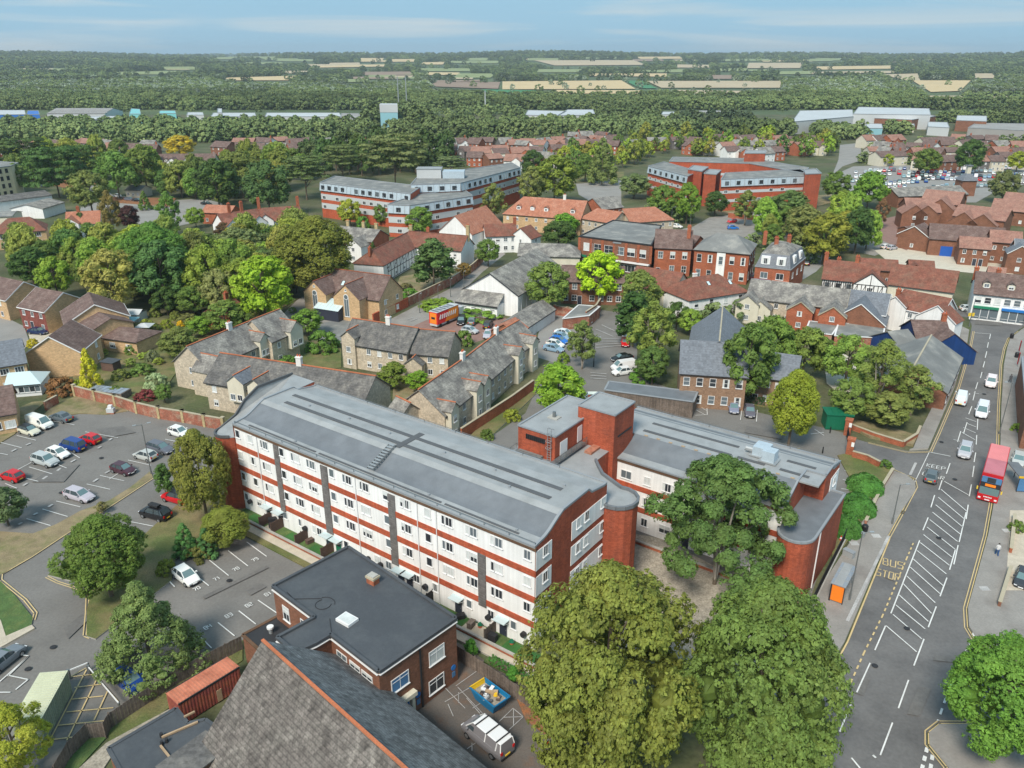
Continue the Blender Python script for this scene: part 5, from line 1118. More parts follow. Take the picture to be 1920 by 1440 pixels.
for t, z, m in ((.06,1.9, 'navyplq'),(.06,1.1, 'x'),(.55,1.8, 'y'),(.55,1.0, 'z')):
 p, a = on_edge(2, t, 0); a = a if Vector((math.sin(a),-math.cos(a))).dot(Vector((p.x, p.y))) > 0 else a + math.pi; b = MB(); T = Matrix.Translation((p.x, p.y, z)) @ Matrix.Rotation(a, 4, 'Z')
 if z > 1.5: b.tube(T @ Vector((0,0,0)), T @ Vector((0,-.05,0)),.3,.3, 'blue_shop', 14)
 else: b.box(-.2,.2,-.04,0,-.3,.3, 'blue_blind', T)
 b.build('wall_sign', an)
p, a = on_edge(2,.5,0); a = a if Vector((math.sin(a),-math.cos(a))).dot(Vector((p.x, p.y))) > 0 else a + math.pi; b = MB(); T = Matrix.Translation((p.x, p.y, 0)) @ Matrix.Rotation(a, 4, 'Z'); b.box(-.08,.08,-.12,0,0,7, 'plastic_black', T); b.build('downpipe', an)
for i, t, z in ((8,.72,4.2),(8,.28,4.2),(8,.75,1.0)):
 p, a = on_edge(i, t, z); a = a if Vector((math.sin(a),-math.cos(a))).dot(Vector((p.x, p.y))) > 0 else a + math.pi; window(an, p.x, p.y, z, a, 1.1,1.7, 'top')
for t in (.25,.5,.78):
 p, a = on_edge(3, t, 4); a = a if Vector((math.sin(a),-math.cos(a))).dot(Vector((p.x, p.y)) - Vector((Q[3][0], Q[3][1])) * 0) > 0 else a + math.pi; window(an, p.x, p.y, 5.4, a, 1.5,.7, 'two')
lo_, Q2 = flat_block('low brick lean-to with dark flat roof and white vent beside the fence', [(455,1191.7),(522,1156),(588,1196),(545,1240),(500,1232)],3.3, 'brown_brick', 'felt_black', name='brick_outbuilding', par=.15, trim='soffit_brown')
p = G(508,1186,3.4); b = MB(); b.tube((p.x - lo_.location.x, p.y - lo_.location.y, 3.3),(p.x - lo_.location.x, p.y - lo_.location.y, 3.95),.2,.2, 'galvanised', 10); b.tube((p.x - lo_.location.x, p.y - lo_.location.y, 3.95),(p.x - lo_.location.x, p.y - lo_.location.y, 4.15),.34,.34, 'white_paint', 12); b.build('vent_cowl', lo_)
# church hall with the big tiled roof
ch = house('large steep weathered grey-brown tiled hall roof with orange ridge tiles in the foreground', (496,1206),(880,1552),11.0,4.3,14, 'church_tile', 'brown_brick', n=(5,1), ridge='ridge_tile', wf=6.6, wb=7.9, name='church_hall', cat='hall', nb=4, e0=2, ws=(1.0,1.6, 'top'))
# recolour the right-hand slope with a lighter, greyer copy; it rendered too dark
_r = [c for c in ch.children if c.name.startswith('roof')][0]; _r.data.materials.append(M['church_tile_grey']); _r.data.polygons[1].material_index = len(_r.data.materials) - 1
for i in range(26):
 bb = MB(); s = R.uniform(.12,.3); bb.box(-s, s, -s * .6, s * .6,-.02,.03, 'ridge_tile'); pass
fl, Q3 = flat_block('low dark felt-roofed brick extension at the bottom left of the hall', [(203,1404),(330,1329),(352,1357),(385,1350),(470,1410),(520,1470),(500,1580),(300,1580)],3.3, 'brown_brick', 'felt', name='brick_extension', par=.12, trim='felt')
c0 = fl.location; b = MB()
for a, d in (((303,1382),(371,1353)),((301,1398),(336,1442)),((345,1344),(365,1334))): P0, P1 = G(*a, 3.5), G(*d, 3.5); b.bar((P0.x - c0.x, P0.y - c0.y, 3.48),(P1.x - c0.x, P1.y - c0.y, 3.48),.16,.16, 'timber_new')
b.build('pale_kerb', fl)
for x, y in ((303,1381),(313,1391),(304,1396)): p = G(x, y, 3.4); b = MB(); b.tube((0,0,0),(0,0,.4),.14,.14, 'plastic_black', 8); b.build('roof_vent', fl, (p.x - c0.x, p.y - c0.y, 3.36))
dm = G(372,1420,4.2); t2 = thing('roof_box', 'small dark weathered box structure on the felt roof beside the orange brick gable', 'plant housing', (dm.x, dm.y, 3.36), BROT); b = MB(); b.box(-1.3,1.5,-2.6,1.6,0,1.3, 'soffit_brown'); b.build('wall', t2); b = MB(); b.box(-1.45,1.65,-2.75,1.75,1.3,1.4, 'dark_tile'); b.build('roof', t2)
# containers
def container(px, zt, label, mt, ms):
 P = [G(x, y, zt) for x, y in px]; A, B_, D_ = P[0], P[1], P[3]; ex = (B_ - A); L_ = ex.length; ang = math.atan2(ex.y, ex.x); w_ = min(2.5, abs((D_ - A).cross(ex.normalized()).z));
 # A far-left, B far-right, D near-left
 t = thing('shipping_container', label, 'container', (A.x, A.y, 0), ang); sgn = 1 if ex.cross(D_ - A).z > 0 else -1; b = MB(); n = int(L_ / .3)
 b.box(0, L_, min(0, sgn * w_), max(0, sgn * w_),.12, zt - .06, ms); b.build('body', t)
 r = MB(); r.box(-.03, L_ + .03, min(0, sgn * w_) - .03, max(0, sgn * w_) + .03, zt - .06, zt, mt)
 for i in range(n): r.box(i * L_ / n + .06, i * L_ / n + .18, sgn * w_ / 2 - w_ / 2 + .12, sgn * w_ / 2 + w_ / 2 - .12, zt, zt + .035, mt)
 r.build('roof', t); r = MB()
 for i in range(n): [r.box(i * L_ / n + .06, i * L_ / n + .18, y - .03, y + .03,.2, zt - .15, ms) for y in (0, sgn * w_)]
 for k in range(7): [r.box(x - .03, x + .03, sgn * (.25 + k * w_ / 7.5), sgn * (.25 + k * w_ / 7.5) + .1,.2, zt - .15, ms) for x in (0, L_)]
 r.build('corrugation', t); r = MB()
 for y in (0, sgn * w_):
  r.box(0, L_, y - .05, y + .05, zt - .16, zt + .01, 'plastic_black' if mt == 'container_top' else ms)
 r.build('top_rail', t)
 if mt == 'container_top': bb = MB(); bb.box(L_ * .58, L_ * .66, sgn * w_ - .06 if sgn > 0 else -w_ - .06,(sgn * w_ if sgn > 0 else -w_) + .06,.2,1.5, 'timber_new'); bb.build('door_panel', t)
 return t
container([(311,1299),(425,1231),(452,1255),(331,1322)],2.6, 'rusty red shipping container with corrugated orange-brown top behind the board fence', 'container_top', 'container_red')
container([(72,1262),(125,1258),(98,1335),(40,1345)][::-1] if False else [(55,1335),(70,1262),(125,1258),(98,1335)],2.6, 'pale green shipping container with cream top beside the yellow hatching', 'container_cream', 'container_green') if False else None
tc_ = G(84,1345); t = thing('shipping_container', 'pale green shipping container with cream top beside the yellow hatching', 'container')
P = [G(72,1262,2.6), G(126,1258,2.6), G(82,1338,2.6)]; e1 = (P[2] - P[1]); e1.normalize(); ang = math.atan2(e1.y, e1.x); t.location = (P[1].x, P[1].y, 0); t.rotation_euler = (0,0, ang); sg = 1 if e1.cross(P[0] - P[1]).z > 0 else -1
b = MB(); b.box(0,6.1, min(0, sg * 2.4), max(0, sg * 2.4),.1,2.55, 'container_green'); b.build('body', t); b = MB(); b.box(-.05,6.15, min(0, sg * 2.4) - .05, max(0, sg * 2.4) + .05,2.55,2.62, 'container_cream')
for i in range(20): b.box(.1 + i * .3,.2 + i * .3, min(0, sg * 2.4) + .1, max(0, sg * 2.4) - .1,2.62,2.65, 'container_cream')
b.build('roof', t); b = MB()
for i in range(20): b.box(.1 + i * .3,.22 + i * .3,-.035,.035,.2,2.45, 'container_green')
b.build('corrugation', t)
# board fences (every board a piece)
_bm = {}
def board_fence(px, h, label, m='timber', bw=.32, world=False, zt=True, grp=None):
 P = [G(x, y, h) for x, y in px] if not world else px
 t = thing('board_fence', label, 'fence', (P[0].x, P[0].y, 0),0, grp)
 if (m, h) not in _bm: b = MB(); b.box(-bw / 2 + .012, bw / 2 - .012,-.015,.015,.05, h, m); _bm[m, h] = [b.mesh('board')]; b = MB(); b.box(-.06,.06,-.02,.10,0, h + .08, m); _bm[m, h].append(b.mesh('post'))
 for A, B_ in zip(P, P[1:]):
  d = Vector((B_.x - A.x, B_.y - A.y, 0)); L_ = d.length; d.normalize(); a = math.atan2(d.y, d.x); n = max(1, int(L_ / bw))
  for i in range(n):
   s = (i + .5) * L_ / n; o = obj('board', _bm[m, h][0], t, (A.x - P[0].x + d.x * s, A.y - P[0].y + d.y * s, R.uniform(-.04,.03)), a + R.uniform(-.03,.03)); o.scale = (L_ / n / bw, 1,1)
  for i in range(int(L_ / 2.4) + 1): s = min(i * 2.4, L_); obj('post', _bm[m, h][1], t, (A.x - P[0].x + d.x * s, A.y - P[0].y + d.y * s, 0), a)
 return t
board_fence([(203,1337),(333,1253),(452,1192)],1.8, 'weathered grey board fence between the numbered bays and the red container')
board_fence([(203,1337),(192,1355),(160,1357),(125,1392),(90,1450)],1.8, 'weathered grey board fence curving round the yellow hatching at bottom left')
board_fence([(857,1211),(905,1241),(975,1288),(1000,1306)],1.8, 'grey board fence behind the blue skip')
# skip and its load
sp = G(918,1316); q0 = [G(880.5,1289,1.4), G(908.5,1271,1.4), G(956.3,1306,1.4), G(926.5,1326,1.4)]; cen = sum(q0, Vector()) / 4
t = thing('skip', 'blue and yellow builders skip full of rubble and sacks beside the fence', 'skip', (cen.x, cen.y, 0)); rel = [p - Vector((cen.x, cen.y, 0)) for p in q0]
b = MB(); bot = [Vector((p.x * .72, p.y * .72,.12)) for p in rel]
for i in range(4):
 j = (i + 1) % 4; m = 'skip_yellow' if i == 0 else 'skip_blue'; b.face([bot[i], bot[j], rel[j], rel[i]], m); b.face([rel[i] * .97, rel[j] * .97, bot[j], bot[i]], m); b.bar(rel[i], rel[j],.12,.12, 'skip_yellow' if i == 0 else 'skip_blue')
b.face(bot, 'skip_blue'); b.face([Vector((p.x * .9, p.y * .9,1.0)) for p in rel], 'rubble'); b.build('body', t)
for k in range(26):
 m = R.choice(['white_sheet', 'plastic_black', 'timber_new', 'cloth_grey', 'white_paint', 'orange_tile', 'concrete', 'timber_brown']); s = R.uniform(.14,.34); a, c_ = R.uniform(.12,.88), R.uniform(.12,.88)
 p = (rel[0].lerp(rel[1], a)).lerp(rel[3].lerp(rel[2], a), c_) * .85; bb = MB(); bb.box(-s, s, -s * .6, s * .6,0, s * .7, m); o = obj('debris', bb.mesh('debris'), t, (p.x, p.y, 1.0 + R.uniform(0,.2)), R.uniform(0,3)); o.rotation_euler = (R.uniform(-.4,.4), R.uniform(-.4,.4), R.uniform(0,3))
bb = MB(); bb.tube((0,0,0),(0,0,.22),.24,.16, 'skip_yellow', 10); obj('yellow_tub', bb.mesh('yellow_tub'), t, (rel[2].x * .3, rel[2].y * .3,1.2))
# barrier pole at the bottom-left gate
for a, d, lab in (((165,1250),(222,1318), 'white swing barrier pole across the yellow hatched entrance'),((127,1258),(164,1243), 'short white barrier pole beside the cream container')):
 P0, P1 = G(*a, 1.0), G(*d, 1.0); t = thing('barrier', lab, 'barrier', (P0.x, P0.y, 0)); b = MB(); b.bar((0,0,1.0),(P1.x - P0.x, P1.y - P0.y, 1.0),.09,.12, 'white_paint'); b.build('pole', t); b = MB(); b.box(-.12,.12,-.12,.12,0,1.15, 'metal_grey'); b.box(P1.x - P0.x - .08, P1.x - P0.x + .08, P1.y - P0.y - .08, P1.y - P0.y + .08,0,1.0, 'metal_grey'); b.build('post', t)
for u, v, m, h in ((40.4,-.6, 'plastic_black', 1.1),(39.7,-1.2, 'plastic_black', .7),(33.4,-.5, 'timber_brown', .6),(28.2,-.7, 'clay_pot', .5),(27.6,-1.3, 'clay_pot', .4),(19.0,-.6, 'plastic_black', .9),(17.6,-.8, 'timber_brown', .7),(9.2,-.6, 'plastic_black', .6),(7.4,-1.0, 'timber', .8),(6.6,-.5, 'clay_pot', .45),(4.3,-1.3, 'plastic_black', .9),(2.4,-.6, 'clay_pot', .4)):
 p = LU(u, v); t = thing('garden_pot' if m == 'clay_pot' else 'garden_box', {'clay_pot': 'small clay plant pot beside a front door of the flats', 'plastic_black': 'dark storage box in a front garden of the flats', 'timber_brown': 'brown wooden planter in a front garden of the flats', 'timber': 'pale wooden box in a front garden of the flats'}[m], 'pot' if m == 'clay_pot' else 'box', (p.x, p.y, .06), R.uniform(0,3), 'pots and boxes in the front gardens')
 b = MB()
 if m == 'clay_pot': b.tube((0,0,0),(0,0, h),.18,.26, m, 10)
 else: b.box(-.45,.45,-.28,.28,0, h, m)
 b.build('body', t); b = MB()
 if m == 'clay_pot': b.tube((0,0, h),(0,0, h + .3),.3,.12, 'tank_green', 8)
 else: b.box(-.48,.48,-.31,.31, h, h + .05, m)
 b.build('plant' if m == 'clay_pot' else 'lid', t)
# ================================================================== houses round the block
CW = 'cream_render'
# stone cottages with grey tiles
house('grey-tiled stone cottage row at the garden edge with white chimney, nearest the bushes', (352,650),(471,602),8.3,4.9,8.2, 'grey_tile', 'stone_block', n=(5,2), e0=1, ridge='ridge_tile', chim=[(.64,0,1.5)], cross=[(.07,5.2,2.6,6.9, 'stone_block', 1),(.86,2.6,.8,7.2, CW, 2,2.6)], group='stone cottages')
house('taller grey-tiled stone cottage ending the garden row, with cream oriel gable', (472,601),(523,581),9.0,5.4,8.6, 'grey_tile', 'stone_block', n=(2,2), e1=1, ridge='ridge_tile', cross=[(.8,3.6,1.0,7.8, CW, 2,2.6)], group='stone cottages')
house('stone cottage row whose left part has a new slate roof, just behind the long block', (415,663),(702,706),8.4,5.0,9.4, 'dark_tile', 'stone_block', n=(9,2), e1=0, ridge='ridge_tile', chim=[(.53,0,1.6)], cross=[(.23,3.2,.9,7.4, CW, 2,2.6, 'slate'),(.36,3.0,.9,7.2, CW, 2,2.6)], group='stone cottages')
house('wide dark-roofed stone cottage pair with small gable and white chimney in the middle court', (663,598),(782,616),8.4,5.0,8.4, 'dark_tile', 'stone_block', n=(6,2), ridge='ridge_tile', chim=[(.56,0,1.6)], cross=[(.12,3.0,.5,7.6, 'stone_block', 1)], skyl=(), group='stone cottages')
house('dark-roofed stone end cottage with large blank gable facing the brick parking', (785,618),(851,623),8.0,4.8,8.4, 'dark_tile', 'stone_block', n=(3,2), ridge='ridge_tile', cross=[(.12,3.4,2.0,4.6, 'stone_block', 0)], group='stone cottages')
house('stone cottage row with two cream gables beside the red brick garden wall', (786,731),(873,671),8.4,4.9,8.6, 'grey_tile', 'stone_block', n=(6,2), e0=0, ridge='ridge_tile', chim=[(.93,0,1.5)], cross=[(.10,2.4,1.0,6.6, CW, 1),(.66,2.4,1.0,6.8, CW, 1),(.84,2.4,1.0,6.8, CW, 1)], group='stone cottages')
house('middle grey-tiled stone cottage row with white chimney at its far end', (874,670),(933,625),8.3,4.9,8.6, 'grey_tile', 'stone_block', n=(5,2), ridge='ridge_tile', chim=[(.95,0,1.5)], cross=[(.88,2.4,1.0,6.8, CW, 1)], group='stone cottages')
house('farthest grey-tiled stone cottage of the diagonal row, beside the garage yard', (934,624),(972,602),8.2,4.9,8.6, 'grey_tile', 'stone_block', n=(2,2), e1=0, ridge='ridge_tile', cross=[(.62,2.4,1.0,6.8, CW, 1)], group='stone cottages')
house('small stone wing with its own tiled gable at the near end of the diagonal row', (745,745),(768,756),6.6,4.2,5.5, 'grey_tile', 'stone_block', n=(1,2), ridge='ridge_tile', nb=0)
# garages
gr = house('row of garages with white doors and grey roof by the light yard', (966,594),(1017,563),4.3,2.6,6.2, 'grey_tile', 'white_render', n=(0,1), nb=0, name='garage_row', cat='garages')
for i in range(7):
 b = MB(); x = -gr['_L'] / 2 + (i + .5) * gr['_L'] / 7; b.box(x - 1.1, x + 1.1,-3.18,-3.08,0,2.1, 'white_paint'); b.build('garage_door', gr)
house('short shed roof with orange new tiles between garages and cottages', (945,608),(965,596),4.6,2.9,6.0, 'orange_tile', 'brown_brick', n=(0,1), nb=0, name='shed', cat='shed')
# white hall
hl = house('big white rendered hall with black-edged grey gable roof', (919,512.5),(1006,466),9.6,5.2,14.0, 'grey_tile', 'white_render', n=(0,1), nb=0, vg='plastic_black', name='hall', cat='hall')
LB = hl['_L']; b = MB(); x = -LB / 2
b.box(x - 3.6, x - .02,-3.4,6.9,0,3.0, 'white_render'); b.build('porch_wall', hl); b = MB(); b.face([(x - 3.9,-3.6,2.9),(x - 3.9,7.2,2.9),(x - .01,7.2,5.2),(x - .01,-3.6,5.2)][::-1], 'grey_tile'); b.bar((x - 3.9,-3.6,2.9),(x - 3.9,7.2,2.9),.25,.3, 'plastic_black'); b.build('lean_to_roof', hl)
for i in range(4): window(hl, x - 3.6,-2.2 + i * 2.4,1.9,-math.pi / 2,1.2,.35, 'one', 'glass_mid')
b = MB()
for i in range(8): b.bar((x + 2 + i * LB / 9,-7.03,0),(x + 2 + i * LB / 9,-7.03,5.0),.25,.12, 'white_paint')
b['x'] if False else None; b.build('pilasters', hl)
# school-like building
house('tan brick hall with brown tiles and two tall arched gable windows', (612,503),(731,518),9.2,4.9,10.0, 'brown_tile', 'yellow_brick', n=(0,2), e1=2, cross=[(.13,6.2,3.0,8.2, 'yellow_brick', 0),(.62,7.0,3.0,8.4, 'yellow_brick', 0)], skyl=((.37,.55),(.46,.6)), name='hall', cat='hall', ridge='orange_brick')
sc_ = [o for o in bpy.data.objects if o.get('label', '').startswith('tan brick hall')][0]; LS = sc_['_L']
for tt in (.13,.62):
 x = -LS / 2 + LS * tt; window(sc_, x, -8.0,1.0,0,1.3,4.6, 'two', 'glass_mid'); b = MB(); b.tube((x, -8.02,5.6),(x, -8.09,5.6),.66,.66, 'white_paint', 16); b.tube((x, -8.05,5.6),(x, -8.12,5.6),.5,.5, 'glass_mid', 16); b.build('arched_head', sc_); window(sc_, x, -8.0,6.9,0,.5,.5, 'one')
x = -LS / 2 + LS * .37; b = MB(); b.box(x - 3.2, x + 3.2,-9.8,-5.2,0,2.6, 'door_dark'); b.build('entrance_wall', sc_); b = MB(); b.face([(x - 3.4,-10,2.6),(x + 3.4,-10,2.6),(x + 3.4,-6.2,4.2),(x - 3.4,-6.2,4.2)], 'roof_glass'); [b.bar((x - 3.4 + i * .97,-10,2.65),(x - 3.4 + i * .97,-6.2,4.25),.08,.08, 'white_paint') for i in range(8)]; b.build('glass_canopy', sc_)
b = MB(); x = LS / 2 - 4.6; b.box(x - 1.6, x + 1.0,-5.35,-5.05,0,4.4, 'foliage'); o = b.build('ivy', sc_); o.color = (.05,.11,.03,1)
# timber framed group
tf = house('old white timber-framed house with long uneven red tile roof, left part', (697,470),(765,436),8.0,5.0,8.5, 'red_tile', 'white_render', n=(5,2), hip=(2.5,0), chim=[(.05,0,1.2, 'orange_brick')], ws=(1.3,.7, 'three'), ridge='red_tile')
house('old red-tiled house wing behind the dark birch, with tall yellow chimney stack', (768,434),(876,443),8.4,5.2,9.0, 'red_tile', 'white_render', n=(5,2), chim=[(-.02,1.5,2.6, 'chimney_yellow'),(.30,1,2.0, 'orange_brick'),(1.0,.5,3.4, 'chimney_yellow')], ridge='red_tile')
house('grey slate house with four pale chimney stacks behind the timber-framed house', (640,424),(712,431),8.2,5.6,9.5, 'grey_tile', 'orange_brick', n=(4,2), chim=[(.14,.8,2.2, 'chimney_yellow'),(.55,.8,2.2, 'chimney_yellow'),(.88,.8,2.2, 'chimney_yellow')], cross=[(.75,5.5,4.5,7.0, 'white_render', 1)])
house('orange-tiled gabled hall with white front gable and tiny arched window', (853,405),(910,386),11.0,6.0,11.5, 'orange_tile', 'white_render', n=(3,1), e0=1, name='hall', cat='hall')
house('white pub with dark red tiles and red door canopy facing the lane', (908,421),(965,419),8.0,5.2,8.0, 'red_tile', 'white_render', n=(4,2), chim=[(1.0,0,1.8, 'orange_brick')], ws=(1.2,1.2, 'cross'))
house('small white gabled cottage with red tiles right of the pub', (976,428),(994,422),7.6,4.8,7.5, 'red_tile', 'white_render', n=(1,2), e0=1)
house('low grey slate hipped building with cream walls behind the lime-green tree', (975,456),(1068,458),6.8,4.4,10, 'grey_tile', 'cream_render', n=(6,1), hip=(0,3), ws=(1.2,1.3, 'cross'))
house('large orange-tiled building with dark dormer gables', (982,369),(1100,377),10.5,5.5,13, 'orange_tile', 'yellow_brick', n=(8,2), hip=(5,0), dorm=(.18,.36,.54,.88), vg=None, chim=[(.72,0,1.6, 'chimney_white')], name='building', cat='building')
house('orange hipped-roof range left part, beside the flat grey roofs', (1120,391),(1165,398),8.5,5.6,10, 'orange_tile', 'stone_block', n=(5,2), hip=(3,0), name='building', cat='building')
house('orange hipped-roof range right part, ending at the market car park', (1168,392),(1228,388),9.0,5.6,12, 'orange_tile', 'stone_block', n=(6,2), hip=(0,4), name='building', cat='building')
house('dark red brick gabled workshop behind the orange roofs', (1112,372),(1150,368),8.5,5.5,12, 'grey_tile', 'orange_brick', n=(3,2), e1=1, name='workshop', cat='workshop')
def beams(root, x0, x1, y, z0, z1, n, gable=None):
 b = MB()
 for i in range(n + 1): x = lerp(x0, x1, i / n); b.box(x - .08, x + .08, y - .06, y, z0, z1, 'plastic_black')
 for z in (z0,(z0 + z1) / 2, z1): b.box(x0, x1, y - .065, y, z, z + .16, 'plastic_black')
 for i in range(0, n, 2): a, c = lerp(x0, x1, i / n), lerp(x0, x1,(i + 1) / n); b.bar((a, y - .03,(z0 + z1) / 2),(c, y - .03, z1),.05,.12, 'plastic_black')
 if gable: xm = (x0 + x1) / 2; b.bar((x0, y - .03, z1),(xm, y - .03, gable),.06,.16, 'plastic_black'); b.bar((x1, y - .03, z1),(xm, y - .03, gable),.06,.16, 'plastic_black'); b.box(xm - .08, xm + .08, y - .06, y, z1, gable - .2, 'plastic_black')
 b.build('timber_frame', root)
beams(tf, -tf['_L'] / 2 + .2, tf['_L'] / 2,-4.25,.2,4.7,12)
# high street north side
sb, Qs = flat_block('flat grey-roofed shop block with six white bay windows above a glazed shopfront', [(1087,444),(1221,461),(1240,424),(1150,414)],8.5, 'brown_brick', 'flat_roof_grey', name='shop_block', cat='shops', trim='plastic_black')
facade_windows(sb, Qs, 0,4.9,1,3,6,(2.7,2.2, 'cross')); facade_windows(sb, Qs, 0,.5,1,3,6,(3.2,2.0, 'three'), 'glass')
e = (Vector(Qs[1]) - Vector(Qs[0])); L_ = e.length; e.normalize(); nn = Vector((e.y, -e.x))
b = MB(); A_ = Vector(Qs[0]) + nn * .6; B_ = Vector(Qs[1]) + nn * .6; b.bar((*(A_ + e * L_ * .45),3.3),(*B_, 3.3),1.2,.25, 'white_paint'); b.build('shop_canopy', sb); b = MB(); b.bar((*(Vector(Qs[0]) + nn * .15),3.4),(*(A_ + e * L_ * .12),3.4),.3,.6, 'green_shop'); b.build('shop_sign', sb)
for i in range(7): p = Vector(Qs[0]) + e * L_ * i / 6 + nn * .12; b = MB(); b.box(p.x - .35, p.x + .35, p.y - .25, p.y + .15,3.6,8.3, 'orange_brick'); b.build('pier', sb)
wd, Q4 = flat_block('low grey flat roof with skylights between the shop block and the bank', [(1150,456),(1221,461),(1232,443),(1190,436)],8.0, 'brown_brick', 'flat_roof_grey', name='flat_roofed_extension')
bk = house('red brick bank with brown tiled roof, white sash windows and arched ground floor', (1231,429.5),(1298,432),11.5,7.6,11, 'brown_tile', 'orange_brick', n=(3,2), ws=(1.3,1.9, 'cross'), doors=(.12,), chim=[], name='bank', cat='bank')
house('narrow brick house with small attic window squeezed beside the bank', (1300,441),(1312,443),9.0,6.2,9, 'brown_tile', 'orange_brick', n=(1,2), name='narrow_house')
hb = house('red brick corner building with grey hipped roof and white framed entrance bay', (1345,438),(1382,441),11.5,8.2,13, 'flat_roof_grey', 'orange_brick', n=(5,2), hip=(4.5,4.5), e1=3, chim=[(-.2,-1,2.2, 'orange_brick'),(1.2,-1,2.2, 'orange_brick')], ws=(1.2,2.2, 'sash'), name='building', cat='building')
b = MB(); b.box(-1.1,1.1,-6.75,-6.45,0,8.0, 'white_render'); b.build('entrance_bay', hb); window(hb, 0,-6.75,4.8,0,1.1,2.2, 'sash')
ms, Qm = flat_block('three-storey shop with slate mansard and white dormers at the bend', [(1416,500),(1482,507),(1510,484),(1440,474)],6.3, 'orange_brick', 'slate', name='mansard_shop', cat='shop', par=.2)
c0 = ms.location; cq = sum((Vector(q) for q in Qm), Vector((0,0))) / 4; b = MB(); lo4 = [Vector(q) for q in Qm]; hi4 = [cq + (q - cq) * .8 for q in lo4]; tp4 = [cq + (q - cq) * .25 for q in lo4]
for i in range(4):
 j = (i + 1) % 4; b.face([(*lo4[i],6.4),(*lo4[j],6.4),(*hi4[j],9.6),(*hi4[i],9.6)], 'slate'); b.face([(*hi4[i],9.6),(*hi4[j],9.6),(*tp4[j],11.3),(*tp4[i],11.3)], 'grey_tile')
b.face([(*q, 11.3) for q in tp4], 'grey_tile'); b.build('mansard_roof', ms)
for i, tt in ((0,.25),(0,.72),(1,.3),(1,.72)):
 a = lo4[i].lerp(lo4[(i + 1) % 4], tt); a = a + (cq - a) * .06; e_ = (lo4[(i + 1) % 4] - lo4[i]).normalized(); an_ = math.atan2(e_.y, e_.x); T = Matrix.Translation((a.x, a.y, 6.9)) @ Matrix.Rotation(an_, 4, 'Z'); b = MB(); b.box(-1.1,1.1,-.1,2.2,0,2.2, 'white_render', T); d_ = b.build('dormer', ms); window(ms, a.x + math.sin(an_) * .1, a.y - math.cos(an_) * .1,7.2, an_, 1.5,1.5, 'two')
for p_ in (tp4[0], tp4[2]): obj('chimney', chimney_mesh('orange_brick', 2.2,.95,.6), ms, (p_.x, p_.y, 10.8))
facade_windows(ms, Qm, 0,3.6,1,3,2,(1.8,1.6, 'two')); facade_windows(ms, Qm, 1,3.6,1,3,3,(1.2,1.5, 'two')); facade_windows(ms, Qm, 0,.5,1,3,2,(3.6,2.0, 'three'), 'glass')
e = (lo4[1] - lo4[0]).normalized(); nn = Vector((e.y, -e.x)); L_ = (lo4[1] - lo4[0]).length
for a0, a1, m in ((.02,.47, 'blue_shop'),(.53,.98, 'white_paint')): b = MB(); b.bar((*(lo4[0] + e * L_ * a0 + nn * .2),3.0),(*(lo4[0] + e * L_ * a1 + nn * .2),3.0),.4,.55, m); b.build('shop_sign', ms)
# georgian white
house('white rendered house with rust-red hipped roof at the end of the terrace', (1296,521),(1346,514),9.2,5.8,10, 'red_tile', 'white_render', n=(4,2), hip=(4,5), e1=2, ws=(1.1,1.6, 'sash'), dorm=(), skyl=((.45,.4),(.8,.5)), chim=[(.35,1,1.4, 'chimney_white')])
house('rust-red roofed range left of the white hipped house, half behind the tree', (1196,499),(1280,512),9.0,5.4,10, 'red_tile', 'cream_render', n=(4,2), ws=(1.1,1.5, 'sash'))
house('dark red brick house with brown tiles behind the lime-green tree', (1055,497),(1170,500),8.5,5.6,8.5, 'brown_tile', 'brown_brick', n=(7,2), ws=(1.2,1.5, 'cross'), doors=(.3,))
# grey row with small rear gables
gw_ = house('long weathered grey-tiled terrace with little rear gables, left part', (1411,523),(1500,533),8.2,5.0,9.5, 'grey_tile', 'stone_block', n=(4,2), cross=[(.08,5.0,3.5,6.4, 'cream_render', 1),(.34,4.6,3.0,5.4, 'cream_render', 1)])
house('weathered grey-tiled terrace with red brick rear gables, right part', (1501,533),(1592,543),8.2,5.0,9.5, 'grey_tile', 'orange_brick', n=(4,2), cross=[(.14,5.4,4.0,6.6, 'orange_brick', 1),(.80,5.4,5.0,6.6, 'orange_brick', 1)], vg='stone_ridge')
house('dark brick wing with wide low gable and white windows facing the flat grey yard', (1594,543),(1668,552),8.0,4.6,9, 'slate', 'brown_brick', n=(2,1), cross=[(.42,10.5,4.0,7.4, 'brown_brick', 3)], vg='white_paint')
house('black and white half-timbered house with rust-red tiles and chimneys', (1549,487),(1650,496),9.0,5.4,9.5, 'red_tile', 'white_render', n=(5,2), chim=[(0,0,1.8, 'orange_brick'),(.24,1.5,1.6, 'orange_brick'),(.58,0,1.6, 'orange_brick')], cross=[(.88,7.5,.6,8.0, 'white_render', 1)], ws=(1.1,1.0, 'dark'))
tb = [o for o in bpy.data.objects if o.get('label', '').startswith('black and white half')][0]; Lb = tb['_L']
beams(tb, -Lb / 2, Lb * .22,-4.78,.1,5.1,18); beams(tb, -Lb / 2 + Lb * .88 - 3.7,-Lb / 2 + Lb * .88 + 3.7,-5.36,.1,4.9,8,7.8)
house('long rust-red tiled building with pale green ground floor opposite the junction', (1676,495),(1797,509),8.6,4.8,10.5, 'red_tile', 'cream_render', n=(8,1), ws=(1.2,1.4, 'cross'), doors=(.3,.62))
sp_ = house('white shop terrace with brown tiles, dormer windows and green and blue shopfronts', (1832,509),(1960,521),10.0,6.2,10, 'brown_tile', 'white_render', n=(7,2), dorm=(.16,.52,.82), chim=[(0,1.5,1.8, 'orange_brick'),(.33,1.5,1.8, 'orange_brick')], ws=(1.3,1.4, 'sash'), name='shop_terrace', cat='shops')
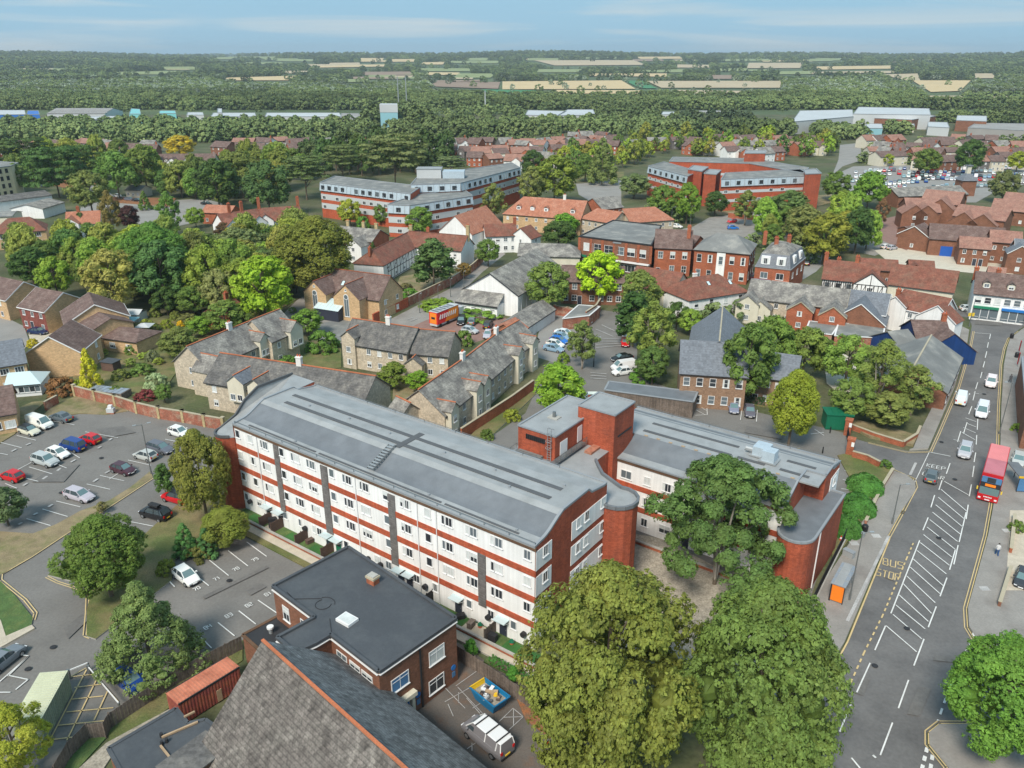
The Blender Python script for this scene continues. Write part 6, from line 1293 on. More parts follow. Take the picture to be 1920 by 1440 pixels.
Lp = sp_['_L'];
for a0, a1, m in ((.02,.40, 'green_shop'),(.44,.98, 'blue_shop')): b = MB(); b.box(-Lp / 2 + Lp * a0,-Lp / 2 + Lp * a1,-5.5,-5.0,2.9,3.4, m); b.build('shop_sign', sp_); b = MB(); b.box(-Lp / 2 + Lp * a0,-Lp / 2 + Lp * a1,-5.12,-5.0,.5,2.8, 'glass_mid'); [b.box(-Lp / 2 + Lp * a0 + i * 1.6,-Lp / 2 + Lp * a0 + i * 1.6 + .12,-5.18,-5.0,.4,2.85, 'white_paint') for i in range(int(Lp * (a1 - a0) / 1.6))]; b.build('shopfront', sp_)
# white and blue cluster at the corner
house('white cottage with mottled orange-brown roof and two tall white gables', (1697,543),(1783,560),8.2,5.2,8.5, 'red_tile', 'white_render', n=(4,2), vg='white_paint', cross=[(.02,5,.5,7.6, 'white_render', 0),(.95,8,.8,7.6, 'white_render', 1)], chim=[(-.05,-2,1.8, 'orange_brick')])
house('small white gable-fronted wing with weathered grey roof', (1683,566),(1700,562),5.4,3.6,9, 'grey_tile', 'white_render', n=(1,1), nb=0, e0=1)
house('brown-roofed building with deep blue weatherboard gable by the pavement', (1710,600),(1772,602),6.6,3.6,10, 'brown_tile', 'blue_wall', n=(2,1), e1=0, chim=[(.95,0,1.6, 'orange_brick')], cross=[(.88,9.5,2.0,6.3, 'blue_wall', 0)], vg=None)
house('pale-roofed lean-to with blue weatherboard gable among the trees', (1666,622),(1700,618),5.4,3.0,9, 'flat_roof_grey', 'blue_wall', n=(0,1), nb=0, cross=[(.3,6,.6,5.0, 'blue_wall', 0)])
house('long grey slate barn running down beside the high street pavement', (1712,690),(1746,630),6.6,3.4,11.5, 'flat_roof_grey', 'brown_brick', n=(5,1), ridge='stone_ridge', name='barn', cat='barn')
# grey stone chapel group
house('brown stock-brick building with grey slate roof and two rows of sash windows', (1279,638),(1400,645),10.2,6.3,11, 'slate', 'buff_brick', n=(5,2), ws=(1.05,1.5, 'sash'), vg=None, e0=0)
house('steep grey slate wing with pale ridge running back from the stock-brick building', (1349,640),(1355,576),10.4,6.0,10.5, 'slate', 'buff_brick', n=(4,2), ridge='stone_ridge')
house('grey slate wing half hidden behind the copse by the stock-brick building', (1402,655),(1500,668),8.2,5.2,9, 'slate', 'buff_brick', n=(5,2))
# bike shed
bs, Qb = flat_block('long grey-roofed store with dark timber wall in the rear yard', [(1133.7,731.5),(1300,754),(1308,735.5),(1142,715.5)],3.0, 'timber', 'membrane', name='cycle_store', cat='store', par=.12)
# yellow brick houses, left
YB = 'yellow_brick'
house('yellow brick house at the left edge behind the curved street', (-30,513),(43,528.5),8.0,4.9,9.5, 'brown_tile', YB, n=(3,2), vg='white_paint', doors=(.7,))
house('yellow brick house with red tile-hung front beside the parked navy car', (69,539.5),(117,548.5),8.0,5.0,10, 'brown_tile', 'tile_hung_red', n=(3,2), vg='white_paint', doors=(.4,))
o_ = [o for o in bpy.data.objects if o.get('label', '').startswith('yellow brick house with red')][0]; b = MB(); xx = o_['_L'] / 2 + .02; b.face([(xx, -5,0),(xx, 5,0),(xx, 5,5),(xx, 0,8),(xx, -5,5)], YB); b.build('gable_wall', o_)
house('yellow brick house with brown roof running towards the garden, big blank gable', (176.5,571),(167,549),8.2,4.9,12, 'brown_tile', YB, n=(1,2), vg='white_paint', nb=2)
house('lower brown-roofed yellow brick wing facing the garden', (183,585),(207,597),6.4,4.6,8.5, 'brown_tile', YB, n=(0,2), vg=None, nb=1)
house('dark brown roofed garden room beside the white gazebo', (216,612),(262,618),4.2,2.9,7, 'brown_tile', YB, n=(2,1), hip=(0,2), ws=(1.4,1.2, 'three'))
house('yellow brick house with white edged brown roof, nearest the golden conifer', (92,631),(133,601),8.0,4.9,9.6, 'brown_tile', YB, n=(2,2), vg='white_paint', doors=(.3,))
house('yellow brick house with slate-grey roof at the left edge, above the conservatory', (-45,648),(38,635.5),8.0,5.0,9.8, 'slate', YB, n=(3,2), vg=None, ws=(1.4,1.1, 'three'))
cv = house('white conservatory with pale glass roof below the slate-roofed house', (18,700),(56,697),3.6,2.3,5.5, 'roof_glass', 'white_paint', n=(6,1), ws=(.9,1.4, 'one'), nb=0, hip=(0,2), name='conservatory', cat='conservatory')
house('brown-roofed yellow brick house cut by the left edge, lowest of all', (-60,735),(20,722),6.5,3.4,9, 'brown_tile', YB, n=(3,1), ws=(1.5,1.3, 'three'))
house('hipped red-orange roofed house with cream bays at the left edge', (14,410),(55,407),8.5,5.0,11, 'red_tile', 'yellow_brick', n=(3,2), hip=(4,4), e1=0, ws=(1.8,1.4, 'three'))
house('white gabled villa with orange roof below the car park trees', (125,398),(187,395),8.4,5.2,9, 'orange_tile', 'white_render', n=(4,2), cross=[(.15,5,2,7.6, 'white_render', 1)], chim=[(.35,0,1.6, 'orange_brick')])
house('row of white gabled old houses with red roofs and many chimneys, left half', (408,402),(480,392),9,5.4,9, 'red_tile', 'white_render', n=(5,2), cross=[(.12,5,2,8, 'white_render', 1),(.55,5,2,8, 'white_render', 1),(.8,5,2,8, 'white_render', 1)], chim=[(.3,0,3, 'orange_brick'),(.62,0,3, 'orange_brick')])
house('row of white gabled old houses with red roofs and many chimneys, right half', (484,391),(560,386),9,5.4,9, 'red_tile', 'white_render', n=(5,2), cross=[(.1,5,2,8, 'white_render', 1)], chim=[(.02,0,3.4, 'orange_brick'),(.98,0,3, 'orange_brick')])
house('red brick range half hidden behind the white gabled row', (388,384),(440,386),6,4,8, 'orange_tile', 'orange_brick', n=(3,1))
house('long mansion with brown roof, white gabled bays and cream wall in the trees', (298,289),(404,288),11,6.5,13, 'brown_tile', 'cream_render', n=(8,2), cross=[(.30,5,2,10, 'white_render', 1),(.56,5,2,10, 'white_render', 1)], dorm=(.08,.16,.66,.74), name='mansion', cat='mansion')
cb, Qc = flat_block('pale cream four-storey block cut by the left edge', [(-60,322),(20,312),(34,306),(-60,300)],12.5, 'cream_wall', 'flat_roof_grey', name='cream_block'); facade_windows(cb, Qc, 0,1.2,4,3,6,(1.2,1.7, 'dark'), 'glass')
house('dark curved-roof shed range at the left edge', (-40,372),(82,357),5.5,4.2,12, 'dark_tile', 'white_render', n=(0,1), nb=0, name='shed', cat='shed')
house('grey-roofed open shed beside the small conifers', (48,384),(90,372),5.0,3.6,12, 'grey_tile', 'white_render', n=(0,1), nb=0, name='shed', cat='shed')
house('pale bungalow roof below the grey sheds at the left edge', (-40,398),(30,396),4.0,3.0,9, 'flat_roof_grey', 'cream_render', n=(3,1))
house('little cream lodge with red doors among dark trees', (245,347),(272,348),4.6,3.2,8, 'flat_roof_grey', 'cream_render', n=(3,1))
# shopping court, right
def bh(lab, a, c, zr, ze, w_, roof='pink_tile', n=(3,2), **k): return house(lab, a, c, zr, ze, w_, roof, 'brown_brick', n=n, name='brick_building', cat='building', **k)
bh('pink-tiled brick building with two lattice gables in the shopping court', (1697,371),(1758,373),9,5.5,14, n=(4,2), cross=[(.15,8,3,8.2, 'brown_brick', 1),(.5,8,3,8.2, 'brown_brick', 1)])
bh('highest pink-tiled brick building of the shopping court', (1738,355),(1808,361),10.5,7,14, n=(4,2), cross=[(.6,12,6,9.4, 'brown_brick', 1)])
bh('pink-tiled range with three low gables behind the long brown barn roof', (1800,383),(1896,393),8,5,13, n=(6,1), cross=[(.25,9,3,7.0, 'brown_brick', 0),(.62,9,3,7.0, 'brown_brick', 0)])
bh('long brown-roofed barn with blue doors facing the sandy plaza', (1745,419),(1884,428),8.5,5,11, 'brown_tile', n=(0,1), doors=())
bz = [o for o in bpy.data.objects if o.get('label', '').startswith('long brown-roofed barn')][0]; b = MB(); b.box(-bz['_L'] * .33,-bz['_L'] * .33 + 3.2,-5.6,-5.45,0,3.0, 'door_blue'); b.build('door', bz)
bh('brick gable-fronted cottage with white edges at the barn end', (1716,424),(1732,418),7.4,4.6,9, 'brown_tile', n=(1,1), e0=1, vg='white_paint')
bh('pink-roofed brick house with white doors facing the sandy plaza', (1801,443),(1858,447),7.4,5.0,8, n=(3,2), ws=(.9,1.2, 'two'), doors=(.55,.75))
bh('taller pink-roofed brick house above the white doors', (1858,431),(1916,435),8.8,6.2,8, n=(3,2))
bh('brick house with white gable at the right edge of the plaza', (1905,448),(1960,452),8.4,5.6,9, 'slate', n=(3,2), cross=[(.12,6,2,7.8, 'brown_brick', 1)], vg='white_paint')
bh('pink-tiled brick building at the right edge, upper', (1888,360),(1960,366),9,6,14, n=(4,1))
bh('pink-tiled brick building at the right edge, lower', (1866,372),(1960,380),8,5,12, n=(4,1))
bh('grey slate range along the edge of the big car park', (1670,352),(1798,348),7,4.5,12, 'grey_tile', n=(0,1))
ct_ = thing('clock_turret', 'small pyramid-roofed brick turret on the corner of the grey slate range', 'turret', tuple(G(1806,366))); b = MB(); b.box(-3,3,-3,3,0,6.5, 'brown_brick'); b.build('wall', ct_); b = MB(); [b.face([(-3.5,-3.5,6.5),(3.5,-3.5,6.5),(0,0,10)], 'slate'), b.face([(3.5,-3.5,6.5),(3.5,3.5,6.5),(0,0,10)], 'slate'), b.face([(3.5,3.5,6.5),(-3.5,3.5,6.5),(0,0,10)], 'slate'), b.face([(-3.5,3.5,6.5),(-3.5,-3.5,6.5),(0,0,10)], 'slate')]; b.box(-.8,.8,-.8,.8,9.2,12.2, 'cream_render'); b.box(-1.2,1.2,-1.2,1.2,12.2,12.6, 'slate'); b.build('roof', ct_)
bh('small red-tiled roof just behind the half-timbered house', (1615,484),(1682,488),6,4,8, 'red_tile', n=(2,1))
bh('pair of tiny tiled gables behind the long rust-red roof', (1705,487),(1750,490),5,3.4,7, 'red_tile', n=(2,1), cross=[(.2,5,1,4.8, 'brown_brick', 0)])
bh('timber-roofed hut with open front in the shopping court', (1697,425),(1722,423),4.0,3.0,6, 'brown_tile', n=(0,1))
bh('tiny tiled gable at the top of the white shop terrace', (1855,500),(1885,503),8,5,8, 'pink_tile', n=(0,1))
# office blocks
def office(label, px, z, sh=3.3, n=3, cols=16, sides=(0,), wall='band_brick', mans=True, topwin=True, bw=(2.5,.5)):
 t, Q_ = flat_block(label, px, z, wall, 'flat_roof_grey', name='office_block', cat='office', par=.3)
 N_ = len(Q_); cen = sum((Vector(q) for q in Q_), Vector((0,0))) / N_
 for i in sides:
  a, d = Vector(Q_[i]), Vector(Q_[(i + 1) % N_]); e = (d - a).normalized(); nn = Vector((e.y, -e.x));
  if (a - cen).dot(nn) < 0: nn = -nn
  Lw = (d - a).length; an_ = math.atan2(nn.y, nn.x) + math.pi / 2; mid_ = (a + d) / 2
  T = Matrix.Translation((mid_.x, mid_.y, 0)) @ Matrix.Rotation(an_, 4, 'Z')
  for s in range(n):
   z1 = z - s * sh; top = s == 0 and mans; b = MB(); m = 'zinc' if top else 'white_sheet'
   zb_, zt_ = (z1 - 2.6, z1 - .05) if top else (z1 - bw[0], z1 - bw[1])
   if zb_ < 0: continue
   if top: b.face([T @ Vector((-Lw / 2,-.5, zb_)), T @ Vector((Lw / 2,-.5, zb_)), T @ Vector((Lw / 2,-.06, zt_)), T @ Vector((-Lw / 2,-.06, zt_))], m); b.face([T @ Vector((-Lw / 2,-.5, zb_)), T @ Vector((Lw / 2,-.5, zb_)), T @ Vector((Lw / 2,0, zb_)), T @ Vector((-Lw / 2,0, zb_))], m)
   else: b.box(-Lw / 2, Lw / 2,-.06,.02, zb_, zt_, m, T)
   b.build('mansard' if top else 'window_band', t)
   for k in range(int(cols * Lw / 60)):
    if R.random() < .18: continue
    x = -Lw / 2 + (k + .5) * Lw / int(cols * Lw / 60); p = T @ Vector((x, -.42 if top else -.06,0)); window(t, p.x, p.y, (zb_ + .6) if top else zb_ + .1, an_, 1.5,1.3 if top else 1.2, 'dark' if top else 'two', R.choice(['glass', 'glass', 'glass_mid']))
   if top: b = MB(); [b.bar(T @ Vector((-Lw / 2 + k * 2.0,-.56, zb_)), T @ Vector((-Lw / 2 + k * 2.0,-.12, zt_)),.12,.12, 'galvanised') for k in range(int(Lw / 2) + 1)]; b.build('mansard_ribs', t)
 return t, Q_
office('striped brick and white office block, left wing facing the gardens', [(600,343),(770,364),(790,350),(628,331)],12.5, cols=18, sides=(0,3))
office('striped office block, near right wing with blank brick stair panel', [(727,384),(768,386),(886,368),(870,356),(780,366)],10.5, cols=14, sides=(0,1), n=3)
office('striped office block, far right wing with the longest window row', [(770,347),(863,344),(975,315),(960,306),(820,326),(785,330)],13.5, cols=16, sides=(0,1))
pr = thing('roof_plant_room', 'white plant room box on the roof of the striped office block', 'plant room', tuple(G(806,333,13.5))); b = MB(); b.box(-4.5,4.5,-3,3,.1,3.4, 'white_sheet'); b.build('wall', pr); b = MB(); b.box(-4.7,4.7,-3.2,3.2,3.4,3.6, 'membrane_light'); b.build('roof', pr); b = MB(); b.box(5,13,-3,3,.1,2.6, 'zinc'); b.build('chiller', pr)
office('red brick ring office, long front right range with dormer windows', [(1352,337),(1521,330),(1500,318),(1360,325)],12, cols=13, sides=(0,), bw=(2.0,.95))
office('red brick ring office, left range with grey mansard', [(1216,312),(1290,331),(1310,322),(1245,304)],12, cols=14, sides=(0,3), bw=(2.0,.95))
office('red brick ring office, back range seen over the courtyard', [(1255,303),(1405,307),(1506,325),(1516,315),(1410,298),(1262,295)],12, cols=14, sides=(0,1), n=2, bw=(2.0,.95))
for px_, z_, lab in (([(1290,318),(1316,322),(1328,314),(1300,311)],13.5, 'tall blank brick stair tower left of the ring office entrance'),([(1320,326),(1343,328),(1352,320),(1328,318)],12.5, 'second brick stair tower at the ring office entrance'),([(1510,327),(1540,326),(1530,317),(1508,319)],13.5, 'square brick tower at the right end of the ring office'),([(1396,288),(1435,288),(1436,283),(1398,283)],15.5, 'red brick plant tower rising behind the ring office')): flat_block(lab, px_, z_, 'red_brick', 'membrane_light', name='brick_tower', cat='tower')
# housing estates: rows of modest houses between the trees
EST = R.getstate(); R.seed(5)
def estate(rows, label, group, roofs=('brown_tile', 'brown_tile', 'grey_tile', 'pink_tile'), walls=('orange_brick', 'brown_brick', 'cream_render', 'white_render', 'tile_hung')):
 for (xa, ya, xb, yb, n) in rows:
  for i in range(n):
   t = (i + R.uniform(.3,.7)) / n; x, y = lerp(xa, xb, t), lerp(ya, yb, t) + R.uniform(-1.5,1.5); k = (xb - xa) / n * R.uniform(.40,.52); dy = R.uniform(-1.2,1.2); rf, wl = R.choice(roofs), R.choice(walls); ex = R.random() < .35
   lb = '%s house with %s roof%s in the %s, house %s along its row from the left' % ({'orange_brick': 'orange brick', 'brown_brick': 'brown brick', 'cream_render': 'cream', 'white_render': 'white', 'tile_hung': 'grey tile-hung'}[wl], {'brown_tile': 'brown', 'grey_tile': 'grey', 'pink_tile': 'pinkish'}[rf], ' and front gable' if ex else '', label, ['first', 'second', 'third', 'fourth', 'fifth', 'sixth', 'seventh', 'eighth', 'ninth'][i])
   if len(lb.split()) > 16: lb = lb.replace(' along its row from the left', ' from its left end')
   house(lb if len(lb.split()) <= 16 else ' '.join(lb.split()[:16]),(x - k, y - dy),(x + k, y + dy), R.uniform(7,8.2),5, R.uniform(8,10), rf, wl, n=(3,2), nb=0, cross=[(R.choice((.25,.7)),4.5,1.5,6.8)] if ex else (), chim=[(R.choice((.1,.9)),0,1.2, 'orange_brick')] if R.random() < .35 else (), group=group)
estate([(480,257,745,262,9),(740,262,960,256,8),(950,262,1160,252,8),(830,272,945,278,4),(880,285,1010,292,4),(960,275,1090,270,4),(1060,248,1140,246,3),(1005,283,1110,291,3),(500,266,640,268,3),(640,271,830,270,5),(1100,262,1200,262,3),(960,264,1100,262,4),(890,276,960,272,2),(1215,258,1320,257,3)], 'cedar estate', 'houses of the estate behind the cedars')
estate([(1330,252,1540,255,7),(1375,263,1545,266,6),(1360,273,1470,276,4),(1290,265,1370,266,3)], 'ring office estate', 'houses of the estate behind the ring office')
estate([(1610,252,1690,252,3),(1640,265,1760,268,4),(1720,257,1800,258,2),(1760,262,1920,264,5),(1790,253,1870,252,3),(1870,285,1930,288,2),(1820,290,1880,292,2),(1650,282,1700,283,1),(1700,276,1830,278,4),(1830,274,1925,276,3),(1720,288,1800,290,2),(1625,274,1700,276,3)], 'car park estate', 'houses of the estate beyond the big car park')
estate([(30,262,120,262,3),(150,258,215,262,3),(270,260,300,264,1),(-40,275,30,275,2),(440,258,480,262,1),(200,268,300,272,3),(400,266,500,268,3)], 'left trees', 'houses glimpsed between the left-hand trees')
R.setstate(EST)
flat_block('sandy flat-roofed annex in the middle of the estate', [(925,295),(1010,292),(1000,285),(925,288)],4, 'cream_render', 'plaza', name='flat_roofed_annex')
# industrial sheds
def shed(label, px, z, wall, roof='white_sheet', ribs=0, **k):
 t, Q_ = flat_block(label, px, z, wall, roof, name='industrial_shed', cat='warehouse', par=.4, **k); return t, Q_
def shed3(label, a, c, zr, ze, w_, roof, wall, name='industrial_shed'): return house(label, a, c, zr, ze, w_, roof, wall, n=(0,1), nb=0, name=name, cat='warehouse')
s1 = shed3('long shed with pale dotted corrugated roof at the left', (106,203),(212,203),10,6.5,36, 'shed_grey', 'white_sheet')
b = MB(); Ls = s1['_L']
for i in range(22):
 for j in range(4): x = -Ls / 2 + (i + .5) * Ls / 22 + (j % 2) * 1.4; y = -2.5 - j * 4.2; z = 10 + y * 3.5 / 18 + .18; b.box(x - 1.0, x + 1.0, y - 1.2, y + 1.2, z, z + .12, 'white_sheet')
b.build('rooflights', s1)
shed('low white shed in front of the dotted roof', [(152,226),(225,222),(218,218),(155,219)],5, 'white_sheet'); shed('bright blue shed at the left, beside the pale roofs', [(50,215),(74,215),(72,208),(52,208)],7, 'blue_sheet', 'blue_sheet'); shed('pale blue-grey shed at the left edge', [(-40,216),(48,215),(46,207),(-40,207)],7, 'blue_sheet', 'white_sheet')
shed('turquoise barrel-roofed shed near the dotted roof', [(242,214),(264,214),(262,205),(246,204)],8, 'teal_sheet', 'teal_sheet'); shed('small turquoise shed right of the barrel roof', [(298,213),(330,213),(328,208),(300,208)],5, 'teal_sheet', 'teal_sheet')
shed('small pale flat shed between treetops', [(350,216),(382,216),(380,211),(352,211)],5, 'white_sheet'); shed('long white warehouse with roof box between treetops', [(395,219),(480,219),(478,212),(400,212)],6, 'white_sheet'); shed('white box on the long warehouse roof', [(408,212),(416,212),(416,204),(408,204)],12, 'white_sheet')
shed('long low white warehouse left of the cyan tower', [(497,219),(640,219),(636,212),(500,212)],6, 'white_sheet'); shed('low pale works building at the foot of the cyan tower', [(638,221),(728,222),(724,214),(640,213)],7, 'white_sheet', 'shed_grey')
tw, Qt = flat_block('tall cyan and white works tower standing above the trees', [(712,199),(745,199),(744,197),(714,197)],20, 'cyan_clad', 'white_sheet', name='works_tower', cat='tower', par=.5)
b = MB(); Qv = [Vector(q) for q in Qt]; cq = sum(Qv, Vector((0,0))) / 4; b.prism([tuple(cq + (q - cq) * 1.03) for q in Qv],15.5,21.2, 'white_sheet'); b.build('white_top', tw)
shed('white annex right of the cyan tower', [(728,221),(780,221),(778,213),(730,213)],8, 'white_sheet'); shed('white factory with curved roof, left half', [(985,216),(1045,218),(1062,209),(990,207)],9, 'white_sheet'); shed('white factory with curved roof, right half', [(1045,217),(1116,216),(1112,206),(1064,206)],9, 'white_sheet')
shed('low grey warehouse with white stripe behind the trees', [(1240,215),(1290,215),(1288,210),(1243,210)],6, 'white_sheet'); shed('grey store roofs left of the white factory complex', [(1295,216),(1368,216),(1366,208),(1298,208)],6, 'shed_grey', 'shed_grey')
shed('broad white factory hall, left of the open loading bay', [(1485,229),(1600,219),(1598,206),(1500,208)],9, 'white_sheet'); shed('broad white factory hall behind the loading bay', [(1600,214),(1745,216),(1742,204),(1610,201)],11, 'white_sheet'); shed('white factory hall with brick front right of the loading bay', [(1640,222),(1710,225),(1755,218),(1700,211),(1640,214)],8, 'brown_brick', 'white_sheet')
shed('small pale warehouse among trees in front of the factory halls', [(1625,241),(1655,241),(1653,233),(1624,232)],7, 'cyan_clad', 'white_sheet'); shed('low office with sandy wall in front of the factory halls', [(1684,236),(1715,236),(1712,229),(1684,229)],5, 'pasture' if False else 'cream_render'); shed('grey-white unit right of the sandy office', [(1740,238),(1780,240),(1776,230),(1740,229)],6, 'white_sheet')
shed('long white warehouse near the right edge', [(1793,226),(1850,228),(1850,218),(1795,217)],8, 'brown_brick', 'white_sheet'); shed('wide pale low roof at the right edge', [(1815,240),(1940,246),(1940,233),(1830,231)],6, 'shed_grey', 'shed_grey')
shed('long white packing shed on the far left hills edge', [(30,141),(192,141),(190,136),(40,136)],12, 'white_sheet')
for x, y, h, lab in ((748,205,34, 'thin grey mast beside the cyan tower'),(763,205,34, 'second thin mast right of the cyan tower'),(910,213,22, 'short white chimney pole above the trees')): p = G(x, y); t = thing('mast', lab, 'mast', (p.x, p.y, 0)); b = MB(); b.tube((0,0,0),(0,0, h),.7,.45, 'white_sheet' if h < 30 else 'galvanised', 8); b.build('pole', t)
p = GT(583,101); t = thing('mast', 'tiny radio mast on the skyline', 'mast', tuple(p)); b = MB(); b.tube((0,0,0),(0,0,60),1.2,.6, 'galvanised', 6); b.build('pole', t)
flat_block('brown brick building cut by the right edge beside the pavement', [(1916,672),(1990,676),(2010,790),(1926,782)],5.5, 'brown_brick', 'flat_roof_grey', name='brick_building')
house('small brick chimneyed cottage roof deep in the left wood', (462,552),(440,560),6,4,7, 'red_tile', 'orange_brick', n=(2,1), chim=[(.2,0,2, 'orange_brick')]) if False else house('small brick chimneyed cottage roof deep in the left wood', (405,572),(438,560),6,4,7, 'red_tile', 'orange_brick', n=(2,1), chim=[(.6,0,2, 'orange_brick')])
# ================================================================== vehicles
BX, BY = 38,11
cars = [(76,800, BX, BY, 'van', 'white', 'white panel van parked at the top of the left car park'),
 (56,813, BX, BY, 'hatch', 'cream', 'small cream hatchback with dark roof beside the white panel van'),
 (116,788,-BX, -BY, 'saloon', 'grey', 'dark grey saloon parked tail-out beyond the white panel van'),
 (170,829,-BX, -BY, 'hatch', 'red', 'bright red hatchback parked beside the big blue people carrier'),
 (138,842,-BX, -BY, 'mpv', 'blue', 'big blue people carrier between the red and the white hatchbacks'),
 (110,856, BX, BY, 'hatch', 'white', 'white hatchback between the blue people carrier and a silver car'),
 (86,870, BX, BY, 'suv', 'silver', 'silver car at the end of the middle row, next to the white hatchback'),
 (24,899,-BX, -BY, 'hatch', 'red', 'red hatchback at the left edge of the car park'),
 (232,886, BX, BY, 'hatch', 'maroon', 'dark maroon hatchback parked alone by the planted island'),
 (150,935, BX, BY, 'estate', 'silver', 'silver estate car beside the scrubby island tree'),
 (274,860,-BX, -BY, 'hatch', 'silver', 'silver hatchback at the foot of the twin-headed lamp post'),
 (301,846, BX, BY, 'estate', 'grey', 'dark grey estate car right behind the lamp post'),
 (337,816, BX, BY, 'hatch', 'white', 'white hatchback half behind the tall olive tree'),
 (347,918,-BX, -BY, 'hatch', 'white', 'white car between two tree trunks beside the red black-roofed one'),
 (333,940,-BX, -BY, 'suv', 'red', 'red car with black roof beneath the small round tree'),
 (293,970,-BX, -BY, 'suv', 'black', 'black car with a roof box by the grass bank'),
 (350,1087,36,27, 'hatch', 'white', 'white car with glass roof parked in bay 70'),
 (243,1284,30,24, 'saloon', 'blue', 'dark blue car under the edge of the big spreading tree'),
 (8,1245,30,-24, 'saloon', (.18,.21,.24), 'grey-blue car in the white bay at the bottom left edge'),
 (1375,770,2,14, 'hatch', (.2,.24,.3), 'grey-blue hatchback, left of the pair behind the rear wing'),
 (1405,776,2,14, 'saloon', 'grey', 'dark grey saloon, right of the pair behind the rear wing'),
 (1169,693,-14,2, 'van', 'white', 'white van backed against the hedge by the long store'),
 (1166,702,-14,2, 'hatch', 'white', 'white car parked in front of the white van'),
 (1166,676,-14,2, 'saloon', 'black', 'black saloon parked above the white van'),
 (1172,647,1,12, 'hatch', 'red', 'bright red hatchback under the tall trees of the rear yard'),
 (1172,632,3,12, 'hatch', 'white', 'white car next to the red hatchback in the rear yard'),
 (1166,619,4,12, 'saloon', 'white', 'farther white car at the yard end beneath the yew'),
 (1116,751,12,0, 'hatch', 'white', 'white car just behind the brick plant room'),
 (1092,606,16,1, 'saloon', 'silver', 'silver saloon against the red brick yard wall'),
 (1052,636,20,4, 'hatch', 'lightblue', 'pale blue car in the row behind the birch, farthest'),
 (1048,643,20,4, 'hatch', 'bblue', 'bright blue car in the row behind the birch'),
 (1041,650,20,4, 'hatch', 'white', 'white hatchback in the row behind the birch'),
 (1038,658,20,4, 'saloon', 'lightblue', 'pale blue saloon in the row behind the birch, nearest'),
 (1058,629,20,4, 'saloon', 'white', 'white car at the head of the row behind the birch'),
 (865,606,-3,12, 'suv', 'black', 'black car with rear plate next to the red and orange lorry'),
 (885,607,6,-14, 'hatch', (.15,.18,.2), 'dark green-grey hatchback second from the lorry'),
 (915,613,9,-15, 'estate', 'black', 'black estate car by the low hedge in the brick parking'),
 (881,624,16,3, 'hatch', 'silver', 'silver hatchback alone in the middle of the brick parking'),
 (915,631,-6,12, 'saloon', 'silver', 'silver saloon by the stone cottage roof edge in the brick parking'),
 (1857,722,-5,22, 'suv', 'white', 'white car coming down the high street, farthest'),
 (1801,754,6,-24, 'van', (.8,.8,.8), 'small white van driving away up the high street'),
 (1840,777,-6,24, 'van', 'white', 'white van coming towards the hatched markings'),
 (1808,852,-8,30, 'suv', 'silver', 'silver-grey car driving down just above the red bus'),
 (1745,899,8,-28, 'hatch', 'grey', 'dark grey hatchback driving over the painted KEEP CLEAR'),
 (1374,430,18,0, 'hatch', 'bblue', 'bright blue car on the roof-level yard behind the corner building'),
 (1372,418,-14,2, 'hatch', 'red', 'red car by the wall behind the corner building'),
 (1268,427,15,2, 'saloon', 'white', 'white car at the edge of the market car park'),
 (387,384,16,1, 'saloon', 'black', 'black saloon on the light road below the dark trees'),
 (243,376,16,1, 'saloon', 'grey', 'grey car parked left on the light road'),(258,378,16,1, 'saloon', 'black', 'black car parked beside the grey one on the light road'),
 (84,351,16,2, 'saloon', (.06,.09,.09), 'dark green car on the road beneath the left cedars'),
 (222,370,14,3, 'hatch', 'white', 'white car at the near end of the light road'),
 (72,626,22,2, 'saloon', 'navy', 'navy car parked in front of the tile-hung house'),(44,592,18,-4, 'saloon', 'blue', 'blue car in the driveway by the tile-hung house'),
 (1815,583,12,0, 'hatch', 'white', 'white car waiting at the junction by the white gable'),
 (1410,524,14,0, 'hatch', 'maroon', 'dark red car beside the mansard shop'),(1513,497,4,-10, 'hatch', 'black', 'black car in the narrow rear alley'),
 (1660,466,16,-3, 'hatch', 'white', 'white car at the corner of the sandy plaza, left one'),(1672,468,16,-3, 'hatch', 'silver', 'silver car at the corner of the sandy plaza, right one'),
 (1073,1425,26,18, 'saloon', 'black', 'black car with red tail light under the big lime tree at the bottom'),
 (1916,1092,-8,30, 'hatch', 'dark', 'dark car on a sandy drive at the right edge'),
 (1908,868,-4,26, 'hatch', 'silver', 'silver car parked by the right edge above the yellow shelter')]
for c in cars: car(*c)
rb = [o for o in bpy.data.objects if o.get('label') == 'black car with a roof box by the grass bank'][0]; b = MB(); b.box(-.9,.7,-.35,.35,1.78,2.02, 'plastic_black'); b.build('roof_box', rb)
for lab in ('red car with black roof beneath the small round tree', 'small cream hatchback with dark roof beside the white panel van'):
 o = [o for o in bpy.data.objects if o.get('label') == lab][0]
 for c in o.children:
  if c.name.startswith('roof'): c.color = (.02,.02,.022,1)
# the grey panel van with the white roof in the front yard
gv = car(914,1392,-36,-30, 'van', (.19,.19,.195), 'grey panel van with ladder bars and white roof in the front yard')
for c in gv.children:
 if c.name.startswith('roof'): c.color = (.75,.75,.75,1)
b = MB(); [b.box(x - .05, x + .05,-.75,.75,1.97,2.04, 'plastic_black') for x in (-1.9,-.7,.6)]; b.build('roof_bars', gv)
gv.scale = (1.05,1.08,1.05)
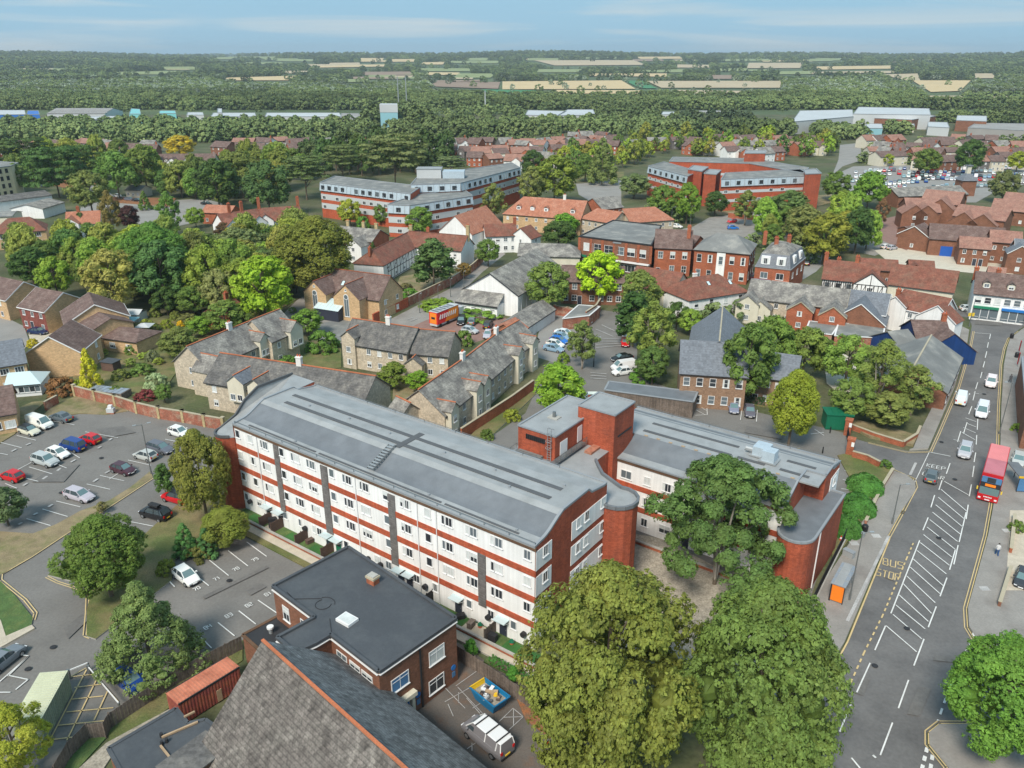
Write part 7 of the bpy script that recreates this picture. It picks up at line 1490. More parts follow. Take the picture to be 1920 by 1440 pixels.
# double-decker bus
P0, P1 = G(1850,938), G(1877,834); dd = (P0 - G(1872,850)); ang = math.atan2(dd.y, dd.x)
bus = thing('double_decker_bus', 'red double-decker bus with faded pink roof and orange destination blind coming down the road', 'bus', (0,0,.012), ang)
fr = (G(1829,937) + G(1869,948)) / 2; d = Vector((math.cos(ang), math.sin(ang),0)); bus.location = (fr.x - d.x * 5.2, fr.y - d.y * 5.2,.012)
b = MB(); b.box(-5.2,5.15,-1.25,1.25,.3,1.35, 'bus_red'); b.box(-5.2,5.1,-1.25,1.25,2.05,2.75, 'bus_red'); b.box(-5.2,5.0,-1.24,1.24,3.6,4.2, 'bus_red'); b.build('body', bus)
b = MB(); b.box(-5.1,5.12,-1.22,1.22,1.35,2.05, 'car_glass'); b.box(-5.1,5.02,-1.22,1.22,2.75,3.6, 'car_glass'); b.build('side_windows', bus)
b = MB(); [b.box(x - .06, x + .06, s * 1.235 - .02, s * 1.235 + .02, z0, z1, 'bus_red') for x in (-5.1,-3.6,-2.1,-.6,.9,2.4,3.9,4.9) for s in (-1,1) for z0, z1 in ((1.35,2.05),(2.75,3.6))]; b.build('window_pillars', bus)
b = MB(); b.box(-5.15,.2,-1.15,1.15,4.2,4.34, 'bus_roof'); b.build('roof', bus); b = MB(); b.box(.2,4.95,-1.15,1.15,4.2,4.34, 'bus_roof_dull'); b.build('roof_front', bus)
b = MB(); b.box(5.12,5.24,-1.15,1.15,1.2,2.25, 'windscreen'); b.build('windscreen', bus); b = MB(); b.box(5.0,5.16,-1.15,1.15,2.95,3.75, 'blue_blind'); b.box(5.16,5.18,-.5,.5,3.0,3.7, 'glass'); b.build('upper_windscreen', bus)
b = MB(); b.box(5.1,5.2,-1.2,1.2,2.25,2.95, 'plastic_black'); b.build('blind_box', bus); b = MB(); b.box(5.2,5.23,-.62,.62,2.42,2.78, 'dest_orange'); b.build('destination_blind', bus)
b = MB(); b.box(5.15,5.3,-1.22,1.22,.3,1.2, 'bus_red'); b.build('front_panel', bus); b = MB(); [b.box(5.3,5.33, y, y + .13,.80,.95, 'white_paint') for y in (-.5,-.33,-.16,.01,.18,.35)]; b.build('name_plate', bus)
b = MB(); b.box(5.3,5.34,-.3,.3,.42,.55, 'plate_white'); b.build('number_plate', bus)
for s in (-1,1):
 b = MB(); b.box(5.3,5.36, s * .95 - .15, s * .95 + .15,.55,.75, 'lamp_clear'); b.build('headlight', bus); b = MB(); b.box(5.2,5.5, s * 1.42 - .08, s * 1.42 + .08,1.8,2.2, 'plate_yellow'); b.bar((5.2, s * 1.2,2.3),(5.35, s * 1.42,2.2),.05,.05, 'plastic_black'); b.build('mirror', bus)
 for x in (-3.2,3.0): b = MB(); b.tube((0,-.14,0),(0,.14,0),.48,.48, 'tyre', 16); wl = b.build('wheel', bus, (x, s * 1.14,.48)); b = MB(); b.tube((0,-.15,0),(0,.15,0),.24,.24, 'hub', 10); b.build('hub_cap', wl)
# red and orange lorry
A_, B_ = G(813,615), G(856,597); dd = B_ - A_; ang = math.atan2(dd.y, dd.x); lo = thing('box_lorry', 'box lorry with red and orange sides and white roof parked in the brick parking', 'lorry', (A_.x, A_.y, .02), ang)
L_ = dd.length * .92; b = MB(); b.box(0, L_, -1.15,1.15,.9,3.6, 'lorry_red'); b.build('body', lo); b = MB(); b.box(-.03, L_ + .03,-1.2,1.2,3.6,3.72, 'white_sheet'); [b.box(i * 1.3 + .3, i * 1.3 + 1.2,-.9,.9,3.72,3.75, 'membrane') for i in range(int(L_ / 1.3))]; b.build('roof', lo)
b = MB()
for s in (-1,1): b.face([(L_ * .35, s * 1.17,.95),(L_ * .98, s * 1.17,.95),(L_ * .98, s * 1.17,3.5),(L_ * .55, s * 1.17,3.5)], 'lorry_orange'); [b.bar((L_ * (.12 + i * .1), s * 1.18,1.9),(L_ * (.17 + i * .1), s * 1.18,2.9),.05,.35, 'white_paint') for i in range(8)]
b.build('side_graphic', lo); b = MB(); b.box(-.04,-.01,-.9,.9,1.0,3.4, 'lorry_orange'); b.box(-.06,-.04,-.5,.5,2.0,2.5, 'plastic_black'); b.build('rear_door', lo)
b = MB(); b.box(L_ + .2, L_ + 2.1,-1.1,1.1,.5,2.8, 'white_sheet'); b.box(L_ + 2.1, L_ + 2.14,-1.0,1.0,1.5,2.5, 'car_glass'); b.build('cab', lo); b = MB(); b.box(0, L_, -1.0,1.0,.45,.9, 'white_sheet'); b.build('skirt', lo)
for x in (1.2, L_ * .5, L_ + 1): [(lambda w_: w_.build('wheel', lo, (x, s * 1.02,.45)))((lambda q: (q.tube((0,-.13,0),(0,.13,0),.45,.45, 'tyre', 12), q)[1])(MB())) for s in (-1,1)]
# rows in the big car park: small, alike
R.seed(12); rows = [(1585,343,1665,336),(1600,334,1690,327),(1640,348,1740,342),(1690,333,1790,330),(1720,320,1905,317),(1700,326,1860,323),(1770,338,1850,340),(1600,326,1680,321),(1735,360,1790,356),(1850,326,1925,330),(1880,340,1925,345),(1655,356,1700,352),(1640,322,1700,318),(1610,351,1690,346),(1745,354,1860,350),(1800,332,1900,335),(1700,339,1780,336)]
for xa, ya, xb, yb in rows:
 n = int((xb - xa) / 8.2)
 for i in range(n):
  if R.random() < .12: continue
  t = (i + .5) / n; ty = R.choice(['hatch', 'saloon', 'suv', 'hatch', 'van']); cc = R.choice(['white', 'white', 'silver', 'silver', 'grey', 'white', 'blue', 'red', 'black', 'lightblue'])
  kind = 'van' if ty == 'van' else 'car'; car(lerp(xa, xb, t), lerp(ya, yb, t),1, R.choice((-6,6)), ty, cc, {'car': 'small %s car among the packed rows of the big distant car park' % {'white': 'white', 'silver': 'silver', 'grey': 'dark grey', 'blue': 'blue', 'red': 'red', 'black': 'black', 'lightblue': 'pale blue'}[cc], 'van': 'small %s van among the packed rows of the big distant car park' % {'white': 'white', 'silver': 'silver', 'grey': 'dark grey', 'blue': 'blue', 'red': 'red', 'black': 'black', 'lightblue': 'pale blue'}[cc]}[kind], group='vehicles in the big distant car park', full=False)
# ================================================================== street furniture and walls
def brick_wall(px, h, label, m='orange_brick', cop='stone_ridge', th=.3, piers=0, pm='stone_ridge', zt=False, name='brick_wall', pw=.5, grp=None):
 P = [G(x, y, h if zt else 0) for x, y in px]; t = thing(name, label, 'wall', (P[0].x, P[0].y, 0),0, grp); o = Vector((P[0].x, P[0].y, 0)); b = MB(); c = MB()
 for A, B_ in zip(P, P[1:]):
  A = Vector((A.x, A.y, 0)) - o; B_ = Vector((B_.x, B_.y, 0)) - o; b.bar(A + Vector((0,0, h / 2)), B_ + Vector((0,0, h / 2)), th, h, m); c.bar(A + Vector((0,0, h + .04)), B_ + Vector((0,0, h + .04)), th + .1,.08, cop)
  if piers:
   L_ = (B_ - A).length; n = max(1, round(L_ / piers))
   for i in range(n + 1): q = A.lerp(B_, i / n); p = MB(); p.box(-pw / 2, pw / 2,-pw / 2, pw / 2,0, h + .22, pm); p.box(-pw / 2 - .06, pw / 2 + .06,-pw / 2 - .06, pw / 2 + .06, h + .22, h + .32, cop); p.build('pier', t, tuple(q), math.atan2(B_.y - A.y, B_.x - A.x))
 b.build('brickwork', t); c.build('coping', t); return t
brick_wall([(142,743),(180,753),(218,762),(258,775),(300,785),(345,792),(385,800),(420,806)],2.0, 'long patchy red brick wall with pale piers behind the left car park', 'old_wall_brick', piers=4.4, pm='chimney_yellow')
brick_wall([(86,770),(110,757)],1.6, 'short broken piece of orange brick wall at the end of the verge', 'old_wall_brick')
brick_wall([(865,825),(930,782),(960,762),(1000,732)],2.0, 'red brick garden wall beside the diagonal cottage row', 'orange_brick')
brick_wall([(700,607),(765,575)],2.2, 'bright red rendered brick wall below the tan hall', 'lorry_red' if False else 'band_brick', cop='band_brick')
brick_wall([(766,574),(850,533),(885,510),(905,492)],2.2, 'long brick wall climbing the alley beside the dry lawn', 'old_wall_brick')
brick_wall([(1040,590),(1065,594),(1098,601)],2.2, 'red brick yard wall behind the silver saloon', 'old_wall_brick', piers=5, pm='old_wall_brick'); brick_wall([(1098,608),(1117,595),(1125,582)],3.0, 'taller brick wall at the yard corner by the yew', 'orange_brick')
brick_wall([(1590,803),(1640,822),(1692,838),(1718,822),(1724,808)],.9, 'low red brick wall wrapping the dry corner bed by the entrance', 'orange_brick')
brick_wall([(1597,858),(1625,866),(1648,878)],1.1, 'low red brick wall on the near side of the entrance', 'orange_brick'); brick_wall([(1673,886),(1655,915),(1640,945),(1622,985)],.7, 'low pink brick wall between the hedges and the pavement', 'old_wall_brick')
brick_wall([(1575,430),(1560,440)],1.2, 'short brick wall beside the market trees', 'orange_brick'); brick_wall([(1365,408),(1422,414)],1.8, 'orange brick wall behind the blue car on the raised yard', 'orange_brick')
brick_wall([(1893,1040),(1900,975)],.9, 'orange garden wall stub beside the right pavement, upper', 'orange_brick'); brick_wall([(1872,1140),(1893,1072)],.8, 'brown garden wall beside the right pavement, lower', 'brown_brick')
for x, y, lab in ((1588,815, 'tall brick gate pier on the far side of the entrance'),(1592,852, 'tall brick gate pier on the near side of the entrance')):
 p = G(x, y); t = thing('gate_pier', lab, 'gate pier', tuple(p),-.5); b = MB(); b.box(-.5,.5,-.5,.5,0,2.6, 'orange_brick'); b.build('brickwork', t); b = MB(); b.box(-.58,.58,-.58,.58,2.6,2.75, 'orange_brick'); b.build('cap', t); b = MB(); b.box(.1,.5,-.56,-.5,1.6,2.3, 'plate_white'); b.build('notice', t)
p, q = G(1587,820), G(1591,846); t = thing('metal_gate', 'black metal gate between the two entrance piers', 'gate', tuple(p)); e = q - p
for i in range(14): b = MB(); s = e * (i / 13); b.bar((s.x, s.y, .1),(s.x, s.y, 1.9),.05,.05, 'black_metal'); b.build('bar', t)
b = MB(); [b.bar((0,0, z),(e.x, e.y, z),.06,.06, 'black_metal') for z in (.2,1.8)]; b.build('rail', t)
# substation, green
p = G(1567,800); t = thing('substation_cabinet', 'green metal substation box with yellow warning sign beside the trees', 'cabinet', tuple(p),-.12); b = MB(); b.box(-2.0,2.0,-1.4,1.4,.1,2.6, 'tank_green'); b.build('body', t); b = MB(); b.box(-2.15,2.15,-1.55,1.55,2.6,2.78, 'tank_green'); [b.box(-1.9 + i * .95,-1.2 + i * .95,-1.3,1.3,2.78,2.84, 'tank_green') for i in range(4)]; b.build('lid', t)
b = MB(); b.face([(-.02 + .18,-1.43,1.3),(.38 + .2,-1.43,1.3),(.38,-1.43,1.62)], 'plate_yellow'); b.build('warning_sign', t); [obj('door', (lambda q_: (q_.box(-.8,.8,-.05,0,.3,2.4, 'tank_green'), q_)[1])(MB()).mesh('door'), t, (x, -1.4,0)) for x in (-1,1)]
# lamp posts
def lamp(x, y, h, lab, heads=1, ang=0, m='metal_grey', grp=None):
 p = G(x, y); t = thing('street_lamp', lab, 'street lamp', tuple(p), ang, grp); b = MB(); b.tube((0,0,0),(0,0,1.2),.12,.11, m, 8); b.tube((0,0,1.2),(0,0, h),.08,.055, m, 8); b.build('pole', t)
 for s in ((-1,1) if heads == 2 else (1,)): b = MB(); b.tube((0,0, h - .1),(s * .8,0, h + .05),.04,.04, m, 6); b.box(min(s * .7, s * 1.2), max(s * .7, s * 1.2),-.12,.12, h, h + .1, 'galvanised'); b.build('lamp_head', t)
lamp(284,890,8, 'twin-headed lamp post standing in the left car park', 2,.5); lamp(1592,1128,9, 'tall thin grey lamp post beside the bus shelter', 1,0); lamp(1672,985,6, 'short post with pale top near the double yellow lines', 1,0)
lamp(1873,815,9, 'lamp post on the right pavement above the bus', 1,3.14); lamp(1918,612,8, 'lamp post at the right edge by the shop junction', 1,3.1); lamp(1817,612,6, 'signal post with yellow sign by the junction', 1,1); lamp(1113,688,6, 'dark lamp post in the rear yard beside the white cars', 1,.2, 'plastic_black')
for x, y in ((907,583),(787,587),(822,570),(845,557),(870,542),(725,600)): lamp(x, y, 4.5, 'slim lamp post along the alley brick wall', 1,1.2, grp='slim lamp posts along the alley')
for x, y, l in ((1230,428, 'left'),(1258,426, 'middle'),(1294,424, 'right')): lamp(x, y, 7, l + ' lamp post of the three at the market car park', 1,0)
p = G(1818,604); t = thing('road_sign', 'yellow diversion sign on a post by the junction', 'sign', tuple(p)); b = MB(); b.bar((0,0,0),(0,0,1.4),.06,.06, 'metal_grey'); b.build('post', t); b = MB(); b.box(-.7,.7,-.04,.0,1.4,2.2, 'plate_yellow'); b.build('panel', t)
for x, y, lab in ((1542,850, 'black bollard on the rear drive'),(1556,812, 'black bollard near the green substation')): p = G(x, y); t = thing('bollard', lab, 'bollard', tuple(p)); b = MB(); b.tube((0,0,0),(0,0,1.1),.1,.09, 'black_metal', 8); b.build('post', t)
p = G(209,775); t = thing('salt_bin', 'small white bin with orange base at the verge edge', 'bin', tuple(p)); b = MB(); b.box(-.6,.6,-.4,.4,.25,1.0, 'white_sheet'); b.build('body', t); b = MB(); b.box(-.62,.62,-.42,.42,0,.25, 'orange_tile'); b.build('base', t); b = MB(); b.box(-.3,.3,-.3,.3,1.0,1.5, 'white_paint'); b.build('lid', t)
# railings beside the block and bus shelter
def railing(px, h, lab, zt=False):
 P = [G(x, y) for x, y in px]; t = thing('railing', lab, 'railing', (P[0].x, P[0].y, 0)); o = P[0].copy(); o.z = 0; bm = MB(); bm.box(-.02,.02,-.02,.02,.25, h, 'black_metal'); bmm = bm.mesh('baluster')
 for A, B_ in zip(P, P[1:]):
  d = B_ - A; n = int(d.length / .3)
  for i in range(n): q = A + d * (i / n) - o; obj('baluster', bmm, t, (q.x, q.y, 0))
 b = MB(); [b.bar(A - o + Vector((0,0, z)), B_ - o + Vector((0,0, z)),.06,.06, 'black_metal') for A, B_ in zip(P, P[1:]) for z in (.3, h)]; b.build('rail', t); b = MB(); [b.bar(A - o + Vector((0,0,.12)), B_ - o + Vector((0,0,.12)),.35,.25, 'concrete') for A, B_ in zip(P, P[1:])]; b.build('kerb_wall', t)
railing([(1512,1158),(1540,1100),(1585,1010),(1602,985)],1.5, 'black railing on a low kerb between the brick stair nose and the pavement')
# bus shelter
A_, B_ = G(1553,1128), G(1590,1060); dd = B_ - A_; ang = math.atan2(dd.y, dd.x); bsn = thing('bus_shelter', 'bus shelter with pale roof and orange poster end panel', 'bus shelter', (A_.x, A_.y, .11), ang); L_ = 4.6
b = MB(); b.box(-.1, L_ + .1,-1.5,.1,2.35,2.43, 'shelter_glass'); [b.box(i * L_ / 4 - .03, i * L_ / 4 + .03,-1.5,.1,2.43,2.48, 'galvanised') for i in range(5)]; b.box(-.1, L_ + .1,-1.1,-.2,2.432,2.46, 'membrane_light'); b.build('roof', bsn)
for x in (0, L_ / 2, L_): b = MB(); b.bar((x, 0,0),(x, 0,2.4),.08,.08, 'plastic_black'); b.build('post', bsn)
b = MB(); b.box(0, L_, -.02,.02,.3,2.2, 'shelter_glass'); b.build('back_panel', bsn); b = MB(); b.box(-.05,.05,-1.4,-.1,.3,2.25, 'orange_poster'); b.build('poster_panel', bsn); b = MB(); b.box(-.1,.1,-1.45,-1.38,0,2.35, 'plastic_black'); b.box(-.1,.1,-.12,-.05,0,2.35, 'plastic_black'); b.build('poster_frame', bsn); b = MB(); b.box(1,3.6,-.5,-.2,.45,.52, 'metal_grey'); b.build('bench', bsn)
b = MB(); [b.bar((L_ * .95,-1.4,0),(L_ * .95,-1.4,2.35),.07,.07, 'plastic_black')]; b.build('post', bsn)
A_ = G(1906,925); sh2 = thing('bus_shelter', 'second bus shelter at the right edge with yellow trim and picture panel', 'bus shelter', (A_.x, A_.y, .11),-1.75); b = MB(); b.box(-4.5,0,-.2,1.3,2.4,2.5, 'membrane'); b.build('roof', sh2); b = MB(); b.box(-.02,.12,-.25,1.35,2.3,2.55, 'skip_yellow'); b.build('trim', sh2)
b = MB(); b.box(-.05,.05,-.1,1.2,.3,2.2, 'blue_blind'); b.build('picture_panel', sh2); [ (lambda q: (q.bar((x, y, 0),(x, y, 2.4),.08,.08, 'plastic_black'), q.build('post', sh2)))(MB()) for x in (0,-4.4) for y in (-.1,1.2)]
# red banners and stalls at the right edge
for x, y, h, m, lab in ((1907,690,2.6, 'red_cloth', 'tall red feather banner on the right pavement'),(1912,700,2.2, 'red_cloth', 'second red banner on the right pavement'),(1910,665,2.4, 'red_cloth', 'red and white awning panel at the right edge')):
 p = G(x, y); t = thing('banner', lab, 'banner', (p.x, p.y, .11),1.2); b = MB(); b.bar((0,0,0),(0,0, h + .3),.05,.05, 'metal_grey'); b.build('pole', t); b = MB(); b.box(0,.9,-.02,.02,.5, h + .3, m); b.build('cloth', t)
for x, y, lab in ((1905,672, 'black litter bin on the right pavement'),(1620,1000, 'black litter bin at the corner of the hedges'),(1896,636, 'dark pavement bin near the junction corner')): p = G(x, y); t = thing('litter_bin', lab, 'bin', (p.x, p.y, .11)); b = MB(); b.tube((0,0,0),(0,0,1.0),.35,.38, 'black_metal', 10); b.build('body', t); b = MB(); b.tube((0,0,1.0),(0,0,1.15),.4,.3, 'black_metal', 10); b.build('lid', t)
for x, y, s, lab in ((1612,1008,.7, 'pale stone block by the hedge end'),(1590,1046,.9, 'grey utility cabinet by the shelter railing')): p = G(x, y); t = thing('utility_cabinet', lab, 'cabinet', (p.x, p.y, .11),-.9); b = MB(); b.box(-s * .7, s * .7,-s * .35, s * .35,0, s, 'membrane_light'); b.build('body', t); b = MB(); b.box(-s * .75, s * .75,-s * .4, s * .4, s, s + .06, 'trim_grey'); b.build('lid', t)
p = G(1576,1014); t = thing('traffic_cone', 'red and white traffic cone behind the railing', 'cone', tuple(p)); b = MB(); b.tube((0,0,.05),(0,0,.75),.22,.05, 'red_light', 10); b.tube((0,0,.35),(0,0,.55),.15,.1, 'plate_white', 10); b.build('cone', t); b = MB(); b.box(-.28,.28,-.28,.28,0,.05, 'red_light'); b.build('base', t)
# garden things
def parasol(x, y, lab, m='white_sheet', h=2.4, r=1.6):
 p = G(x, y); t = thing('gazebo', lab, 'gazebo', tuple(p)); b = MB(); [b.face([(-r, -r, h),(r, -r, h),(0,0, h + .6)][::1] if i == 0 else [tuple(Matrix.Rotation(i * math.pi / 2,3, 'Z') @ Vector(q)) for q in ((-r, -r, h),(r, -r, h),(0,0, h + .6))], m) for i in range(4)]; b.build('canopy', t); [(lambda q: (q.bar((sx * r * .95, sy * r * .95,0),(sx * r * .95, sy * r * .95, h),.08,.08, 'plastic_black'), q.build('post', t)))(MB()) for sx in (-1,1) for sy in (-1,1)]
parasol(275,630, 'white-topped garden gazebo beside the dark roofed garden room'); parasol(247,618, 'pale blue garden canopy behind the garden room', 'cyan_clad')
p = G(240,600); t = thing('garden_tent', 'long white garden tent between the shrubs', 'tent', tuple(p),-.1); b = MB(); b.box(-3.8,3.8,-1.8,1.8,0,1.9, 'white_sheet'); b.build('side', t); b = MB(); b.face([(-4,-2,1.9),(4,-2,1.9),(4,0,2.7),(-4,0,2.7)], 'white_sheet'); b.face([(4,2,1.9),(-4,2,1.9),(-4,0,2.7),(4,0,2.7)], 'white_sheet'); b.build('roof', t)
p = G(210,694); t = thing('garden_shed', 'small dark flat-topped shed in the left garden', 'shed', tuple(p),-.3); b = MB(); b.box(-1.4,1.4,-1,1,0,1.9, 'timber_brown'); b.build('wall', t); b = MB(); b.box(-1.6,1.6,-1.2,1.2,1.9,2.0, 'felt'); b.build('roof', t)
p = G(207,742); t = thing('glasshouse', 'low grey glass frame just behind the patchy brick wall', 'greenhouse', tuple(p),-.25); b = MB(); [b.box(-3.6 + i * 1.0,-2.7 + i * 1.0,-1.2,1.2,1.2,1.25, 'shelter_glass') for i in range(7)]; b.build('pane', t); b = MB(); b.box(-3.7,3.5,-1.3,1.3,0,1.2, 'timber'); b.build('frame', t)
# yard canopies by the rear gables
for px, z, m, lab in (([(1055,598),(1105,592),(1125,575),(1085,572)],2.6, 'flat_roof_grey', 'patchy grey flat roofs behind the yard brick wall'),([(1510,622),(1560,628),(1572,610),(1518,602)],2.6, 'flat_roof_grey', 'low grey lean-to roofs below the brick gables, left'),([(1565,630),(1655,634),(1660,608),(1572,606)],2.8, 'flat_roof_grey', 'wide pale green-grey flat roof below the dark brick wing')): flat_block(lab, px, z, 'old_wall_brick', m, name='low_flat_roof', cat='outbuilding', par=.12, trim='white_paint')
# people
def person(x, y, ang, lab, top, leg, z=.12, h=1.72):
 p = G(x, y, z); t = thing('person', lab, 'person', (p.x, p.y, z), ang); s = h / 1.72
 me = bpy.data.meshes.new('body'); J = [(0,0,.95),(0,0,1.15),(0,0,1.38),(0,0,1.5),(.02,0,1.62),(.0,.19,1.4),(.05,.24,1.13),(.14,.22,.9),(0,-.19,1.4),(-.06,-.24,1.14),(.02,-.24,.9),(.0,.1,.9),(.14,.1,.5),(.2,.1,.08),(.32,.1,.04),(0,-.1,.9),(-.06,-.1,.5),(-.24,-.1,.1),(-.12,-.1,.04)]
 E = [(0,1),(1,2),(2,3),(3,4),(2,5),(5,6),(6,7),(2,8),(8,9),(9,10),(0,11),(11,12),(12,13),(13,14),(0,15),(15,16),(16,17),(17,18)]
 rad = [.15,.14,.16,.065,.105,.06,.045,.035,.06,.045,.035,.095,.065,.045,.04,.095,.065,.045,.04]
 me.from_pydata([tuple(Vector(j) * s) for j in J], E, []); o = obj('body', me, t); m_ = o.modifiers.new('skin', 'SKIN');
 if not me.skin_vertices: bpy.ops.object.select_all(action='DESELECT') if False else None
 sk = me.skin_vertices[0].data if me.skin_vertices else None
 if sk:
  for i, r in enumerate(rad): sk[i].radius = (r * s, r * s)
  sk[0].use_root = True
 u = o.modifiers.new('sub', 'SUBSURF'); u.levels = 2; u.render_levels = 2; me.materials.append(M[top])
 hb = MB(); hb.tube((0,0,1.66),(0,0,1.76),.11,.08, 'hair', 10); hb.build('hair', t); fb = MB(); fb.tube((.1,0,1.62),(.125,0,1.60),.055,.03, 'skin', 8); fb.build('face', t)
 for s_, kn, an_ in ((.1,(.14,.5),(.2,.1)),(-.1,(-.06,.5),(-.24,.12))): lb = MB(); lb.tube((0, s_, .93),(kn[0], s_, kn[1]),.115,.085, leg, 10); lb.tube((kn[0], s_, kn[1]),(an_[0], s_, an_[1]),.085,.06, leg, 10); lb.build('trouser_leg', t)
person(1868,1042,1.3, 'person in a pale top and blue trousers walking on the right pavement', 'cloth_white', 'cloth_blue'); person(1893,718,-1.5, 'person in grey standing on the right pavement near the banners', 'cloth_grey', 'cloth_grey')
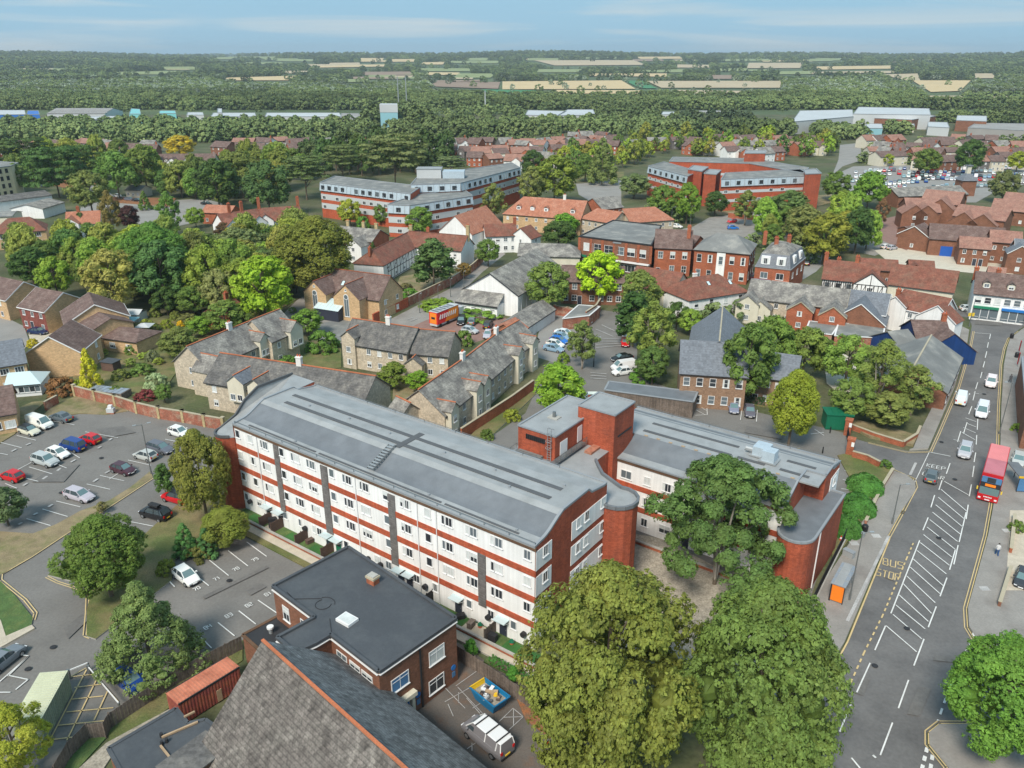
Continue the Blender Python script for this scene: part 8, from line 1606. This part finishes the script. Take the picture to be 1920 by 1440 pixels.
# ================================================================== trees and shrubs placed one by one
OL = (.125,.145,.038); DK = (.045,.085,.026); MD = (.08,.13,.035); LT = (.13,.21,.04); LM = (.24,.36,.02); YG = (.19,.24,.035); GG = (.105,.135,.065); BL = (.06,.10,.06); PU = (.055,.025,.028); BR = (.13,.11,.045); GO = (.32,.29,.03)
R.seed(21)
T_ = [
 (1139,1262,170, 'round', 1.36,(.115,.138,.036), 'huge olive-green lime tree in front of the block end, the left one of the pair', 'near'),
 (1430,1285,158, 'round', 1.42,(.082,.132,.04), 'huge mid-green lime tree beside the main road, the right one of the pair', 'near'),
 (1355,960,128, 'pine', 1.08,(.065,.115,.042), 'large open pine-like tree in front of the rear wing', 'near'),
 (268,1172,98, 'cone', 1.05,(.10,.15,.055), 'broad pale-tipped conical tree by the numbered bays', 'near'),
 (190,1035,78, 'round', 1.05,(.075,.13,.03), 'dense bright-green evergreen oak on the grass bank', 'near'),
 (373,882,53, 'round', 1.75,(.12,.14,.035), 'tall olive tree in front of the curved brick stair nose', 'near'),
 (305,895,20, 'column', 1.7,(.055,.115,.035), 'small dark green lollipop tree beside the red black-roofed car', None),
 (20,1380,88, 'loose', 1.0,(.20,.23,.03), 'yellow-green tree at the bottom left corner over the container', 'near'),
 (1898,1300,112, 'round', 1.15,(.085,.165,.034), 'bright green maple at the right edge below the side road', 'near'),
 (1490,755,47, 'round', 1.55,(.16,.20,.03), 'yellow-green oval tree in the rear drive', 'near'),
 (1655,695,64, 'loose', 1.15,(.135,.17,.05), 'broad olive ash-like tree in the middle of the roadside clump', 'near'),
 (1592,672,44, 'round', 1.15,(.12,.20,.045), 'bright leaning tree at the left of the roadside clump', None),(1718,725,48, 'loose', 1.05,(.135,.165,.055), 'loose grey-olive tree at the right of the roadside clump', None),(1600,745,38, 'round', 1.1,(.10,.15,.045), 'upright green tree behind the green substation', None),(1668,765,42, 'round', .8,(.115,.15,.05), 'low rounded tree at the front of the roadside clump', None),(1545,655,26, 'loose', 1.1, MD, 'thin tree between the middle copse and the roadside clump', None),
 (1405,672,48, 'round', 1.6,(.07,.12,.035), 'tall dark multi-stemmed tree in the middle copse', None),(1450,640,50, 'wide', 1.2,(.085,.14,.035), 'spreading tree at the top of the middle copse', None),(1512,652,44, 'wide', 1.1,(.105,.15,.04), 'light feathery tree at the right of the middle copse', None),(1390,720,22, 'loose', 1.7, DK, 'slim dark stem tree by the stock-brick building', None),
 (1047,722,51, 'round', .95,(.13,.225,.03), 'bright green round tree behind the plant room', None),
 (1093,640,38, 'loose', 1.25,(.105,.15,.055), 'loose pale birch between the blue cars and the yard', None),
 (1225,620,54, 'loose', 1.25,(.12,.165,.045), 'tall feathery ash in the rear yard', None),(1190,590,42, 'column', 1.3,(.035,.075,.025), 'dark drooping yew above the yard', None),(1200,545,40, 'round', 1.1,(.11,.15,.045), 'olive round tree above the dark yew', None),(1225,680,30, 'round', 1.2,(.06,.115,.035), 'dark mid-size tree below the feathery ash', None),(1282,555,20, 'column', 1.3, DK, 'clipped dark holly in front of the white hipped house', None),(1295,600,22, 'round', 1.1, LT, 'light green bush tree beside the slate wing', None),(1270,590,25, 'round', 1.1, DK, 'dark round tree between the ash and the slate wing', None),
 (1122,512,41, 'round', 1.15, LM, 'vivid lime-green tree in front of the dark brick house', None),(1028,532,42, 'round', 1.1,(.11,.16,.045), 'mid-green round tree beside the white hall', None),
 (490,535,57, 'round', 1.1,(.17,.27,.025), 'vivid bright green tree at the head of the lane', None),(592,472,74, 'round', 1.0,(.125,.135,.03), 'very large olive-brown rounded tree above the tan hall', 'near'),(812,487,44, 'column', 1.1,(.065,.11,.045), 'dark weeping birch on the dry lawn', None),
 (205,520,50, 'round', 1.2,(.20,.21,.065), 'pale yellow-olive tree in the middle of the left wood', None),(290,480,62, 'round', 1.1,(.075,.16,.035), 'big fresh-green tree with yellow top in the left wood', None),(300,505,55, 'round', 1.1,(.055,.11,.045), 'dark blue-green tree right of the pale yellow-olive one', None),(265,455,50, 'wide', .8, YG, 'yellow-tinged tree at the top of the left wood', None),
 (100,515,32, 'round', 1.2,(.13,.22,.03), 'bright green tree above the yellow brick houses', None),(55,495,40, 'round', .9, DK, 'dark shrubby tree at the left edge of the wood', None),(170,452,40, 'round', .95, MD, 'mid-green tree beside the white villa', None),(152,418,12, 'column', 2.0, DK, 'narrow dark columnar tree in front of the white villa', None),(80,480,30, 'round', 1.1, MD, 'mid-green round tree left of the bright one', None),
 (360,530,20, 'column', 2.0, YG, 'tall narrow yellow-green conifer in the left wood', None),(385,505,40, 'loose', 1.3,(.10,.14,.05), 'grey-green ragged tree right of the narrow conifer', None),(450,462,52, 'wide', .8, GG, 'broad grey-green willow in the wood', None),(410,540,32, 'round', 1.3,(.15,.17,.075), 'pale-leaved tree beside the vivid green one', None),(520,450,34, 'round', .9, DK, 'dark green tree between the white row and the olive giant', None),
 (205,395,26, 'loose', 1.7, BR, 'brownish tall tree between white villa and the light road', None),(240,405,22, 'round', 1.0, PU, 'dark purple-leaved tree near the light road', None),(420,435,20, 'round', 1.0,(.07,.05,.03), 'dull bronze tree in front of the white gabled row', None),(60,470,14, 'round', 1.0, PU, 'small purple shrub tree in the left wood', None),(165,355,37, 'round', 1.05,(.115,.135,.05), 'round grey-olive tree by the light road', None),
 (315,395,28, 'loose', 1.5,(.085,.15,.04), 'fresh green conifer-like tree by the light road', None),(270,375,14, 'cone', 1.3, MD, 'small cone-shaped tree in the middle of the light road', None),(365,405,18, 'round', 1.0, LT, 'pale green shrub tree below the light road', None),
 (335,272,27, 'round', .75, GO, 'golden yellow tree above the long mansion', None),(100,315,62, 'cedar', .75,(.045,.09,.03), 'wide dark cedar on the left', None),(40,290,60, 'cedar', .6,(.05,.085,.03), 'dark layered cedar at the left edge', None),(150,300,42, 'cedar', .8,(.055,.095,.03), 'second dark cedar right of the wide one', None),
 (738,283,74, 'cedar', .78,(.10,.13,.065), 'great flat-topped cedar with a pale trunk behind the office block', None),(640,290,40, 'cedar', .9,(.085,.12,.05), 'flat-topped cedar left of the great one', None),(845,305,34, 'cedar', .6,(.085,.13,.065), 'grey-green layered cedar right of the great one', None),(570,315,50, 'cedar', .8,(.075,.11,.05), 'spreading grey-green cedar above the office wing', None),
 (215,320,40, 'wide', 1.1,(.08,.15,.04), 'bright mid-green tree left of the mansion', None),(268,310,34, 'round', 1.25,(.095,.14,.035), 'tall green tree just left of the mansion', None),(345,335,26, 'loose', 1.0,(.05,.075,.04), 'dark thin tree in front of the mansion', None),(405,340,42, 'round', 1.1, DK, 'dark rounded tree right of the mansion', None),(450,320,48, 'wide', .9,(.09,.12,.035), 'broad olive tree above the dark rounded one', None),(500,345,44, 'round', 1.1,(.055,.10,.04), 'dark green tree beside the office block left end', None),(30,330,22, 'round', 1.2,(.10,.16,.06), 'pale green tree beside the cream block', None),
 (655,395,22, 'round', 1.1, YG, 'yellow-green tree in front of the office left wing', None),(680,415,14, 'shrub', 1.0,(.07,.16,.03), 'round green bush below the yellow-green tree', None),(785,412,26, 'round', 1.05,(.10,.17,.04), 'fresh green tree at the office block corner', None),(715,400,16, 'round', 1.2, MD, 'small tree between the office wings', None),
 (885,430,17, 'cone', 1.6,(.06,.03,.03), 'dark purple conifer beside the pub', None),(915,470,22, 'round', 1.1, MD, 'green shrubby tree below the pub', None),(700,480,16, 'cone', 1.8, DK, 'dark conifer at the corner of the timber-framed house', None),
 (1060,418,26, 'round', .8,(.10,.22,.03), 'bright green tree in front of the orange roofs', None),(1048,435,34, 'wide', .75, DK, 'dark domed tree below the orange roofs', None),(925,375,30, 'loose', 1.2,(.12,.155,.05), 'loose willow beside the office right wing', None),(995,345,32, 'loose', 1.2,(.13,.16,.055), 'pale willow behind the orange roofs', None),(1040,330,42, 'round', 1.0,(.12,.16,.03), 'tall olive oak behind the orange roofs', None),(1000,305,26, 'round', 1.0, DK, 'dark round tree left of the olive oak', None),(1130,300,36, 'cone', 1.2,(.11,.145,.055), 'broad pale conifer in the park', None),(1098,310,22, 'round', 1.1, MD, 'small tree left of the pale conifer', None),(1190,345,29, 'round', .75,(.115,.16,.08), 'rounded grey-green bush tree by the office road', None),
 (1245,375,28, 'round', 1.1,(.085,.14,.035), 'leafy tree before the ring office, left', None),(1290,375,25, 'round', 1.45,(.10,.18,.03), 'tall fresh-green tree before the ring office', None),(1342,378,23, 'round', .95, DK, 'dark compact tree before the ring office', None),(1400,385,32, 'loose', 1.0,(.11,.14,.045), 'loose olive tree in front of the ring office windows', None),(1480,390,46, 'round', .8,(.075,.12,.045), 'broad dark tree right of the ring office front', None),(1510,420,42, 'round', .95,(.115,.145,.055), 'olive tree above the half-timbered house', None),(1550,440,46, 'round', 1.0,(.14,.165,.03), 'yellow-olive tree above the half-timbered house', None),(1610,425,33, 'round', 1.25, DK, 'dark tall tree by the shopping court', None),(1450,440,22, 'round', 1.0, MD, 'small tree behind the mansard shop', None),
 (1632,350,38, 'wide', .9,(.10,.18,.03), 'flat-topped bright tree before the big car park', None),(1583,368,13, 'round', 1.1, LT, 'small young green tree by the road', None),(1570,345,26, 'round', 1.0, MD, 'mid-green tree left of the flat-topped bright one', None),(1655,395,18, 'loose', 1.6,(.14,.08,.05), 'brown-leaved tree in the shopping court', None),(1885,345,26, 'round', 1.1,(.10,.125,.055), 'grey-green tree at the corner of the big car park', None),(1745,297,20, 'round', .9, YG, 'yellow-green tree above the big car park, middle', None),(1910,300,20, 'round', .9, YG, 'yellow-green tree above the big car park, right edge', None),(1665,298,13, 'round', .8, YG, 'small yellow-green tree above the big car park, left', None),(1740,300,26, 'round', .9, MD, 'green tree beside the yellow-green one above the big car park', None),(1820,290,26, 'round', 1.2, DK, 'dark tall tree above the big car park', None),
 (165,690,24, 'cone', 1.75,(.36,.36,.03), 'golden-yellow conifer behind the brick wall', None),(112,720,30, 'shrub', .62,(.17,.09,.045), 'russet domed shrub left of the golden conifer', None),(292,712,24, 'shrub', .75,(.22,.29,.19), 'silvery domed willow shrub in the garden', None),(273,738,21, 'shrub', .45,(.13,.03,.035), 'dark red maple shrub beside the silvery dome', None),(306,735,15, 'round', 1.2,(.09,.14,.045), 'small green tree right of the red maple', None),(145,720,14, 'shrub', .8, YG, 'yellow-green bush at the foot of the golden conifer', None),(60,641,12, 'shrub', .7, GO, 'yellow bush in front of the nearest yellow brick house', None),(338,607,7, 'shrub', 1.3,(.55,.38,.02), 'small orange-yellow shrub in the left gardens', None),
 (290,583,12, 'shrub', .8,(.11,.145,.04), 'round clipped bush by the garden tent', None),(312,605,12, 'shrub', .8,(.15,.18,.03), 'round yellow-green clipped bush below it', None),(328,590,12, 'shrub', .8,(.12,.15,.04), 'clipped bush between two others in the left gardens', None),(350,595,20, 'shrub', .5,(.11,.12,.05), 'low spreading bush in the left gardens', None),(375,610,24, 'round', .8,(.11,.20,.03), 'bright bushy tree at the cottage garden edge', None),(335,640,38, 'round', .75,(.105,.14,.045), 'olive bush tree left of the cottage row', None),(285,665,14, 'shrub', .9,(.13,.16,.11), 'grey bush in the left gardens', None),(250,650,16, 'shrub', .8, MD, 'green bush below the garden tent', None),(265,690,22, 'shrub', .5, MD, 'low garden bush in front of the silvery dome', None),(225,700,18, 'shrub', .6,(.11,.14,.04), 'rough garden bush by the little shed', None),(215,730,18, 'shrub', .5, MD, 'spreading bush near the glass frame', None),
 (420,590,36, 'round', .85,(.11,.16,.045), 'leafy green tree at the corner of the lane', None),(360,560,30, 'round', .9, MD, 'rounded green tree behind the gardens', None),(455,600,20, 'round', 1.0, MD, 'green tree beside the far stone cottage', None),(310,560,26, 'round', 1.0, DK, 'dark green tree behind the garden tent', None),
 (575,600,27, 'round', .9,(.10,.18,.035), 'round green tree in the court of the cottages', None),(605,635,34, 'shrub', .65,(.075,.155,.035), 'cluster of round green bushes by the garages court', None),(540,675,20, 'shrub', .6,(.07,.15,.035), 'green bush in front of the far stone cottage', None),(736,700,30, 'wide', .85,(.105,.145,.03), 'small spreading tree in the cottage court', None),(782,712,22, 'round', .85,(.11,.21,.025), 'bright green bush tree beside the spreading one', None),(870,630,18, 'shrub', .9, MD, 'green bush at the end cottage gable', None),(805,655,12, 'shrub', .8,(.1,.2,.03), 'small bush at the stone gable', None),
 (960,775,17, 'shrub', .7,(.16,.20,.035), 'round yellow-green bush beside the brick garden wall', None),(913,812,13, 'shrub', .9, MD, 'dark bush at the near end of the brick garden wall', None),(885,770,8, 'shrub', .8, LT, 'tiny bright bush in the cottage strip', None),(1057,668,12, 'shrub', .9, LT, 'bright bush at the end of the blue car row', None),(1205,700,26, 'shrub', .5,(.07,.16,.03), 'low green bush right of the white van', None),(1292,690,9, 'shrub', .8, YG, 'small yellow bush by the stock-brick building', None),
 (420,985,45, 'round', .8,(.12,.155,.035), 'leafy green thicket tree at the lot corner', 'near'),(345,1010,28, 'cone', 1.3,(.06,.14,.05), 'small fresh-green fir on the grass bank', None),(385,1015,26, 'cone', 1.2,(.05,.125,.05), 'second small fir beside the thicket', None),(310,1060,20, 'shrub', .8,(.13,.15,.035), 'olive bush at the corner of bay 70', None),(372,1030,30, 'shrub', .5,(.10,.10,.035), 'dull low hedge bush along the lot edge', None),(5,945,38, 'round', 1.0,(.07,.115,.06), 'blue-green bushy tree at the left edge by the car park', None),(190,950,14, 'loose', .9,(.13,.13,.06), 'thin scrubby sapling on the island', None),
 (1660,868,14, 'shrub', .6,(.06,.13,.03), 'low green bush inside the entrance corner', None),
 (883,1212,15, 'column', 1.3,(.06,.17,.03), 'small green column shrub beside the path', None),(962,1262,14, 'column', 1.3,(.055,.16,.03), 'small green shrub behind the skip', None),(1912,800,14, 'shrub', .8, LT, 'bright garden bush at the right edge', None),(1908,985,16, 'shrub', .8, MD, 'garden bush at the right edge beside the drive', None),
 (820,568,36, 'shrub', .25,(.12,.20,.03), 'long low bright hedge before the white hall, left part', None),(900,585,44, 'shrub', .22,(.10,.18,.03), 'long low bright hedge before the white hall, right part', None),(768,548,18, 'shrub', .6,(.07,.15,.03), 'green shrubs beside the alley wall', None),(760,535,14, 'shrub', .4,(.12,.12,.06), 'dry low bush on the dry lawn', None),(870,505,14, 'round', 1.0,(.15,.11,.04), 'small bronze tree above the alley wall', None),
]
for cx, cy, rx, kd, asp, col, lab, lod in T_:
 tree(cx, cy, rx, kd, asp, col, lab, cat='shrub' if kd == 'shrub' else 'tree', lod=lod, clear=(.04 if kd in ('cone',) else .07 if rx > 140 else .48 if kd == 'cedar' and cx > 500 else None), name='shrub' if kd == 'shrub' else None)
hedge_at(G(1310,737), G(1435,760),1.4,1.6, 'dark green hedge in front of the stock-brick building', (.04,.10,.03));
# filler woods: countable trees
fill_trees([(0,492),(110,500),(200,495),(420,488),(560,478),(560,560),(440,590),(330,580),(160,545),(0,490)],75, 'tree in the wood above the yellow houses', 'trees of the dense wood above the yellow brick houses', (3,6), lodmid=True, gap=.5)
fill_trees([(0,315),(180,312),(280,318),(290,345),(420,345),(425,315),(600,310),(600,352),(420,385),(300,372),(200,345),(0,350)],62, 'tree by the long mansion', 'parkland trees on the left between mansion and estate', (4,6.5), lodmid=True, gap=.5)
fill_trees([(560,300),(850,300),(830,325),(600,335)],42, 'tree behind the striped office block', 'dark trees close behind the striped office block', (4,7), cols=[(.035,.065,.022),(.05,.085,.03)], gap=.5)
fill_trees([(1180,262),(1320,262),(1560,268),(1570,300),(1480,296),(1250,296),(1100,330),(1010,320),(1020,300),(1150,290)],95, 'tree around the ring office', 'trees around the ring office', (2.8,4.8), cols=[(.10,.15,.035),(.07,.12,.035),(.15,.19,.035),(.17,.22,.035),(.08,.12,.035)], gap=.5)
fill_trees([(200,600),(330,590),(560,580),(480,640),(300,700),(150,700)],22, 'shrub in the left gardens', 'low shrubs in the gardens left of the cottages', (1,2), kinds=('round',), asp=.6, gap=.8)
fill_trees([(1540,395),(1640,400),(1640,470),(1560,480),(1420,455),(1440,430)],12, 'tree above the half-timbered house', 'trees of the small copse above the half-timbered house', (3,5), lodmid=True, gap=.6)
def mound(x, y, rx, h, label, col):
 """a clipped leafy dome"""
 rng = np.random.default_rng(int(x)); n = 5200; u = rng.random(n); a = rng.random(n) * 6.283; z = u; r = np.sqrt(1 - z * z); P = np.stack([r * np.cos(a), r * np.sin(a), z],1); q = 1 + .05 * np.sin(P[:, 0] * 7) + .05 * np.cos(P[:, 1] * 9) + rng.normal(size=n) * .018; Nn = unit(P + rng.normal(size=(n, 3)) * .35); P = P * q[:, None]
 CORE.clear(); CORE.append((np.array([0,0,0.]),.93,.93)); me = quads_mesh('foliage', P, Nn, .055,['foliage'], rng, extra=core_mb(1.0)); g = G(x, y); s_ = scale_at(x, y, 1) * rx
 t = thing('laurel_mound', label, 'shrub', (g.x, g.y, 0)); o = obj('foliage', me, t, (0,0,0),0, col); o.scale = (s_, s_ * 1.1, h); TREES.append((g.x, g.y, s_))
mound(1622,918,33,2.1, 'bright green laurel mound, farthest of the three by the pavement', (.085,.235,.04)); mound(1606,958,34,2.3, 'bright green laurel mound, middle of the three by the pavement', (.08,.225,.04)); mound(1586,998,29,2.3, 'bright green laurel mound, nearest of the three by the pavement', (.07,.205,.035))
# ================================================================== fields and woods beyond the town
FIELDS = []
def field(px, m, name='field'):
 FIELDS.append(px); n = 14; a, b_, c, d = px; V = []; F = []
 for i in range(n + 1):
  for j in range(5):
   u, v = i / n, j / 4; x = lerp(lerp(a[0], b_[0], u), lerp(d[0], c[0], u), v); y = lerp(lerp(a[1], b_[1], u), lerp(d[1], c[1], u), v); p = GT(x, y); V.append((p.x, p.y, p.z + .5 + p.y * .0006))
 for i in range(n):
  for j in range(4): k = i * 5 + j; F.append((k, k + 5, k + 6, k + 1))
 me = bpy.data.meshes.new(name); me.from_pydata(V, [], F); me.materials.append(M[m]); me.update(); obj(name, me, kind='structure')
for px, m in (([(942,154),(1165,152),(1192,168),(942,169)], 'wheat'),([(1170,152),(1205,153),(1232,167),(1200,167)], 'crop_green'),([(1212,153),(1465,153),(1462,166),(1240,166)], 'stubble'),([(820,155),(938,155),(934,168),(800,163)], 'tilled'),
              ([(905,169),(1010,171),(1000,176),(900,174)], 'crop_green'),([(1040,170),(1200,171),(1210,177),(1040,177)], 'wheat'),([(1270,170),(1400,172),(1380,178),(1270,176)], 'stubble'),
              ([(1000,114),(1190,114),(1210,123),(1040,124)], 'stubble'),([(1105,139),(1250,139),(1250,145),(1105,144)], 'wheat'),([(860,139),(930,139),(920,147),(850,147)], 'pasture'),([(1010,131),(1090,131),(1090,137),(1005,137)], 'pasture'),([(1190,133),(1280,131),(1280,137),(1190,137)], 'pasture'),
              ([(1404,119),(1505,119),(1500,129),(1400,129)], 'stubble'),([(1530,126),(1670,124),(1670,130),(1530,132)], 'wheat'),([(1515,136),(1690,134),(1690,138),(1515,140)], 'stubble'),([(1650,141),(1720,139),(1725,152),(1700,152)], 'stubble'),([(1710,152),(1820,152),(1800,172),(1745,174)], 'wheat'),([(1825,139),(1860,139),(1870,148),(1825,148)], 'stubble'),([(1740,181),(1930,181),(1930,190),(1720,188)], 'stubble'),
              ([(215,136),(345,134),(300,141),(205,141)], 'pasture'),([(425,147),(560,143),(540,152),(420,152)], 'wheat'),([(530,134),(580,134),(575,139),(525,139)], 'stubble'),([(600,123),(722,122),(720,126),(600,128)], 'wheat'),([(675,110),(720,110),(716,117),(680,117)], 'wheat'),([(735,112),(780,112),(776,117),(735,117)], 'wheat'),([(720,143),(775,143),(770,147),(720,147)], 'stubble'),([(820,152),(900,151),(900,154),(815,155)], 'tilled'),([(1270,122),(1330,123),(1330,128),(1270,128)], 'stubble'),([(1350,130),(1395,130),(1395,135),(1350,135)], 'pasture')): field(px, m)
rngf = random.Random(31)
for (xa, xb, ya, yb, n) in ((380,900,107,122,12),(950,1400,106,113,7),(1400,1900,108,118,8),(560,860,126,150,9),(0,380,118,132,5),(1300,1500,128,148,4)):
 for k in range(n):
  x, y = rngf.uniform(xa, xb), rngf.uniform(ya, yb); w_ = rngf.uniform(28,95) ; h_ = rngf.uniform(1.8,4.2) * (1 + (y - 105) / 45); s_ = rngf.uniform(-10,10)
  field([(x, y),(x + w_, y + rngf.uniform(-.8,.8)),(x + w_ + s_, y + h_),(x + s_, y + h_ + rngf.uniform(-.5,.5))], rngf.choice(['stubble', 'pasture', 'wheat', 'tilled', 'pasture']))
def wood(name, label, n, mat_, region, sz, seed, kind='round', asp=1.0, far=True, where='tree'):
 """a wood nobody could count: one object whose points carry tree crowns"""
 rng = np.random.default_rng(seed); pts = []; scl = []; tries = 0
 while len(pts) < n and tries < n * 6:
  tries += 1
  x, y = region(rng)
  if y < 99: continue
  p = GT(x, y) if far else G(x, y)
  if far and p.length > 9000: continue
  d = p.length; s = sz * rng.uniform(.7,1.35) * (1 + max(0, d - 1500) / 5000)
  tx, ty = px_of((p.x, p.y, p.z + s * asp * 1.75)); hw = s * FPX / d * .8
  if any(inpoly(x + q * hw, y + (ty - y) * k, f) for f in FIELDS if f[0][0] - 40 < x < f[1][0] + 60 for k in (0,.5,1) for q in (-1,0,1)):
   if rng.random() < .994: continue
  if not far and any(inpoly(x, y, q) for q in OCC): continue
  if not far and any(abs(p.x - a_) < c_ + s * .5 and abs(p.y - b_) < c_ + s * .5 for a_, b_, c_ in BLD): continue
  pts.append((p.x, p.y, p.z - s * .1)); scl.append(s)
 me = bpy.data.meshes.new(name); me.from_pydata(pts[1:],[],[]); at = me.attributes.new('size', 'FLOAT', 'POINT'); at.data.foreach_set('value', scl[1:]); o = obj(name, me, kind='stuff')
 rng2 = np.random.default_rng(seed + 1); P, Q = crown_pts(kind, 12,8,5, rng2,.14); cm = quads_mesh('leaf_mass', P * np.array([1,1,1.7 * asp]), Q, .15,[mat_], rng2)
 first = obj('woodland_tree', cm, None, pts[0],0, label=label, category='tree'); first.scale = (scl[0],) * 3
 ng = bpy.data.node_groups.new(name, 'GeometryNodeTree'); ng.interface.new_socket('Geometry', in_out='INPUT', socket_type='NodeSocketGeometry'); ng.interface.new_socket('Geometry', in_out='OUTPUT', socket_type='NodeSocketGeometry')
 gi, go = ng.nodes.new('NodeGroupInput'), ng.nodes.new('NodeGroupOutput'); ip = ng.nodes.new('GeometryNodeInstanceOnPoints'); oi = ng.nodes.new('GeometryNodeObjectInfo'); oi.inputs['Object'].default_value = first
 na = ng.nodes.new('GeometryNodeInputNamedAttribute'); na.data_type = 'FLOAT'; na.inputs['Name'].default_value = 'size'; rv = ng.nodes.new('FunctionNodeRandomValue'); rv.data_type = 'FLOAT_VECTOR'; rv.inputs[0].default_value = (0,0,0); rv.inputs[1].default_value = (.12,.12,6.28)
 l = ng.links.new; l(gi.outputs[0], ip.inputs['Points']); l(oi.outputs['Geometry'], ip.inputs['Instance']); l(na.outputs['Attribute'], ip.inputs['Scale']); l(rv.outputs[0], ip.inputs['Rotation']); l(ip.outputs[0], go.inputs[0])
 m = o.modifiers.new('trees', 'NODES'); m.node_group = ng
def polyreg(*polys):
 def f(r):
  P = polys[r.integers(len(polys))]; xs = [p[0] for p in P]; ys = [p[1] for p in P]
  for _ in range(200):
   x, y = r.uniform(min(xs), max(xs)), r.uniform(min(ys), max(ys))
   if inpoly(x, y, P): return x, y
  return x, y
 return f
ux = lambda r: r.uniform(-30,1950)
wood('far_woodland', 'single far-off rounded tree in the green woodland beyond the fields', 15500, 'wood_green', lambda r: (ux(r),101 + 105 * r.random() ** 1.12),6.0,3)
wood('dark_woodland', 'single far-off dark tree in the woods on the hills', 6500, 'wood_dark', lambda r: (ux(r),100 + 58 * r.random() ** 1.3),6.2,5)
wood('silver_woodland', 'single far-off silvery willow in the pale belt below the fields', 6000, 'wood_silver', lambda r: (ux(r), r.choice([r.uniform(160,184), r.uniform(168,180), r.uniform(150,170)])),5.0,8, 'round', 1.1)
wood('tree_belt', 'single dense green tree in the belt behind the estate roofs', 1150, 'wood_green', polyreg([(620,238),(1190,238),(1190,254),(620,260)],[(300,243),(640,243),(640,262),(300,268)],[(1190,236),(1480,236),(1480,256),(1190,262)],[(-20,242),(300,243),(300,266),(-20,272)]),5.3,13, asp=1.05, far=False)
wood('tree_belt', 'single dark tree in the belt left of the factory halls', 150, 'wood_dark', polyreg([(1260,234),(1480,236),(1480,246),(1270,250)],[(690,241),(790,241),(790,250),(690,250)]),6.5,15, asp=1.05, far=False)
wood('tree_belt', 'single tall tree at the foot of the cyan works tower', 60, 'wood_green', polyreg([(690,240),(800,240),(800,250),(690,250)]),7.0,23, asp=1.25, far=False)
wood('works_trees', 'single tree standing between the warehouses', 190, 'wood_green', polyreg([(0,206),(1480,204),(1480,208),(0,211)],[(1760,224),(1930,228),(1930,232),(1760,230)],[(1850,206),(1930,208),(1930,216),(1850,214)],[(780,212),(980,212),(980,222),(780,224)],[(1110,214),(1240,214),(1240,228),(1110,228)]),5.2,17, far=False)
wood('works_trees', 'single tree in the strip of green below the factory halls', 110, 'wood_green', polyreg([(1560,244),(1930,246),(1930,253),(1600,252)],[(1500,236),(1620,240),(1620,262),(1550,262)]),4.8,19, far=False)
wood('garden_trees', 'single small garden tree between the houses beyond the big car park', 75, 'wood_green', polyreg([(1590,270),(1930,270),(1930,305),(1600,312)]),3.2,27, far=False)
wood('garden_trees', 'single small tree in the back yards of the old town centre', 60, 'wood_green', polyreg([(1000,400),(1090,430),(1090,442),(980,440)],[(1210,395),(1300,395),(1290,420),(1230,420)],[(1395,470),(1420,455),(1530,470),(1540,500),(1500,500)],[(1230,540),(1300,560),(1300,600),(1240,580)],[(1560,600),(1600,640),(1540,640),(1500,610)],[(1300,590),(1390,600),(1390,625),(1300,620)],[(1060,530),(1170,540),(1170,565),(1060,560)]),2.4,33, far=False)
wood('garden_trees', 'single small garden tree among the estate houses behind the cedars', 85, 'wood_green', polyreg([(470,258),(1160,250),(1100,298),(860,298),(700,270)]),3.0,29, far=False)
# haze: one box of thin air
hz = MB(); hz.box(-9000,9000,-300,9500,-1.2,140, 'copper_top'); ho = hz.build('haze', kind='stuff')
hm = bpy.data.materials.new('haze'); hm.use_nodes = True; n_ = hm.node_tree; n_.nodes.clear(); o_ = n_.nodes.new('ShaderNodeOutputMaterial'); v_ = n_.nodes.new('ShaderNodeVolumePrincipled'); v_.inputs['Density'].default_value = .0001; v_.inputs['Color'].default_value = (.82,.92,1,1); v_.inputs['Anisotropy'].default_value = .2; n_.links.new(v_.outputs[0], o_.inputs['Volume'])
ho.data.materials.clear(); ho.data.materials.append(hm)
